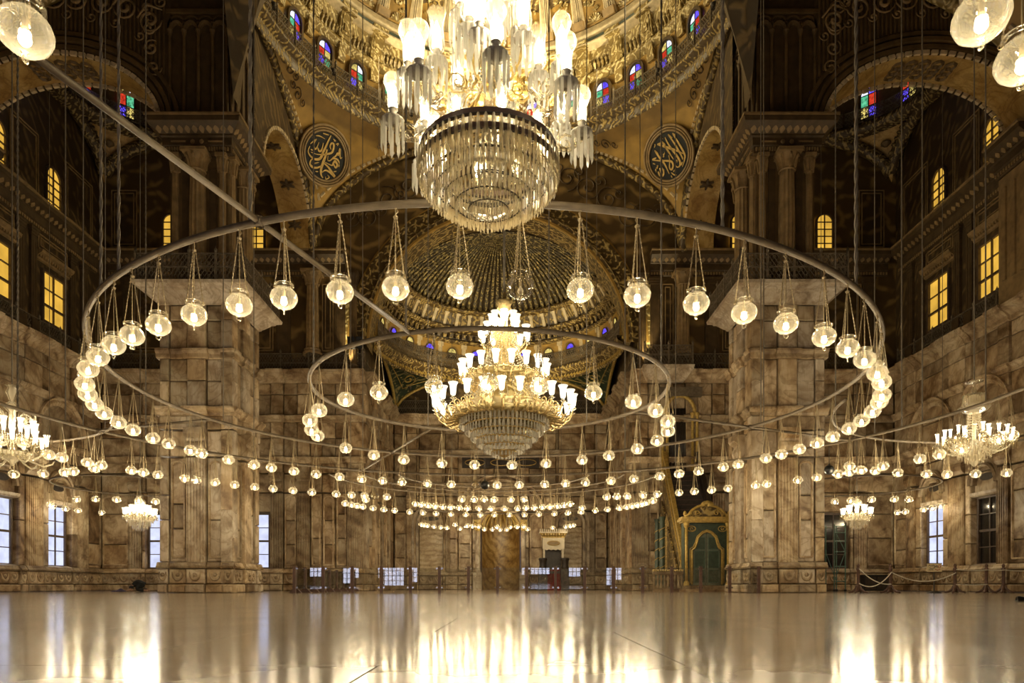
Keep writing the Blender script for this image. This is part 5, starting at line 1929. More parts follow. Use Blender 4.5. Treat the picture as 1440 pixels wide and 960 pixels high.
PXA = [(593.3, 738.3), (599, 737.5), (597.8, 742.5), (610.5, 742), (620, 737.8), (628.7, 742), (640.3, 736.7), (647, 743.8), (658, 737.5), (664.5, 741.7), (671.7, 738.3), (681.3, 743.7), (692.5, 745), (699, 737.5), (704.3, 743.8), (711.8, 745.4), (719.5, 741),
       (725.8, 737), (736.3, 737), (742, 745), (777.2, 739), (795.8, 738.7), (801.7, 743), (806.3, 740)]
PXL = [(86, 710), (92.6, 711.6), (104, 715), (108, 708), (126.5, 717), (134.3, 706), (151, 720), (164, 707), (195, 707), (219, 711)]
PXR = [(1173.8, 710.8), (1196, 708), (1225.8, 708), (1257.7, 708), (1262, 723.8), (1278.3, 708.9), (1279.7, 719.7), (1296, 711.6), (1299.5, 714), (1293.5, 716)]
PXSL = [(19.5, 660), (60.7, 666.3), (101.3, 667.4), (132.7, 667), (164, 675)]
PXSR = [(1262.6, 667), (1303, 667), (1332, 665.5), (1372, 664), (1415.6, 661), (1194.6, 672.8), (1231, 669.6)]
UNLIT = {(732, 402.5), (668.8, 681.8), (529.6, 696)}


def sight(dx, centre, radius):
    """the two distances at which a plan bearing dx meets a ring"""
    A = dx * dx + 1
    B = -2 * (dx * centre[0] + centre[1])
    C = centre[0] ** 2 + centre[1] ** 2 - radius ** 2
    disc = B * B - 4 * A * C
    if disc < 0:
        return []
    return [(-B - math.sqrt(disc)) / (2 * A), (-B + math.sqrt(disc)) / (2 * A)]


def lamp_set(px, ring, centre, radii, split=None, half=None, near_d=14.0):
    """hang every lamp of a set from the pipe it belongs to"""
    got, near6 = {}, []
    for (x, y) in px:
        d = FPX * (ZL - EYE) / (HORIZ - y)
        dx = (x - 720) / FPX
        q = V((dx * d - centre[0], d - centre[1]))
        if d < 6:                      # right above the viewer, seen exactly
            near6.append((V((dx * d, d, ZL)), True))
            continue
        best = min(radii, key=lambda r: abs(q.length - r))
        ang = math.atan2(q.y, q.x)
        if abs(q.length - best) > .9 or half:
            c = [(abs(t - d), r, t) for r in radii for t in sight(dx, centre, r) if not half or half[0] < math.atan2(t - centre[1], dx * t - centre[0]) < half[1]]
            if c:
                _, best, t = min(c)
                ang = math.atan2(t - centre[1], dx * t - centre[0])
            elif half:
                ang = min(max(ang, half[0] + .05), half[1] - .05)
        got.setdefault(best, []).append([ang, (x, y) not in UNLIT])
    pts = near6
    for r, lst in got.items():
        lst.sort()
        gap = .44 / r
        for _ in range(60):
            for a, b_ in zip(lst, lst[1:]):
                if b_[0] - a[0] < gap:
                    m = (gap - (b_[0] - a[0])) / 2 + 1e-4
                    a[0] -= m
                    b_[0] += m
        for a, lit in lst:
            pts.append((V((centre[0] + r * math.cos(a), centre[1] + r * math.sin(a), ZL)), lit))
    arcs = {'near': [], 'far': []}
    for p, lit in pts:
        arcs['near' if p.y < (split or centre[1]) else 'far'].append((p, lit))
    for arc, lst in arcs.items():
        lst.sort(key=lambda q: q[0].x / q[0].y)
        for i, (p, lit) in enumerate(lst):
            lab = '%s glass globe lamp, %s from left on %s arc of %s' % ('clear' if lit else 'unlit', ordinal(i + 1), arc, ring)
            globe_lamp(p, lab, 'globe lamps on %s' % ring, p.y < near_d, lit, random.random() * 6)


FBC, APC, SLC, SRC = (AX, 30.3), (AX, 42.3), (-17.2, 17.6), (14.9, 17.6)
lamp_set(PX1, 'the middle lamp ring', (HX, HY), [R1])
lamp_set(PX2, 'the inner lamp ring', (HX, HY), [R2])
lamp_set(PX3, 'the outer lamp ring', (HX, HY), [R3])
lamp_set(PXF, 'the far bay rings', FBC, [7.2, 5.7, 4.2], 35.0, (.04, PI - .04))
lamp_set(PXA, 'the apse rings', APC, [5.0, 3.0], 45.0, (.04, PI - .04))
lamp_set(PXL, 'the left corner ring', (-18.4, 34.4), [3.7])
lamp_set(PXR, 'the right corner ring', (16.9, 34.4), [3.7])
lamp_set(PXSL, 'the left side ring', SLC, [6.2], None, (.1, 2.6))
lamp_set(PXSR, 'the right side ring', SRC, [6.2], None, (.54, PI - .1))


# ---- ring pipes and spokes
def ring_thing(label, c, r, a0=0.0, a1=2 * PI, th=.05, n=96, spokes=()):
    t = thing('lamp_ring', label, 'lamp ring', (c[0], c[1], ZP))
    full = abs(a1 - a0 - 2 * PI) < 1e-6
    pts = [(r * math.cos(a0 + (a1 - a0) * i / n), r * math.sin(a0 + (a1 - a0) * i / n), 0) for i in range(n if full else n + 1)]
    MB().tube(pts, th, 8, full).build('ring_pipe', 'pipe', t, True)
    for (ang, ra, rb) in spokes:
        d = V((math.cos(ang), math.sin(ang), 0))
        MB().tube([d * ra, d * (ra + rb) / 2, d * rb], th * .8, 8).build('spoke', 'pipe', t, True)
        MB().lathe([(th * 1.3, -.06), (th * 1.5, 0), (th * 1.3, .06), (0, .08)], 8, d * ra).build('clamp', 'pipe', t, True)
    return t


SP = [-PI / 2 - R_(19) + k * PI / 4 for k in range(8)]
ring_thing('small inner iron pipe ring carrying globe lamps round the gilt chandelier', (HX, HY), R2)
ring_thing('wide middle iron pipe ring carrying globe lamps in the hall centre', (HX, HY), R1, n=220, spokes=[(SP[k], R1, R2) for k in (0, 3, 5)])
ring_thing('widest outer iron pipe ring of lamps reaching towards the piers', (HX, HY), R3, n=260, spokes=[(SP[k], R3, R1) for k in (0, 3, 5, 6)])
ring_thing('iron pipe ring of lamps round the left corner chandelier', (-18.4, 34.4), 3.7, th=.04, n=90)
ring_thing('iron pipe ring of lamps round the right corner chandelier', (16.9, 34.4), 3.7, th=.04, n=90)
ring_thing('larger curved iron lamp pipe hanging in the far bay', (AX, 30.3), 7.2, .02, PI - .02, .04, 140)
ring_thing('middle one of three curved iron lamp pipes in the far bay', (AX, 30.3), 5.7, .02, PI - .02, .04, 120)
ring_thing('smallest curved iron lamp pipe hanging in the far bay', (AX, 30.3), 4.2, .02, PI - .02, .04, 100)
ring_thing('larger curved iron lamp pipe hanging inside the apse', APC, 5.0, .0, PI, .04, 100)
ring_thing('smaller curved iron lamp pipe hanging inside the apse', APC, 3.0, .0, PI, .04, 80)
ring_thing('curved iron lamp pipe hanging in the left side bay', SLC, 6.2, .1, 2.6, .04, 100)
ring_thing('curved iron lamp pipe hanging in the right side bay', SRC, 6.2, .54, PI - .1, .04, 100)


# ---- suspension cables
def cable(p, ztop, r, label, twist=False):
    t = MB()
    if twist:
        n = int((ztop - p[2]) / .05)
        n = min(n, 400)
        for s in range(2):
            pts = []
            for i in range(n + 1):
                a = i * .9 + s * PI
                pts.append((p[0] + r * .55 * math.cos(a), p[1] + r * .55 * math.sin(a), p[2] + (ztop - p[2]) * i / n))
            t.tube(pts, r * .7, 4)
    else:
        t.tube([p, (p[0], p[1], (p[2] + ztop) / 2), (p[0], p[1], ztop)], r, 6)
    o = t.build('suspension_cable', 'cable')
    return tag(o, label, 'cable', 'cables holding the lamp rings')


def ring_point(xpx, centre, radius, near=True):
    dx = (xpx - 720) / FPX
    A = dx * dx + 1
    B = -2 * (dx * centre[0] + centre[1])
    C = centre[0] ** 2 + centre[1] ** 2 - radius ** 2
    disc = B * B - 4 * A * C
    if disc < 0:
        return None
    s = math.sqrt(disc)
    d = (-B - s) / (2 * A) if near else (-B + s) / (2 * A)
    return (dx * d, d, ZP + .046)


CAB = [(142, R1, 1, .022, 1), (167, R1, 1, .022, 1), (352, R1, 1, .026, 1), (1016, R1, 1, .026, 1), (1204, R1, 1, .028, 1), (1244, R1, 1, .022, 1), (314, R1, 0, .016, 0), (1070, R1, 0, .016, 0), (441, R2, 1, .02, 1), (571, R2, 1, .022, 0), (772, R2, 1, .012, 0),
       (930, R2, 1, .02, 1), (825, R2, 0, .014, 0), (602, R2, 0, .014, 0), (92, R3, 0, .02, 0), (117, R3, 0, .02, 0), (205, R3, 0, .022, 1), (148, R3, 0, .016, 0), (493, R3, 0, .018, 0), (357, R3, 0, .018, 0), (879, R3, 0, .03, 0), (950, R3, 0, .018, 0), (1074, R3, 0, .02, 0),
       (1175, R3, 0, .022, 1), (1268, R3, 0, .022, 0), (1297, R3, 0, .02, 0), (1230, R3, 0, .018, 0), (1386, R3, 0, .02, 0), (25, R3, 0, .026, 1), (510, R1, 0, .016, 0), (900, R1, 0, .014, 0)]
cabs = []
for (x, r, nr_, th, tw) in CAB:
    p = ring_point(x, (HX, HY), r, nr_)
    if p:
        cabs.append((p, th, tw, {R1: 'middle', R2: 'inner', R3: 'outer'}[r], nr_))
cnt = {}
for p, th, tw, nm, nr_ in sorted(cabs, key=lambda c: c[0][0] / c[0][1]):
    k = (nm, nr_)
    cnt[k] = cnt.get(k, 0) + 1
    rr = math.hypot(p[0] - AX, p[1] - 17.6)
    zt = 30.0 + math.sqrt(max(0.2, BW * BW - rr * rr)) if rr < BW else (30.0 if p[1] > 28.7 and abs(p[0] - AX) < 8 else 26.5)
    cable(p, zt, th, '%s from left of the cables holding the %s arc of the %s ring' % (ordinal(cnt[k]), 'near' if nr_ else 'far', nm), tw)
for k, (c, r) in enumerate((((-18.4, 34.4), 3.7), ((16.9, 34.4), 3.7))):
    for j in range(3):
        a = PI / 2 + 2 * PI * j / 3
        cable((c[0] + r * math.cos(a), c[1] + r * math.sin(a), ZP + .036), 27.0, .014, '%s thin cable holding the %s corner lamp ring' % (ONES[j + 1], ('left', 'right')[k]))
for j, x in enumerate((-6.6, -3.2, 0.6, 4.3, 6.0)):
    yy = 30.3 + math.sqrt(max(0, 7.2 ** 2 - (x - AX) ** 2))
    cable((x, yy, ZP + .036), 26.5, .014, '%s from left of the thin cables in the far bay' % ONES[j + 1])
for j, x in enumerate((-4.6, -1.9, 0.9, 3.2)):
    yy = 42.3 + math.sqrt(max(0, 5.0 ** 2 - (x - AX) ** 2))
    cable((x, yy, ZP + .036), AB.zr + 6.4 * math.sqrt(max(0, 1 - ((x - AX) ** 2 + (yy - 41.5) ** 2) / AH ** 2)), .014, '%s from left of the thin cables inside the apse' % ONES[j + 1])

# two dark balls hanging among the lamps
for (x, y, d, lab) in ((682, 682, 26.0, 'dark hanging ball among the far lamps below the gilt chandelier'), (1166, 660.5, 27.0, 'dark round ball hanging before the right pier')):
    q = ring_point(x, (HX, HY), R1 if x < 1000 else R3, False)
    p = at(x, y, q[1])
    t = thing('hanging_ball', lab, 'ball', p)
    MB().lathe([(0, -.17), (.1, -.14), (.165, -.06), (.17, .0), (.14, .1), (.08, .15), (.03, .17)], 14).build('ball', 'black', t, True)
    MB().lathe([(.03, .17), (.05, .19), (.012, .22), (.012, ZP - p.z - .06), (.03, ZP - p.z - .05), (0, ZP - p.z - .046)], 8).build('hanger', 'iron', t)


# ------------------------------------------------------------------ chandeliers
def fringe(root, name, r, z, ln, n, wd, mat='crystal', cx=0, cy=0, jitter=.15, drop=0.0, seed=1):
    rn = random.Random(seed + n)
    b = MB()
    for i in range(n):
        a = 2 * PI * (i + .5) / n
        l_ = ln * (1 - jitter * rn.random())
        m = Matrix.Translation((cx + r * math.cos(a), cy + r * math.sin(a), z)) @ Matrix.Rotation(a + PI / 2 + .3 * (rn.random() - .5), 4, 'Z')
        w2, t2 = wd / 2, wd * .35
        vs = [(-w2 * .6, 0, 0), (0, -t2 * .6, 0), (w2 * .6, 0, 0), (0, t2 * .6, 0)]
        vs += [(-w2, 0, -l_ * .86), (0, -t2, -l_ * .86), (w2, 0, -l_ * .86), (0, t2, -l_ * .86), (0, 0, -l_)]
        b.add([m @ V(p) for p in vs], [(0, 1, 5, 4), (1, 2, 6, 5), (2, 3, 7, 6), (3, 0, 4, 7), (4, 5, 8), (5, 6, 8), (6, 7, 8), (7, 4, 8)])
    return b.build(name, mat, root, kind='stuff')


def hoop(root, r, z, th, mat, name='hoop', hgt=None):
    if hgt:
        return MB().lathe([(r - th, z), (r, z), (r, z + hgt), (r - th, z + hgt), (r - th, z)], 40).build(name, mat, root)
    return MB().tube([(r * math.cos(2 * PI * k / 40), r * math.sin(2 * PI * k / 40), z) for k in range(40)], th, 6, True).build(name, mat, root, True)


def shade_prof(kind, h, r):
    if kind == 'chimney':
        return [(r * .55, 0), (r * .9, h * .12), (r * 1.0, h * .25), (r * .82, h * .45), (r * .76, h * .65), (r * .95, h * .88), (r * 1.12, h)]
    if kind == 'bulge':
        return [(r * .55, 0), (r * .62, h * .2), (r * .62, h * .5), (r * .9, h * .66), (r * 1.15, h * .8), (r * .95, h * .95), (r * .75, h)]
    return [(r * .5, 0), (r * .62, h * .15), (r * .7, h * .5), (r * .8, h * .8), (r * 1.15, h)]


def branches(root, n, r0, r, z, shade, sh, sr, arm_mat, shade_mat, drop=.25, phase=0.0, pr=.012, light_every=1, watts=SHADE_W, pan=True, prisms=True, s=1.0, bulb='bulb_white', curl=True, big=False):
    """a tier of curved arms, each with drip pan, glass shade, bulb and small prisms"""
    arm = MB()
    pts = [(r0, 0, z - drop * .3), (r0 + (r - r0) * .3, 0, z - drop * .95), (r0 + (r - r0) * .6, 0, z - drop), (r0 + (r - r0) * .88, 0, z - drop * .55), (r, 0, z - .02 * s)]
    arm.tube(pts, [pr * 1.3, pr * 1.2, pr, pr, pr * 1.2], 6)
    if curl:
        c = (r0 + (r - r0) * .5, z - drop * .55)
        arm.tube([(c[0] + .09 * s * (1 - i / 12) * math.cos(i * .8), 0, c[1] + .09 * s * (1 - i / 12) * math.sin(i * .8)) for i in range(11)], pr * .7, 4)
    arm_me = arm.mesh('branch', arm_mat, True)
    pan_me = MB().lathe([(0, z - .03 * s), (.03 * s, z - .02 * s), (.095 * s, z + .015 * s), (.1 * s, z + .025 * s), (.03 * s, z + .01 * s), (.028 * s, z + .1 * s), (.04 * s, z + .12 * s)], 12, (r, 0, 0)).mesh('drip_pan', 'dish' if big else 'crystal_clear', True)
    zb = z + .1 * s
    prof = shade_prof(shade, sh, sr)
    sh_me = MB().lathe([(q, zb + h_) for q, h_ in prof], 14, (r, 0, 0)).mesh('glass_shade', shade_mat, True)
    bl_me = MB().lathe([(0, zb + sh * .12), (sr * .4, zb + sh * .2), (sr * .56, zb + sh * .38), (sr * .42, zb + sh * .6), (0, zb + sh * .8)], 10, (r, 0, 0)).mesh('bulb', bulb, True)
    pm = MB()
    for i in range(9):
        a = 2 * PI * i / 9
        m = Matrix.Translation((r + .088 * s * math.cos(a), .088 * s * math.sin(a), z + .015 * s)) @ Matrix.Rotation(a, 4, 'Z')
        w2, l_ = (.017 * s, .27 * s) if big else (.012 * s, .2 * s)
        pm.add([m @ V(p) for p in ((0, -w2, 0), (0, w2, 0), (w2, 0, 0), (0, -w2, -l_ * .85), (0, w2, -l_ * .85), (w2, 0, -l_ * .85), (0, 0, -l_))],
               [(0, 1, 4, 3), (1, 2, 5, 4), (2, 0, 3, 5), (3, 4, 6), (4, 5, 6), (5, 3, 6)])
    pm_me = pm.mesh('prism_drops', 'crystal_white' if big else 'crystal_clear')
    for i in range(n):
        a = phase + 2 * PI * i / n
        br = inst('branch', arm_me, root, Matrix.Rotation(a, 4, 'Z'))
        if pan:
            inst('drip_pan', pan_me, br)
        inst('glass_shade', sh_me, br)
        inst('bulb', bl_me, br)
        if prisms:
            inst('prism_drops', pm_me, br)
        if light_every and i % light_every == 0:
            point_light(br, (r, 0, zb + sh * .75), watts * light_every, (1.0, .86, .60), .05)


def strands(root, name, r0, z0, r1, z1, n, bead=.012, mat='crystal', sag=0.0):
    b = MB()
    for i in range(n):
        a = 2 * PI * i / n
        m = max(4, int(abs(z1 - z0) / (bead * 2.6)))
        for j in range(m):
            f = (j + .5) / m
            rr = r0 + (r1 - r0) * f - sag * math.sin(PI * f)
            c = V((rr * math.cos(a), rr * math.sin(a), z0 + (z1 - z0) * f))
            b.add([c + V(p) * bead for p in ((1, 0, 0), (0, 1, 0), (-1, 0, 0), (0, -1, 0), (0, 0, 1.1), (0, 0, -1.1))],
                  [(0, 1, 4), (1, 2, 4), (2, 3, 4), (3, 0, 4), (1, 0, 5), (2, 1, 5), (3, 2, 5), (0, 3, 5)])
    return b.build(name, mat, root, kind='stuff')


# ---- 1: the great crystal chandelier nearest the viewer
D1 = 7.0
c1 = thing('chandelier', 'huge crystal chandelier with glass chimneys hanging nearest, above the pipe ring', 'chandelier', (at(687, 0, D1).x, D1, 0))
hoop(c1, .69, 4.58, .03, 'wood', 'upper_band', .06)
hoop(c1, .69, 4.46, .03, 'wood', 'lower_band', .045)
for (r, z, ln, n, wd) in ((.70, 4.58, .26, 62, .044), (.69, 4.44, .16, 84, .034), (.66, 4.50, .26, 72, .034), (.60, 4.46, .22, 72, .032), (.60, 4.34, .18, 72, .032), (.52, 4.40, .22, 62, .032), (.52, 4.27, .16, 64, .03), (.43, 4.34, .22, 52, .03), (.43, 4.2, .15, 56, .028), (.33, 4.28, .22, 40, .028),
                          (.33, 4.12, .13, 56, .016), (.2, 4.07, .11, 40, .015)):
    fringe(c1, 'crystal_fringe', r, z, ln, n, wd, 'crystal_cream', seed=int(r * 100))
    hoop(c1, r, z, .007, 'iron', 'fringe_hoop')
MB().lathe([(0, 4.0), (.12, 4.02), (.24, 4.08), (.34, 4.2)], 20).build('glass_bowl', 'crystal_clear', c1, True)
MB().lathe([(.05, 4.2), (.06, 4.5), (.1, 4.6), (.05, 4.75), (.05, 5.2), (.12, 5.3), (.16, 5.4), (.06, 5.55), (.05, 6.0), (.12, 6.1), (.14, 6.2), (.05, 6.35), (.04, 7.0), (.1, 7.1), (.02, 7.3)], 14).build('glass_stem', 'crystal_clear', c1, True)
branches(c1, 8, .62, .95, 4.88, 'bulge', .36, .085, 'crystal_clear', 'chimney', .16, .1, .022, 1, SHADE_W * .32, big=True, s=1.15)
branches(c1, 6, .5, .84, 5.14, 'bulge', .40, .085, 'crystal_clear', 'chimney', .2, .46, .02, 1, SHADE_W * .32, big=True, s=1.05)
branches(c1, 6, .10, .52, 5.46, 'chimney', .40, .085, 'gold_paint', 'chimney', .26, .2, .014, 1, SHADE_W * .32, big=True, s=1.1)
branches(c1, 5, .08, .33, 5.84, 'chimney', .40, .085, 'gold_paint', 'chimney', .2, .0, .014, 1, SHADE_W * .32, big=True, s=1.1)
branches(c1, 4, .05, .18, 6.2, 'chimney', .36, .07, 'gold', 'chimney', .14, .3, .012, 1, SHADE_W * .32, big=True, s=.9)
branches(c1, 8, .3, .56, 4.66, 'chimney', .2, .06, 'crystal_clear', 'chimney', .1, .25, .014, 2, SHADE_W * .3, s=.7, prisms=False)
strands(c1, 'bead_swags', .16, 5.4, .66, 4.7, 14, .014, sag=.08)
MB().tube([(0, 0, 7.2), (0, 0, 12), (0, 0, 22)], .02, 6).build('chandelier_cable', 'cable', c1)

# ---- 2: the gilt chandelier in the middle of the rings
D2 = 17.6
c2 = thing('chandelier', 'tall gilt chandelier with white tulip shades and crystal bowl in the hall centre', 'chandelier', (at(709, 0, D2).x, D2, 0))
for (r, z, ln, n, wd) in ((1.12, 4.46, .2, 66, .085), (.98, 4.30, .2, 58, .085), (.83, 4.14, .2, 50, .085), (.68, 3.98, .2, 40, .085), (.5, 3.82, .18, 30, .085), (.3, 3.67, .14, 20, .07)):
    fringe(c2, 'crystal_fringe', r, z, ln, n, wd, 'crystal_white', seed=int(r * 10), jitter=.03)
    hoop(c2, r, z, .02, 'gold', 'fringe_hoop')
MB().lathe([(0, 3.52), (.1, 3.56), (.26, 3.66)], 12).build('bowl_tip', 'gold', c2, True)
MB().lathe([(1.12, 4.44), (1.2, 4.46), (1.3, 4.54), (1.2, 4.62), (1.3, 4.72), (1.24, 4.78), (.8, 4.8), (.68, 5.1), (.56, 5.3), (.64, 5.4), (.92, 5.46), (1.0, 5.54), (.9, 5.6), (.5, 5.62)], 40).build('gilt_basket', 'gilt_bright', c2, True)
for (rr, zz, q) in ((1.36, 4.56, .13), (1.34, 4.74, .1), (1.02, 5.5, .1), (.8, 5.26, .09)):
    scm = MB().tube([(rr + q * (1 - j / 9) * math.cos(j * .85 - .6), 0, zz + q * (1 - j / 9) * math.sin(j * .85 - .6)) for j in range(9)], [.012 + .012 * j / 9 for j in range(9)], 4).mesh('gilt_scroll', 'gold', True)
    for i in range(32):
        inst('gilt_scroll', scm, c2, Matrix.Rotation(2 * PI * i / 32, 4, 'Z'))
scm = MB().tube([(1.1, 0, 4.48), (1.45, 0, 4.4), (1.55, 0, 4.54)], [.03, .03, .01], 4).mesh('gilt_leaf', 'gold', True)
for i in range(32):
    inst('gilt_leaf', scm, c2, Matrix.Rotation(2 * PI * i / 32, 4, 'Z'))
strands(c2, 'bead_swags', .30, 6.7, .82, 5.5, 26, .022, sag=.14)
strands(c2, 'bead_swags', .54, 5.5, 1.1, 4.78, 30, .022, sag=.1)
fringe(c2, 'crystal_fringe', .88, 5.42, .22, 60, .04)
branches(c2, 26, 1.15, 1.74, 4.68, 'tulip', .30, .105, 'gold', 'shade_lit', .3, .1, .018, 2, SHADE_W * .55, s=.8, prisms=False)
branches(c2, 18, .7, 1.08, 5.52, 'tulip', .30, .10, 'gold', 'shade_lit', .2, .0, .016, 2, SHADE_W * .55, s=.8, prisms=False)
branches(c2, 10, .2, .60, 6.44, 'tulip', .26, .10, 'gold', 'shade_lit', .22, .2, .014, 2, SHADE_W * .55, s=.8, prisms=False)
branches(c2, 8, .08, .32, 6.82, 'tulip', .24, .09, 'gold', 'shade_lit', .12, .0, .014, 2, SHADE_W * .55, s=.8, prisms=False)
MB().lathe([(.16, 5.6), (.2, 6.0), (.12, 6.3), (.3, 6.62), (.34, 6.7), (.1, 6.74), (.08, 7.0), (.12, 7.14), (.2, 7.24), (.16, 7.36), (.22, 7.46), (.05, 7.5), (.03, 7.7)], 18).build('gilt_stem', 'gold', c2, True)
MB().tube([(0, 0, 7.6), (0, 0, 20), (0, 0, 40.5)], .03, 6).build('chandelier_cable', 'cable', c2)


# ---- 3-6: crystal chandeliers in the aisles
def crystal_chandelier(loc, label, s, style, narm=10):
    t = thing('chandelier', label, 'chandelier', loc)
    t.scale = (s, s, s)
    if style == 'tent':
        MB().lathe([(.24, 2.36), (.05, 2.3), (.04, 2.2), (.07, 2.1), (.04, 2.0), (.3, 1.98), (.27, 1.7), (.2, 1.66), (.42, 1.62), (.3, 1.5), (.16, 1.44)], 18).build('glass_canopy', 'crystal', t, True)
        strands(t, 'bead_strands', .16, 1.5, .52, .52, 20, .028, sag=.12)
        fringe(t, 'crystal_fringe', .29, 1.96, .28, 30, .03)
        fringe(t, 'crystal_fringe', .56, .55, .3, 40, .035)
        fringe(t, 'crystal_fringe', .42, .34, .24, 30, .035)
        fringe(t, 'crystal_fringe', .24, .18, .2, 20, .035)
        MB().lathe([(0, -.12), (.06, -.08), (.12, .06), (.26, .2), (.1, .26), (.05, .6), (.05, 1.5)], 12).build('glass_stem', 'crystal', t, True)
        branches(t, narm, .2, .92, .55, 'tulip', .26, .06, 'crystal', 'shade_lit', .25, .1, .022, 1, SHADE_W, s=1.3)
        branches(t, 6, .1, .6, .72, 'tulip', .24, .055, 'crystal', 'shade_lit', .2, .3, .02, 2, SHADE_W, s=1.1)
    elif style == 'scroll':
        MB().lathe([(.05, 2.3), (.18, 2.26), (.1, 2.2), (.16, 2.05), (.06, 1.8), (.14, 1.74), (.2, 1.6), (.07, 1.46), (.05, .5), (.12, .3), (.5, .26), (.54, .3), (.3, .16), (.08, .0), (.03, -.1)], 18).build('glass_stem', 'crystal', t, True)
        b = MB()
        for i in range(6):
            m = Matrix.Rotation(2 * PI * i / 6 + .2, 4, 'Z')
            b.tube([m @ V((.42 + .2 * math.cos(k * PI / 8), 0, 1.3 + .2 * math.sin(k * PI / 8))) for k in range(16)], .022, 5, True)
            for k in range(3):
                b.tube([m @ V((.42, 0, 1.3)), m @ V((.42 + .19 * math.cos(k * 2.1), 0, 1.3 + .19 * math.sin(k * 2.1)))], .014, 4)
        b.build('crystal_scroll_discs', 'crystal', t, True)
        fringe(t, 'crystal_fringe', .36, 1.4, .3, 30, .03)
        fringe(t, 'crystal_fringe', .52, .3, .22, 34, .035)
        branches(t, 9, .1, .58, .72, 'tulip', .4, .085, 'crystal', 'shade_lit', .2, .1, .022, 1, SHADE_W, s=1.2)
        branches(t, 9, .15, .86, .42, 'tulip', .34, .085, 'crystal', 'shade_lit', .26, .45, .024, 1, SHADE_W, s=1.2)
        b = MB()
        for i in range(6):
            m = Matrix.Rotation(2 * PI * i / 6 + .5, 4, 'Z')
            b.tube([m @ V(p) for p in ((.2, 0, .3), (.5, 0, .04), (.8, 0, -.06), (1.0, 0, .02), (1.05, 0, .12))], [.03, .03, .028, .025, .015], 6)
        b.build('curved_glass_horns', 'crystal', t, True)
    else:
        MB().lathe([(.05, 1.75), (.16, 1.72), (.06, 1.62), (.24, 1.5), (.26, 1.38), (.1, 1.3), (.07, .6), (.2, .5), (.05, .4), (.04, 0)], 14).build('glass_stem', 'crystal', t, True)
        fringe(t, 'crystal_fringe', .25, 1.44, .24, 24, .04)
        for (r, z, ln) in ((.62, .6, .3), (.5, .4, .28), (.36, .22, .26), (.2, .08, .2)):
            fringe(t, 'crystal_fringe', r, z, ln, int(60 * r), .05)
        branches(t, 12, .15, .74, .66, 'tulip', .32, .1, 'crystal', 'shade_lit', .2, .1, .024, 2, SHADE_W * .6, s=1.1)
        branches(t, 8, .1, .44, .84, 'tulip', .32, .1, 'crystal', 'shade_lit', .16, .3, .024, 2, SHADE_W * .6, s=1.0)
    top = {'tent': 2.36, 'scroll': 2.3, 'cup': 1.75}[style]
    MB().tube([(0, 0, top), (0, 0, top + 10), (0, 0, (32.0 - loc[2]) / s)], .02 / s, 6).build('chandelier_cable', 'cable', t)
    return t


crystal_chandelier((at(1370, 0, 22).x, 22.0, at(0, 655, 22).z + .1), 'crystal chandelier with tent of bead strands in the right aisle', 1.08, 'tent')
crystal_chandelier((at(17, 0, 22).x, 22.0, at(0, 650, 22).z), 'crystal chandelier with scroll discs and glass horns in the left aisle', 1.07, 'scroll')
crystal_chandelier((at(197, 0, 34.6).x, 34.6, at(0, 744, 34.6).z), 'small glittering crystal chandelier in the left corner bay', .95, 'cup')
crystal_chandelier((at(1205, 0, 34.6).x, 34.6, at(0, 742, 34.6).z), 'small blazing crystal chandelier in the right corner bay', .9, 'cup')

# ------------------------------------------------------------------ glass barrier before the apse
def barrier(label, pts, foot=False):
    t = thing('glass_barrier', label, 'barrier', (pts[0][0], pts[0][1], 0))
    o = V((pts[0][0], pts[0][1], 0))
    post = MB().box(-.055, .055, -.055, .055, 0, 1.03).box(-.062, .062, -.062, .062, 1.03, 1.06)
    if foot:
        post.add([(-.26, -.05, 0), (.26, -.05, 0), (.06, -.05, .2), (-.06, -.05, .2), (-.26, .05, 0), (.26, .05, 0), (.06, .05, .2), (-.06, .05, .2)], [(0, 1, 2, 3), (7, 6, 5, 4), (1, 5, 6, 2), (3, 7, 4, 0), (2, 6, 7, 3)])
    pm = post.mesh('post', 'wood')
    rn = random.Random(len(pts))
    for p in pts:
        inst('post', pm, t, Matrix.Translation(V((p[0], p[1], 0)) - o))
    clip = MB().box(-.03, .03, -.03, .03, -.03, .03).mesh('clip', 'chrome')
    for p, q in zip(pts, pts[1:]):
        a, b_ = V((p[0], p[1], 0)) - o, V((q[0], q[1], 0)) - o
        d = b_ - a
        ln = d.length
        rz = math.atan2(d.y, d.x) + R_(rn.uniform(-.8, .8))
        m = Matrix.Translation((a + b_) / 2) @ Matrix.Rotation(rz, 4, 'Z') @ Matrix.Rotation(R_(rn.uniform(-.5, .5)), 4, 'X')
        key = ('bg', round(ln, 2))
        if key not in _cache:
            _cache[key] = MB().box(-ln / 2 + .09, ln / 2 - .09, -.004, .004, .16, 1.0).mesh('glass_panel', 'pane_clear')
        inst('glass_panel', _cache[key], t, m)
        for s in (-1, 1):
            for z in (.22, .97):
                inst('clip', clip, t, m @ Matrix.Translation((s * (ln / 2 - .1), 0, z)))
    return t


M['chrome'] = plain('polished_steel', (.75, .75, .78), .15, 1.0, .05)
YBAR = 27.6
xs = [414 + 40.8 * i for i in range(17)]
barrier('long row of brown posts with clear glass panels before the apse', [(at(x, 0, YBAR).x, YBAR) for x in xs])
barrier('short receding row of footed posts with glass at the barrier left end', [(at(414, 0, YBAR).x - .1 + .03 * i, YBAR + .45 + 1.2 * i) for i in range(9)], True)

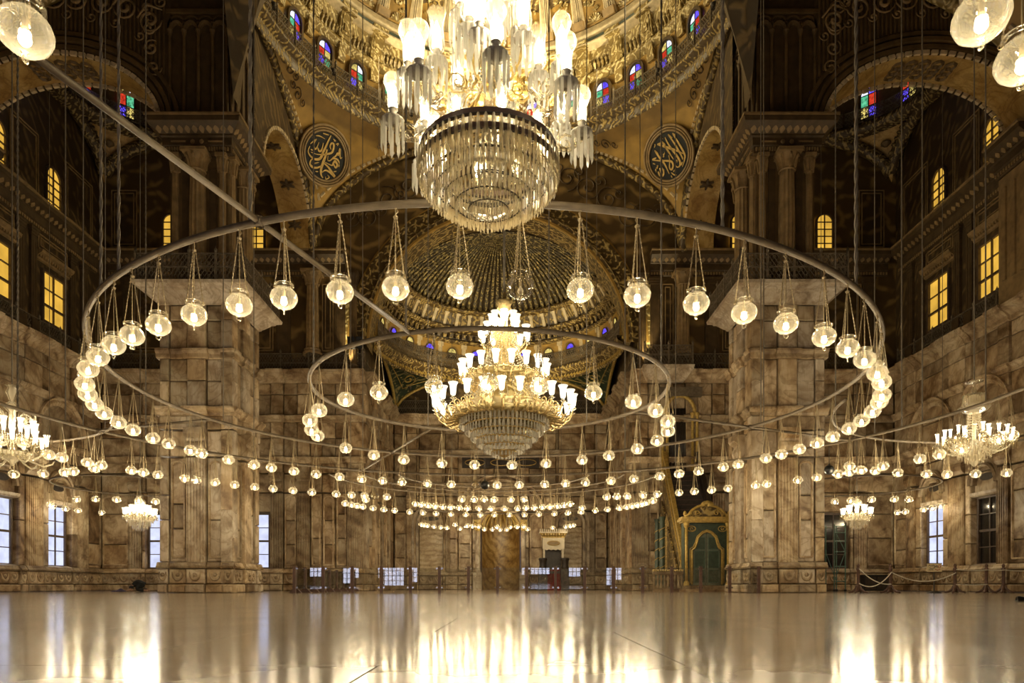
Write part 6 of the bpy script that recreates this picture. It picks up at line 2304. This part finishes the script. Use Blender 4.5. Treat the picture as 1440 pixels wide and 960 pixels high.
# ------------------------------------------------------------------ wooden stanchions and ropes on the right
def stanchion(x, d, label):
    p = at(x, 0, d)
    t = thing('rope_stanchion', label, 'stanchion', (p.x, d, 0), 'wooden rope stanchions')
    MB().lathe([(.06, .05), (.075, .1), (.06, .25), (.055, .85), (.075, .9), (.075, .96), (.05, 1.0)], 10).build('post', 'wood', t, True)
    MB().lathe([(.04, 1.0), (.06, 1.06), (.055, 1.1), (.02, 1.14), (0, 1.15)], 10).build('finial', 'wood', t, True)
    for k in range(4):
        m = Matrix.Rotation(PI / 4 + k * PI / 2, 4, 'Z')
        MB().tube([m @ V(q) for q in ((.04, 0, .3), (.1, 0, .16), (.22, 0, .06), (.36, 0, .03))], [.045, .05, .045, .03], 6).build('foot', 'wood', t, True)
    return (p.x, d)


SX = [1207, 1252, 1343, 1387, 1411, 1458]
names = ['first', 'second', 'third', 'fourth', 'fifth', 'sixth']
SS = [stanchion(x, 27.0, '%s brown wooden rope stanchion counted from the right pier' % names[i]) for i, x in enumerate(SX)]


def rope(a, za, b_, zb, sag, label):
    pts = []
    for i in range(17):
        f = i / 16
        pts.append((a[0] + (b_[0] - a[0]) * f, a[1] - .07 + (b_[1] - a[1]) * f, za + (zb - za) * f - sag * 4 * f * (1 - f)))
    o = MB().tube(pts, .02, 6).build('barrier_rope', 'rope', None, True)
    tag(o, label, 'rope', 'white ropes between stanchions')


rope(SS[0], .95, SS[1], .35, .18, 'white rope falling from first stanchion to second')
rope(SS[0], .38, SS[1], .8, .3, 'white rope sagging deep between first two stanchions')
rope(SS[1], .82, SS[2], .8, .35, 'long white rope sagging from second stanchion to third')
rope(SS[2], .92, SS[3], .9, .03, 'taut upper rope from third stanchion to fourth')
rope(SS[2], .34, SS[3], .34, .02, 'taut lower rope from third stanchion to fourth')
rope(SS[3], .9, SS[4], .9, .02, 'short upper rope from fourth stanchion to fifth')
rope(SS[4], .9, SS[5], .88, .03, 'upper rope leaving the fifth stanchion towards the picture edge')

# notice on a stand
p = at(1313.5, 0, 27.6)
t = thing('notice_stand', 'small cream notice board on a black stand before the ropes', 'sign', (p.x, 27.6, 0))
MB().lathe([(.26, 0), (.26, .03), (.05, .08), (.03, .12), (.028, .86)], 12).build('stand', 'iron', t, True)
bd = MB().box(-.29, .29, -.03, 0, .84, 1.17).build('board', 'sign', t)
MB().box(-.3, .3, -.035, -.0, .82, .845).box(-.3, .3, -.035, 0, 1.165, 1.19).build('board_edge', 'wood', bd)
b = MB()
for pts in ([(-.24, 1.06), (-.2, 1.12), (-.14, 1.06), (-.1, 1.1), (-.06, 1.07)], [(-.2, 1.0), (-.1, .97), (0.0, 1.0), (.04, 1.06)], [(-.05, 1.12), (0.02, 1.05), (.08, 1.08)], [(-.22, .92), (-.05, .92)], [(.1, 1.1), (.1, 1.0)]):
    b.tube([(x, -.035, z) for x, z in pts], .012, 4)
b.build('black_lettering', 'black', bd)
b = MB()
for pts in ([(.14, 1.08), (.16, 1.0), (.22, 1.0), (.24, 1.08)], [(.18, 1.1), (.19, 1.13)], [(.02, .95), (.1, .91), (.22, .94)]):
    b.tube([(x, -.035, z) for x, z in pts], .012, 4)
b.build('red_lettering', 'sign_red', bd)

# scaffold ladder and black cabinet behind the right pier
p = at(1181, 0, 33.0)
t = thing('scaffold_frame', 'green metal scaffold frame standing behind the right pier', 'scaffold', (p.x, 33.0, 0))
for x in (-.26, .26):
    for y in (0, .9):
        MB().tube([(x, y, .1), (x, y, 3.2)], .03, 8).build('upright', 'green_metal', t)
        MB().lathe([(0, 0), (.06, .02), (.07, .07), (.06, .12), (0, .14)], 10, (x, y, 0)).build('castor', 'black', t)
for z in (.5, 1.2, 1.9, 2.4, 2.8, 3.1):
    MB().tube([(-.26, 0, z), (.26, 0, z)], .022, 6).build('rung', 'green_metal', t)
MB().tube([(-.26, 0, .5), (.26, 0, 1.9)], .018, 6).tube([(.26, .9, .5), (-.26, .9, 1.9)], .018, 6).tube([(.26, 0, 1.9), (.26, .9, 2.8)], .018, 6).build('brace', 'green_metal', t)
p = at(1233, 0, 34.5)
t = thing('floor_cabinet', 'low black cabinet on the floor behind the sagging ropes', 'cabinet', (p.x, 34.5, 0))
MB().box(-.62, .62, 0, .5, .05, .78).box(-.66, .66, -.03, .52, .78, .83).build('body', 'black', t)
for s in (-1, 1):
    MB().box(s * .3 - .27, s * .3 + .27, -.02, 0, .1, .72).build('door', 'wood_dark', t)
for x in (-.55, .55):
    for y in (.06, .44):
        MB().box(x - .04, x + .04, y - .04, y + .04, 0, .05).build('foot', 'black', t)

# ------------------------------------------------------------------ minbar: portal, stair and pavilion
p = at(994, 0, 33.4)
mb_ = thing('minbar', 'green and gold minbar with closed portal doors and steep dark stair behind', 'minbar', (p.x, 33.4, 0))
hw = 1.0
b = MB().box(-hw - .1, -.68, 0, .5, .3, 3.3).box(.68, hw + .1, 0, .5, .3, 3.3)
pts = [(-.68, 3.3)] + [(x, z) for x, z in ((-.68, 2.0), (-.58, 2.1), (-.5, 2.3), (-.42, 2.6), (-.2, 2.82), (0, 2.9), (.2, 2.82), (.42, 2.6), (.5, 2.3), (.58, 2.1), (.68, 2.0))] + [(.68, 3.3)]
top = [(x, 3.3) for x, _ in pts[1:-1]]
for (a, c, e, f) in zip(pts[1:-2], pts[2:-1], top, top[1:]):
    b.add([(a[0], 0, a[1]), (c[0], 0, c[1]), (f[0], 0, 3.3), (e[0], 0, 3.3)], [(0, 1, 2, 3)])
b.build('portal_frame', 'green_frame', mb_)
MB().box(-1.35, 1.35, -.35, .6, 0, .12).box(-1.2, 1.2, -.2, .6, .12, .3).build('portal_step', 'marble_dark', mb_)
for s in (-1, 1):
    dr = MB().box(min(0, s * .67) + .01, max(0, s * .67) - .01, .06, .12, .32, 2.86).build('door_leaf', 'green_door', mb_)
    for (z0, z1) in ((.45, 1.05), (1.15, 1.95), (2.05, 2.6)):
        x0, x1 = sorted((s * .1, s * .56))
        MB().box(x0, x1, .03, .06, z0, z1).build('door_panel', 'green_frame', dr)
        MB().bar((x0, .03, z0), (x0, .03, z1), .02).bar((x1, .03, z0), (x1, .03, z1), .02).bar((x0, .03, z0), (x1, .03, z0), .02).bar((x0, .03, z1), (x1, .03, z1), .02).build('panel_bead', 'green_metal', dr)
    MB().tube([(s * 1.0, -.08, .35), (s * 1.0, -.08, 3.1)], .075, 10).build('gilt_column', 'gold_paint', mb_, True)
    MB().lathe([(.08, 3.05), (.13, 3.15), (.16, 3.3), (.12, 3.32)], 10, (s * 1.0, -.08, 0)).build('column_cap', 'gold_paint', mb_, True)
    MB().lathe([(.15, .3), (.15, .4), (.1, .5), (.08, .52)], 10, (s * 1.0, -.08, 0)).build('column_base', 'gold_paint', mb_, True)
    MB().lathe([(0, .16), (.06, .12), (.09, 0), (.05, -.06), (.06, -.1)], 8, (s * 1.05, 0, 3.72)).build('urn_finial', 'gold_paint', mb_, True)
    b = MB()
    b.tube([(s * .74 + .2 * math.cos(2 * PI * k / 14), -.02, 3.02 + .13 * math.sin(2 * PI * k / 14)) for k in range(14)], .025, 4, True)
    scroll(b, Matrix.Translation((s * .74, 0, 3.02)), (0, 0), .12, 1.2, s, .02)
    b.build('corner_cartouche', 'gold_paint', mb_, True)
arcp = [(-.72, .35)] + pts[1:-1] + [(.72, .35)]
arcp = [(-.72, .35), (-.72, 2.0)] + pts[2:-2] + [(.72, 2.0), (.72, .35)]
MB().tube([(x, -.03, z) for x, z in arcp], .055, 6).tube([(x * 1.12, -.02, z + .06) for x, z in arcp], .03, 5).build('gilt_arch', 'gold_paint', mb_, True)
b = MB().box(-1.22, 1.22, -.2, .5, 3.3, 3.36).box(-1.3, 1.3, -.28, .55, 3.36, 3.48).box(-1.24, 1.24, -.22, .5, 3.48, 3.58)
b.build('gilt_cornice', 'gold_paint', mb_)
ped = [(-1.05, 3.58), (-.9, 3.66), (-.7, 3.9), (-.45, 4.05), (-.2, 4.12), (0, 4.18), (.2, 4.12), (.45, 4.05), (.7, 3.9), (.9, 3.66), (1.05, 3.58)]
MB().prism(ped, Matrix.Translation((0, .3, 0)), .3).build('pediment', 'gilt_dim', mb_)
b = MB()
b.tube([(x, -.03, z + .02) for x, z in ped], .07, 6)
for k in range(13):
    a = PI * (k + .5) / 13
    b.tube([(0, -.06, 4.1), (.32 * math.cos(a), -.08, 4.1 + .26 * math.sin(a))], [.02, .06], 5)
for s in (-1, 1):
    scroll(b, Matrix.Translation((s * .45, 0, 3.78)), (0, 0), .16, 1.4, s, .035)
    scroll(b, Matrix.Translation((s * .75, 0, 3.7)), (0, 0), .1, 1.2, s, .03)
b.build('pediment_shell', 'gold_paint', mb_, True)
# stair flight rising away from the portal
NS, run, rise_ = 22, 4.6, 6.3
for i in range(NS):
    y = .55 + run * i / NS
    z = .3 + rise_ * i / NS
    MB().box(-.85, .85, y, y + run / NS + .35, z, z + rise_ / NS).build('stair_tread', 'step', mb_)
    if i % 1 == 0:
        MB().box(-.85, .85, y - .02, y + .02, z + rise_ / NS - .04, z + rise_ / NS).build('tread_nosing', 'wood', mb_)
for s in (-1, 1):
    x0, x1 = sorted((s * .86, s * .98))
    q = [(.5, .3), (.5, 1.4), (.55 + run, .3 + rise_ + 1.0), (.55 + run, .3 + rise_ - 1.2), (1.3, .3)]
    b = MB()
    vs = [(x0, y, z) for y, z in q] + [(x1, y, z) for y, z in q]
    b.add(vs, [(0, 1, 2, 3, 4), (9, 8, 7, 6, 5)] + [(i, 5 + i, 5 + (i + 1) % 5, (i + 1) % 5) for i in range(5)])
    b.build('stair_side', 'gilt_dim' if s < 0 else 'wood_dark', mb_)
    MB().bar((s * .92, .5, 1.45), (s * .92, .55 + run, .35 + rise_ + 1.0), .2, .16).build('handrail', 'gold_paint' if s < 0 else 'wood_dark', mb_)
    MB().bar((s * .92, .6, .95), (s * .92, .55 + run, .35 + rise_ + .45), .24, .08).build('stair_rail_moulding', 'gold_paint' if s < 0 else 'wood_dark', mb_)
b = MB()
for i in range(26):
    f = (i + .5) / 26
    scroll(b, Matrix.Translation((0, .6 + run * f, .75 + rise_ * f)) @ Matrix.Rotation(-PI / 2, 4, 'Z') @ Matrix.Translation((0, -.93, 0)), (0, 0), .14, 1.3, 1 if i % 2 else -1, .022)
b.build('side_scrolls', 'gold_paint', mb_, True)
# gilded side triangle and green twisted posts at the left of the flight
b = MB()
b.add([(-1.02, 1.2, .9), (-1.02, 5.1, .9), (-1.02, 5.1, 5.0), (-1.1, 1.2, .9), (-1.1, 5.1, .9), (-1.1, 5.1, 5.0)], [(0, 1, 2), (5, 4, 3), (0, 2, 5, 3), (0, 3, 4, 1), (1, 4, 5, 2)])
b.build('side_panel', 'gilt_dim', mb_)
for k, y in enumerate((3.2, 4.4)):
    b = MB().lathe([(.2, .3), (.2, .8), (.15, .9), (.14, 3.7), (.2, 3.9)], 10, (-1.45, y, 0))
    o = b.build('green_post', 'green_frame', mb_, True)
    MB().tube([(-1.45 + .155 * math.cos(i * .5), y + .155 * math.sin(i * .5), .9 + i * .04) for i in range(70)], .02, 4).build('gilt_twist', 'gold_paint', o)
MB().add([(-1.3, 3.6, 1.0), (-1.0, 3.6, 1.0), (-1.0, 3.6, 3.6), (-1.15, 3.6, 4.0), (-1.3, 3.6, 3.6)], [(0, 1, 2, 3, 4)]).add([(-1.3, 3.66, 1.0), (-1.0, 3.66, 1.0), (-1.0, 3.66, 3.6), (-1.15, 3.66, 4.0), (-1.3, 3.66, 3.6)], [(4, 3, 2, 1, 0)]).build('gilt_screen', 'gold', mb_)
# low stone balustrade with gilt rail
b = MB().box(-2.6, -1.15, -.1, .1, 0, .18).box(-2.6, -1.15, -.12, .12, .82, .96)
o = b.build('stone_balustrade', 'marble_dark', mb_)
bm = MB().lathe([(.05, .18), (.07, .3), (.045, .45), (.075, .62), (.05, .74), (.06, .82)], 8).mesh('baluster', 'marble')
for i in range(9):
    inst('baluster', bm, o, Matrix.Translation((-2.52 + i * .165, 0, 0)))
rm = MB().lathe([(0, .12), (.05, .1), (.065, .05), (.04, 0)], 8).mesh('gilt_knob', 'gold')
for i in range(13):
    inst('gilt_knob', rm, o, Matrix.Translation((-2.55 + i * .115, 0, .96)))
# pavilion at the head of the stair
yp, zp = .55 + run + .2, .3 + rise_
MB().box(-1.15, 1.15, yp - .1, yp + .6, zp - .25, zp).build('pavilion_floor', 'wood_dark', mb_)
for s in (-1, 1):
    for k, dx in enumerate((.95, .7)):
        MB().lathe([(.12, zp), (.12, zp + .25), (.085, zp + .35), (.08, zp + 3.0), (.14, zp + 3.25), (.14, zp + 3.3)], 10, (s * dx, yp, 0)).build('pavilion_column', 'gold_paint', mb_, True)
MB().tube([(.82 * math.cos(a), yp, zp + 3.3 + .95 * math.sin(a)) for a in [PI * k / 16 for k in range(17)]], .11, 8).build('pavilion_arch', 'gold_paint', mb_, True)
b = MB()
for k in range(14):
    x = -.7 + 1.4 * k / 13
    b.tube([(x, yp + .25 + .05 * (k % 2), zp + .1), (x * .8, yp + .25, zp + 3.6)], [.08, .05], 6)
b.build('pavilion_curtain', 'wood_dark', mb_, True)
MB().box(-1.2, 1.2, yp - .15, yp + .2, zp + 4.2, zp + 4.7).build('pavilion_lattice', 'rail', mb_)

# marble balcony box above the minbar at the apse corner
p = at(940, 0, 38.0)
t = thing('marble_balcony', 'small marble balcony with lattice rail above the minbar', 'balcony', (p.x, 38.3, 0))
MB().add([(-1.0, 0, 11.6), (1.0, 0, 11.6), (1.0, 1.0, 11.6), (-1.0, 1.0, 11.6), (-1.35, -.45, 12.1), (1.35, -.45, 12.1), (1.35, 1.0, 12.1), (-1.35, 1.0, 12.1), (-1.4, -.5, 12.3), (1.4, -.5, 12.3), (1.4, 1.0, 12.3), (-1.4, 1.0, 12.3)],
         [(3, 2, 1, 0), (0, 1, 5, 4), (1, 2, 6, 5), (3, 0, 4, 7), (4, 5, 9, 8), (5, 6, 10, 9), (7, 4, 8, 11), (8, 9, 10, 11)]).build('corbelled_base', 'marble_pale', t)
railing(t, (-1.3, -.4), (1.3, -.4), 12.3, 1.3)

# black loudspeakers on the left balcony
for i, (x, y) in enumerate(((497, 493), (509, 493))):
    p = at(x, y, 39.0)
    t = thing('loudspeaker', 'black loudspeaker on the balcony rail left of the apse, %s' % ('outer one' if i == 0 else 'inner one'), 'speaker', (p.x, 38.6, 13.45))
    MB().add([(-.2, -.15, 0), (.2, -.15, 0), (.16, .2, 0), (-.16, .2, 0), (-.2, -.25, .55), (.2, -.25, .55), (.16, .15, .55), (-.16, .15, .55)], [(3, 2, 1, 0), (0, 1, 5, 4), (1, 2, 6, 5), (2, 3, 7, 6), (3, 0, 4, 7), (4, 5, 6, 7)]).build('cabinet', 'black', t)
    MB().lathe([(.14, 0), (.1, .03), (.03, .05)], 12).build('speaker_cone', 'iron', t, loc=(0, -.2, .22)).rotation_euler = (PI / 2, 0, 0)
    MB().box(-.03, .03, -.03, .03, -.1, 0).build('bracket', 'iron', t)

# ------------------------------------------------------------------ preacher's raised chair in the apse
p = at(779, 0, 45.5)
k_ = thing('preacher_chair', 'raised white canopied preacher chair with red carpet steps in the apse', 'chair', (p.x, 45.5, 0))
MB().box(-1.05, 1.05, .3, 1.7, 0, .35).box(-.98, .98, .35, 1.7, .35, 1.25).build('platform', 'wood_dark', k_)
for s in (-1, 1):
    b = MB().box(s * .72 - .27, s * .72 + .27, -.4, .5, 0, 1.35)
    o = b.build('stair_flank', 'wood_dark', k_)
    MB().lathe([(.2, 1.35), (.26, 1.45), (.22, 1.6), (.24, 1.9), (.3, 2.0), (.26, 2.1)], 10, (s * .72, 0, 0)).build('newel', 'wood_dark', k_, True)
    for z in (.5, .95):
        MB().tube([(s * .72 + .16 * math.cos(2 * PI * q / 12), -.42, z + .16 * math.sin(2 * PI * q / 12)) for q in range(12)], .025, 4, True).build('carved_ring', 'wood', o)
    MB().box(s * .62 - .06, s * .62 + .06, .55, .67, 1.25, 2.75).build('canopy_post', 'white_wood', k_)
for i in range(5):
    MB().box(-.44, .44, -.35 + .2 * i, .5, .27 * i, .27 * (i + 1)).build('carpet_step', 'red', k_)
val = [(-.72, 2.72), (-.6, 2.72), (-.45, 2.62), (-.3, 2.7), (-.15, 2.62), (0, 2.68), (.15, 2.62), (.3, 2.7), (.45, 2.62), (.6, 2.72), (.72, 2.72), (.72, 3.45), (-.72, 3.45)]
MB().prism(val, Matrix.Translation((0, .6, 0)), .1).build('canopy_board', 'white_wood', k_)
pts = [(.42 * math.cos(2 * PI * q / 20), .15 * math.sin(2 * PI * q / 20)) for q in range(20)]
MB().prism(pts, Matrix.Translation((0, .5, 3.1)), .03).build('inscription_cartouche', 'brown_light', k_)
MB().tube([(x, .46, 3.1 + z) for x, z in pts], .022, 4, True).build('cartouche_frame', 'gold_paint', k_)
MB().box(-.76, .76, .45, 1.6, 3.45, 3.52).add([(-.76, .45, 3.52), (.76, .45, 3.52), (.9, .3, 3.75), (-.9, .3, 3.75)], [(0, 1, 2, 3)]).build('gilt_cove', 'gold_paint', k_)
b = MB()
for i in range(9):
    x = -.72 + .18 * i
    b.tube([(x, .42, 3.5), (x, .3, 3.72)], [.02, .08], 5)
b.build('cove_muqarnas', 'gold', k_, True)
MB().box(-.92, .92, .28, 1.75, 3.75, 3.84).build('canopy_top', 'white_wood', k_)
b = MB()
for i in range(14):
    x = -.88 + 1.76 * i / 13
    b.box(x - .035, x + .035, .28, .34, 3.84, 4.02)
b.build('crest', 'white_wood', k_)
MB().box(-.55, .55, 1.3, 1.4, 1.25, 3.4).build('backrest', 'wood_dark', k_)
MB().box(-.5, .5, .7, 1.3, 1.25, 1.65).build('seat', 'wood_dark', k_)

# ------------------------------------------------------------------ person bowed in prayer beside the left pier
p = at(197, 0, 34.5)
pr = thing('person', 'person in dark clothes bowed down in prayer on the floor beside the left pier', 'person', (p.x, 34.5, 0))
vs = [(.12, 0, .50), (-.06, 0, .46), (-.26, 0, .34), (-.38, 0, .27), (-.46, 0, .18), (-.52, 0, .12),
      (-.30, -.17, .28), (-.26, -.24, .12), (-.50, -.22, .045), (-.60, -.20, .035), (-.30, .17, .28), (-.26, .24, .12), (-.50, .22, .045), (-.60, .20, .035),
      (.10, -.11, .42), (-.08, -.14, .10), (.30, -.13, .07), (.44, -.13, .05), (.10, .11, .42), (-.08, .14, .10), (.30, .13, .07), (.44, .13, .05)]
es = [(0, 1), (1, 2), (2, 3), (3, 4), (4, 5), (2, 6), (6, 7), (7, 8), (8, 9), (2, 10), (10, 11), (11, 12), (12, 13), (0, 14), (14, 15), (15, 16), (16, 17), (0, 18), (18, 19), (19, 20), (20, 21)]
rad = [.17, .17, .16, .075, .095, .085, .065, .05, .042, .03, .065, .05, .042, .03, .11, .075, .065, .045, .11, .075, .065, .045]
me = bpy.data.meshes.new('body')
me.from_pydata(vs, es, [])
me.materials.append(M['skin'])
body = bpy.data.objects.new('body', me)
COL.objects.link(body)
body.parent = pr
md = body.modifiers.new('skin', 'SKIN')
for i, r in enumerate(rad):
    me.skin_vertices[0].data[i].radius = (r, r)
me.skin_vertices[0].data[0].use_root = True
sb_ = body.modifiers.new('sub', 'SUBSURF')
sb_.levels = 2
sb_.render_levels = 2
# robe and trousers over back, arms and legs
me2 = bpy.data.meshes.new('robe')
keep = [0, 1, 2, 6, 7, 10, 11, 14, 15, 16, 18, 19, 20]
ix = {v: i for i, v in enumerate(keep)}
e2 = [(ix[a], ix[b_]) for a, b_ in es if a in ix and b_ in ix]
me2.from_pydata([vs[i] for i in keep], e2, [])
me2.materials.append(M['cloth_dark'])
robe = bpy.data.objects.new('robe', me2)
COL.objects.link(robe)
robe.parent = pr
robe.modifiers.new('skin', 'SKIN')
for i, v in enumerate(keep):
    r = rad[v] * 1.16 + .012
    me2.skin_vertices[0].data[i].radius = (r, r)
me2.skin_vertices[0].data[0].use_root = True
s3 = robe.modifiers.new('sub', 'SUBSURF')
s3.levels = 2
s3.render_levels = 2
MB().lathe([(0, .105), (.05, .1), (.09, .06), (.105, 0), (.1, -.03)], 14).build('hair', 'black', pr, True, loc=(-.445, 0, .2)).rotation_euler = (0, -.5, 0)
p = at(170, 0, 34.3)
t = thing('folded_cloth', 'dark violet cloth lying on the floor before the praying person', 'cloth', (p.x, 34.2, 0))
MB().grid(lambda u, v: (-.35 + .7 * u, -.25 + .5 * v, .02 + .1 * math.sin(PI * u) * math.sin(PI * v) * (1 + .4 * math.sin(9 * u + 5 * v))), 14, 10).build('cloth_sheet', 'cloth_violet', t, True)
MB().box(-.3, .3, -.2, .2, 0, .025).build('cloth_fold', 'cloth_violet', t)

# a dark shoe at the right edge
p = at(1440, 0, 13.3)
t = thing('shoe', 'small black shoe lying on the floor at the right picture edge', 'shoe', (p.x, 13.3, 0))
b = MB()
prof = [(-.14, .035, .07), (-.1, .045, .085), (-.03, .04, .075), (.05, .048, .055), (.11, .045, .04), (.15, .02, .025)]
vs, fs = [], []
for x, w2, h in prof:
    for k in range(9):
        a = PI * k / 8
        vs.append((x, w2 * math.cos(a), .015 + h * math.sin(a)))
for i in range(len(prof) - 1):
    for k in range(8):
        fs.append((i * 9 + k, i * 9 + k + 1, (i + 1) * 9 + k + 1, (i + 1) * 9 + k))
fs += [tuple(range(9)), tuple(range(45 + 8, 44, -1))]
b.add(vs, fs).build('upper', 'black', t, True)
MB().prism([(x, 0) for x in ()] or [(-.15, 0), (.16, 0), (.16, .018), (-.15, .018)], Matrix.Translation((0, .05, 0)), .1).build('sole', 'wood_dark', t)
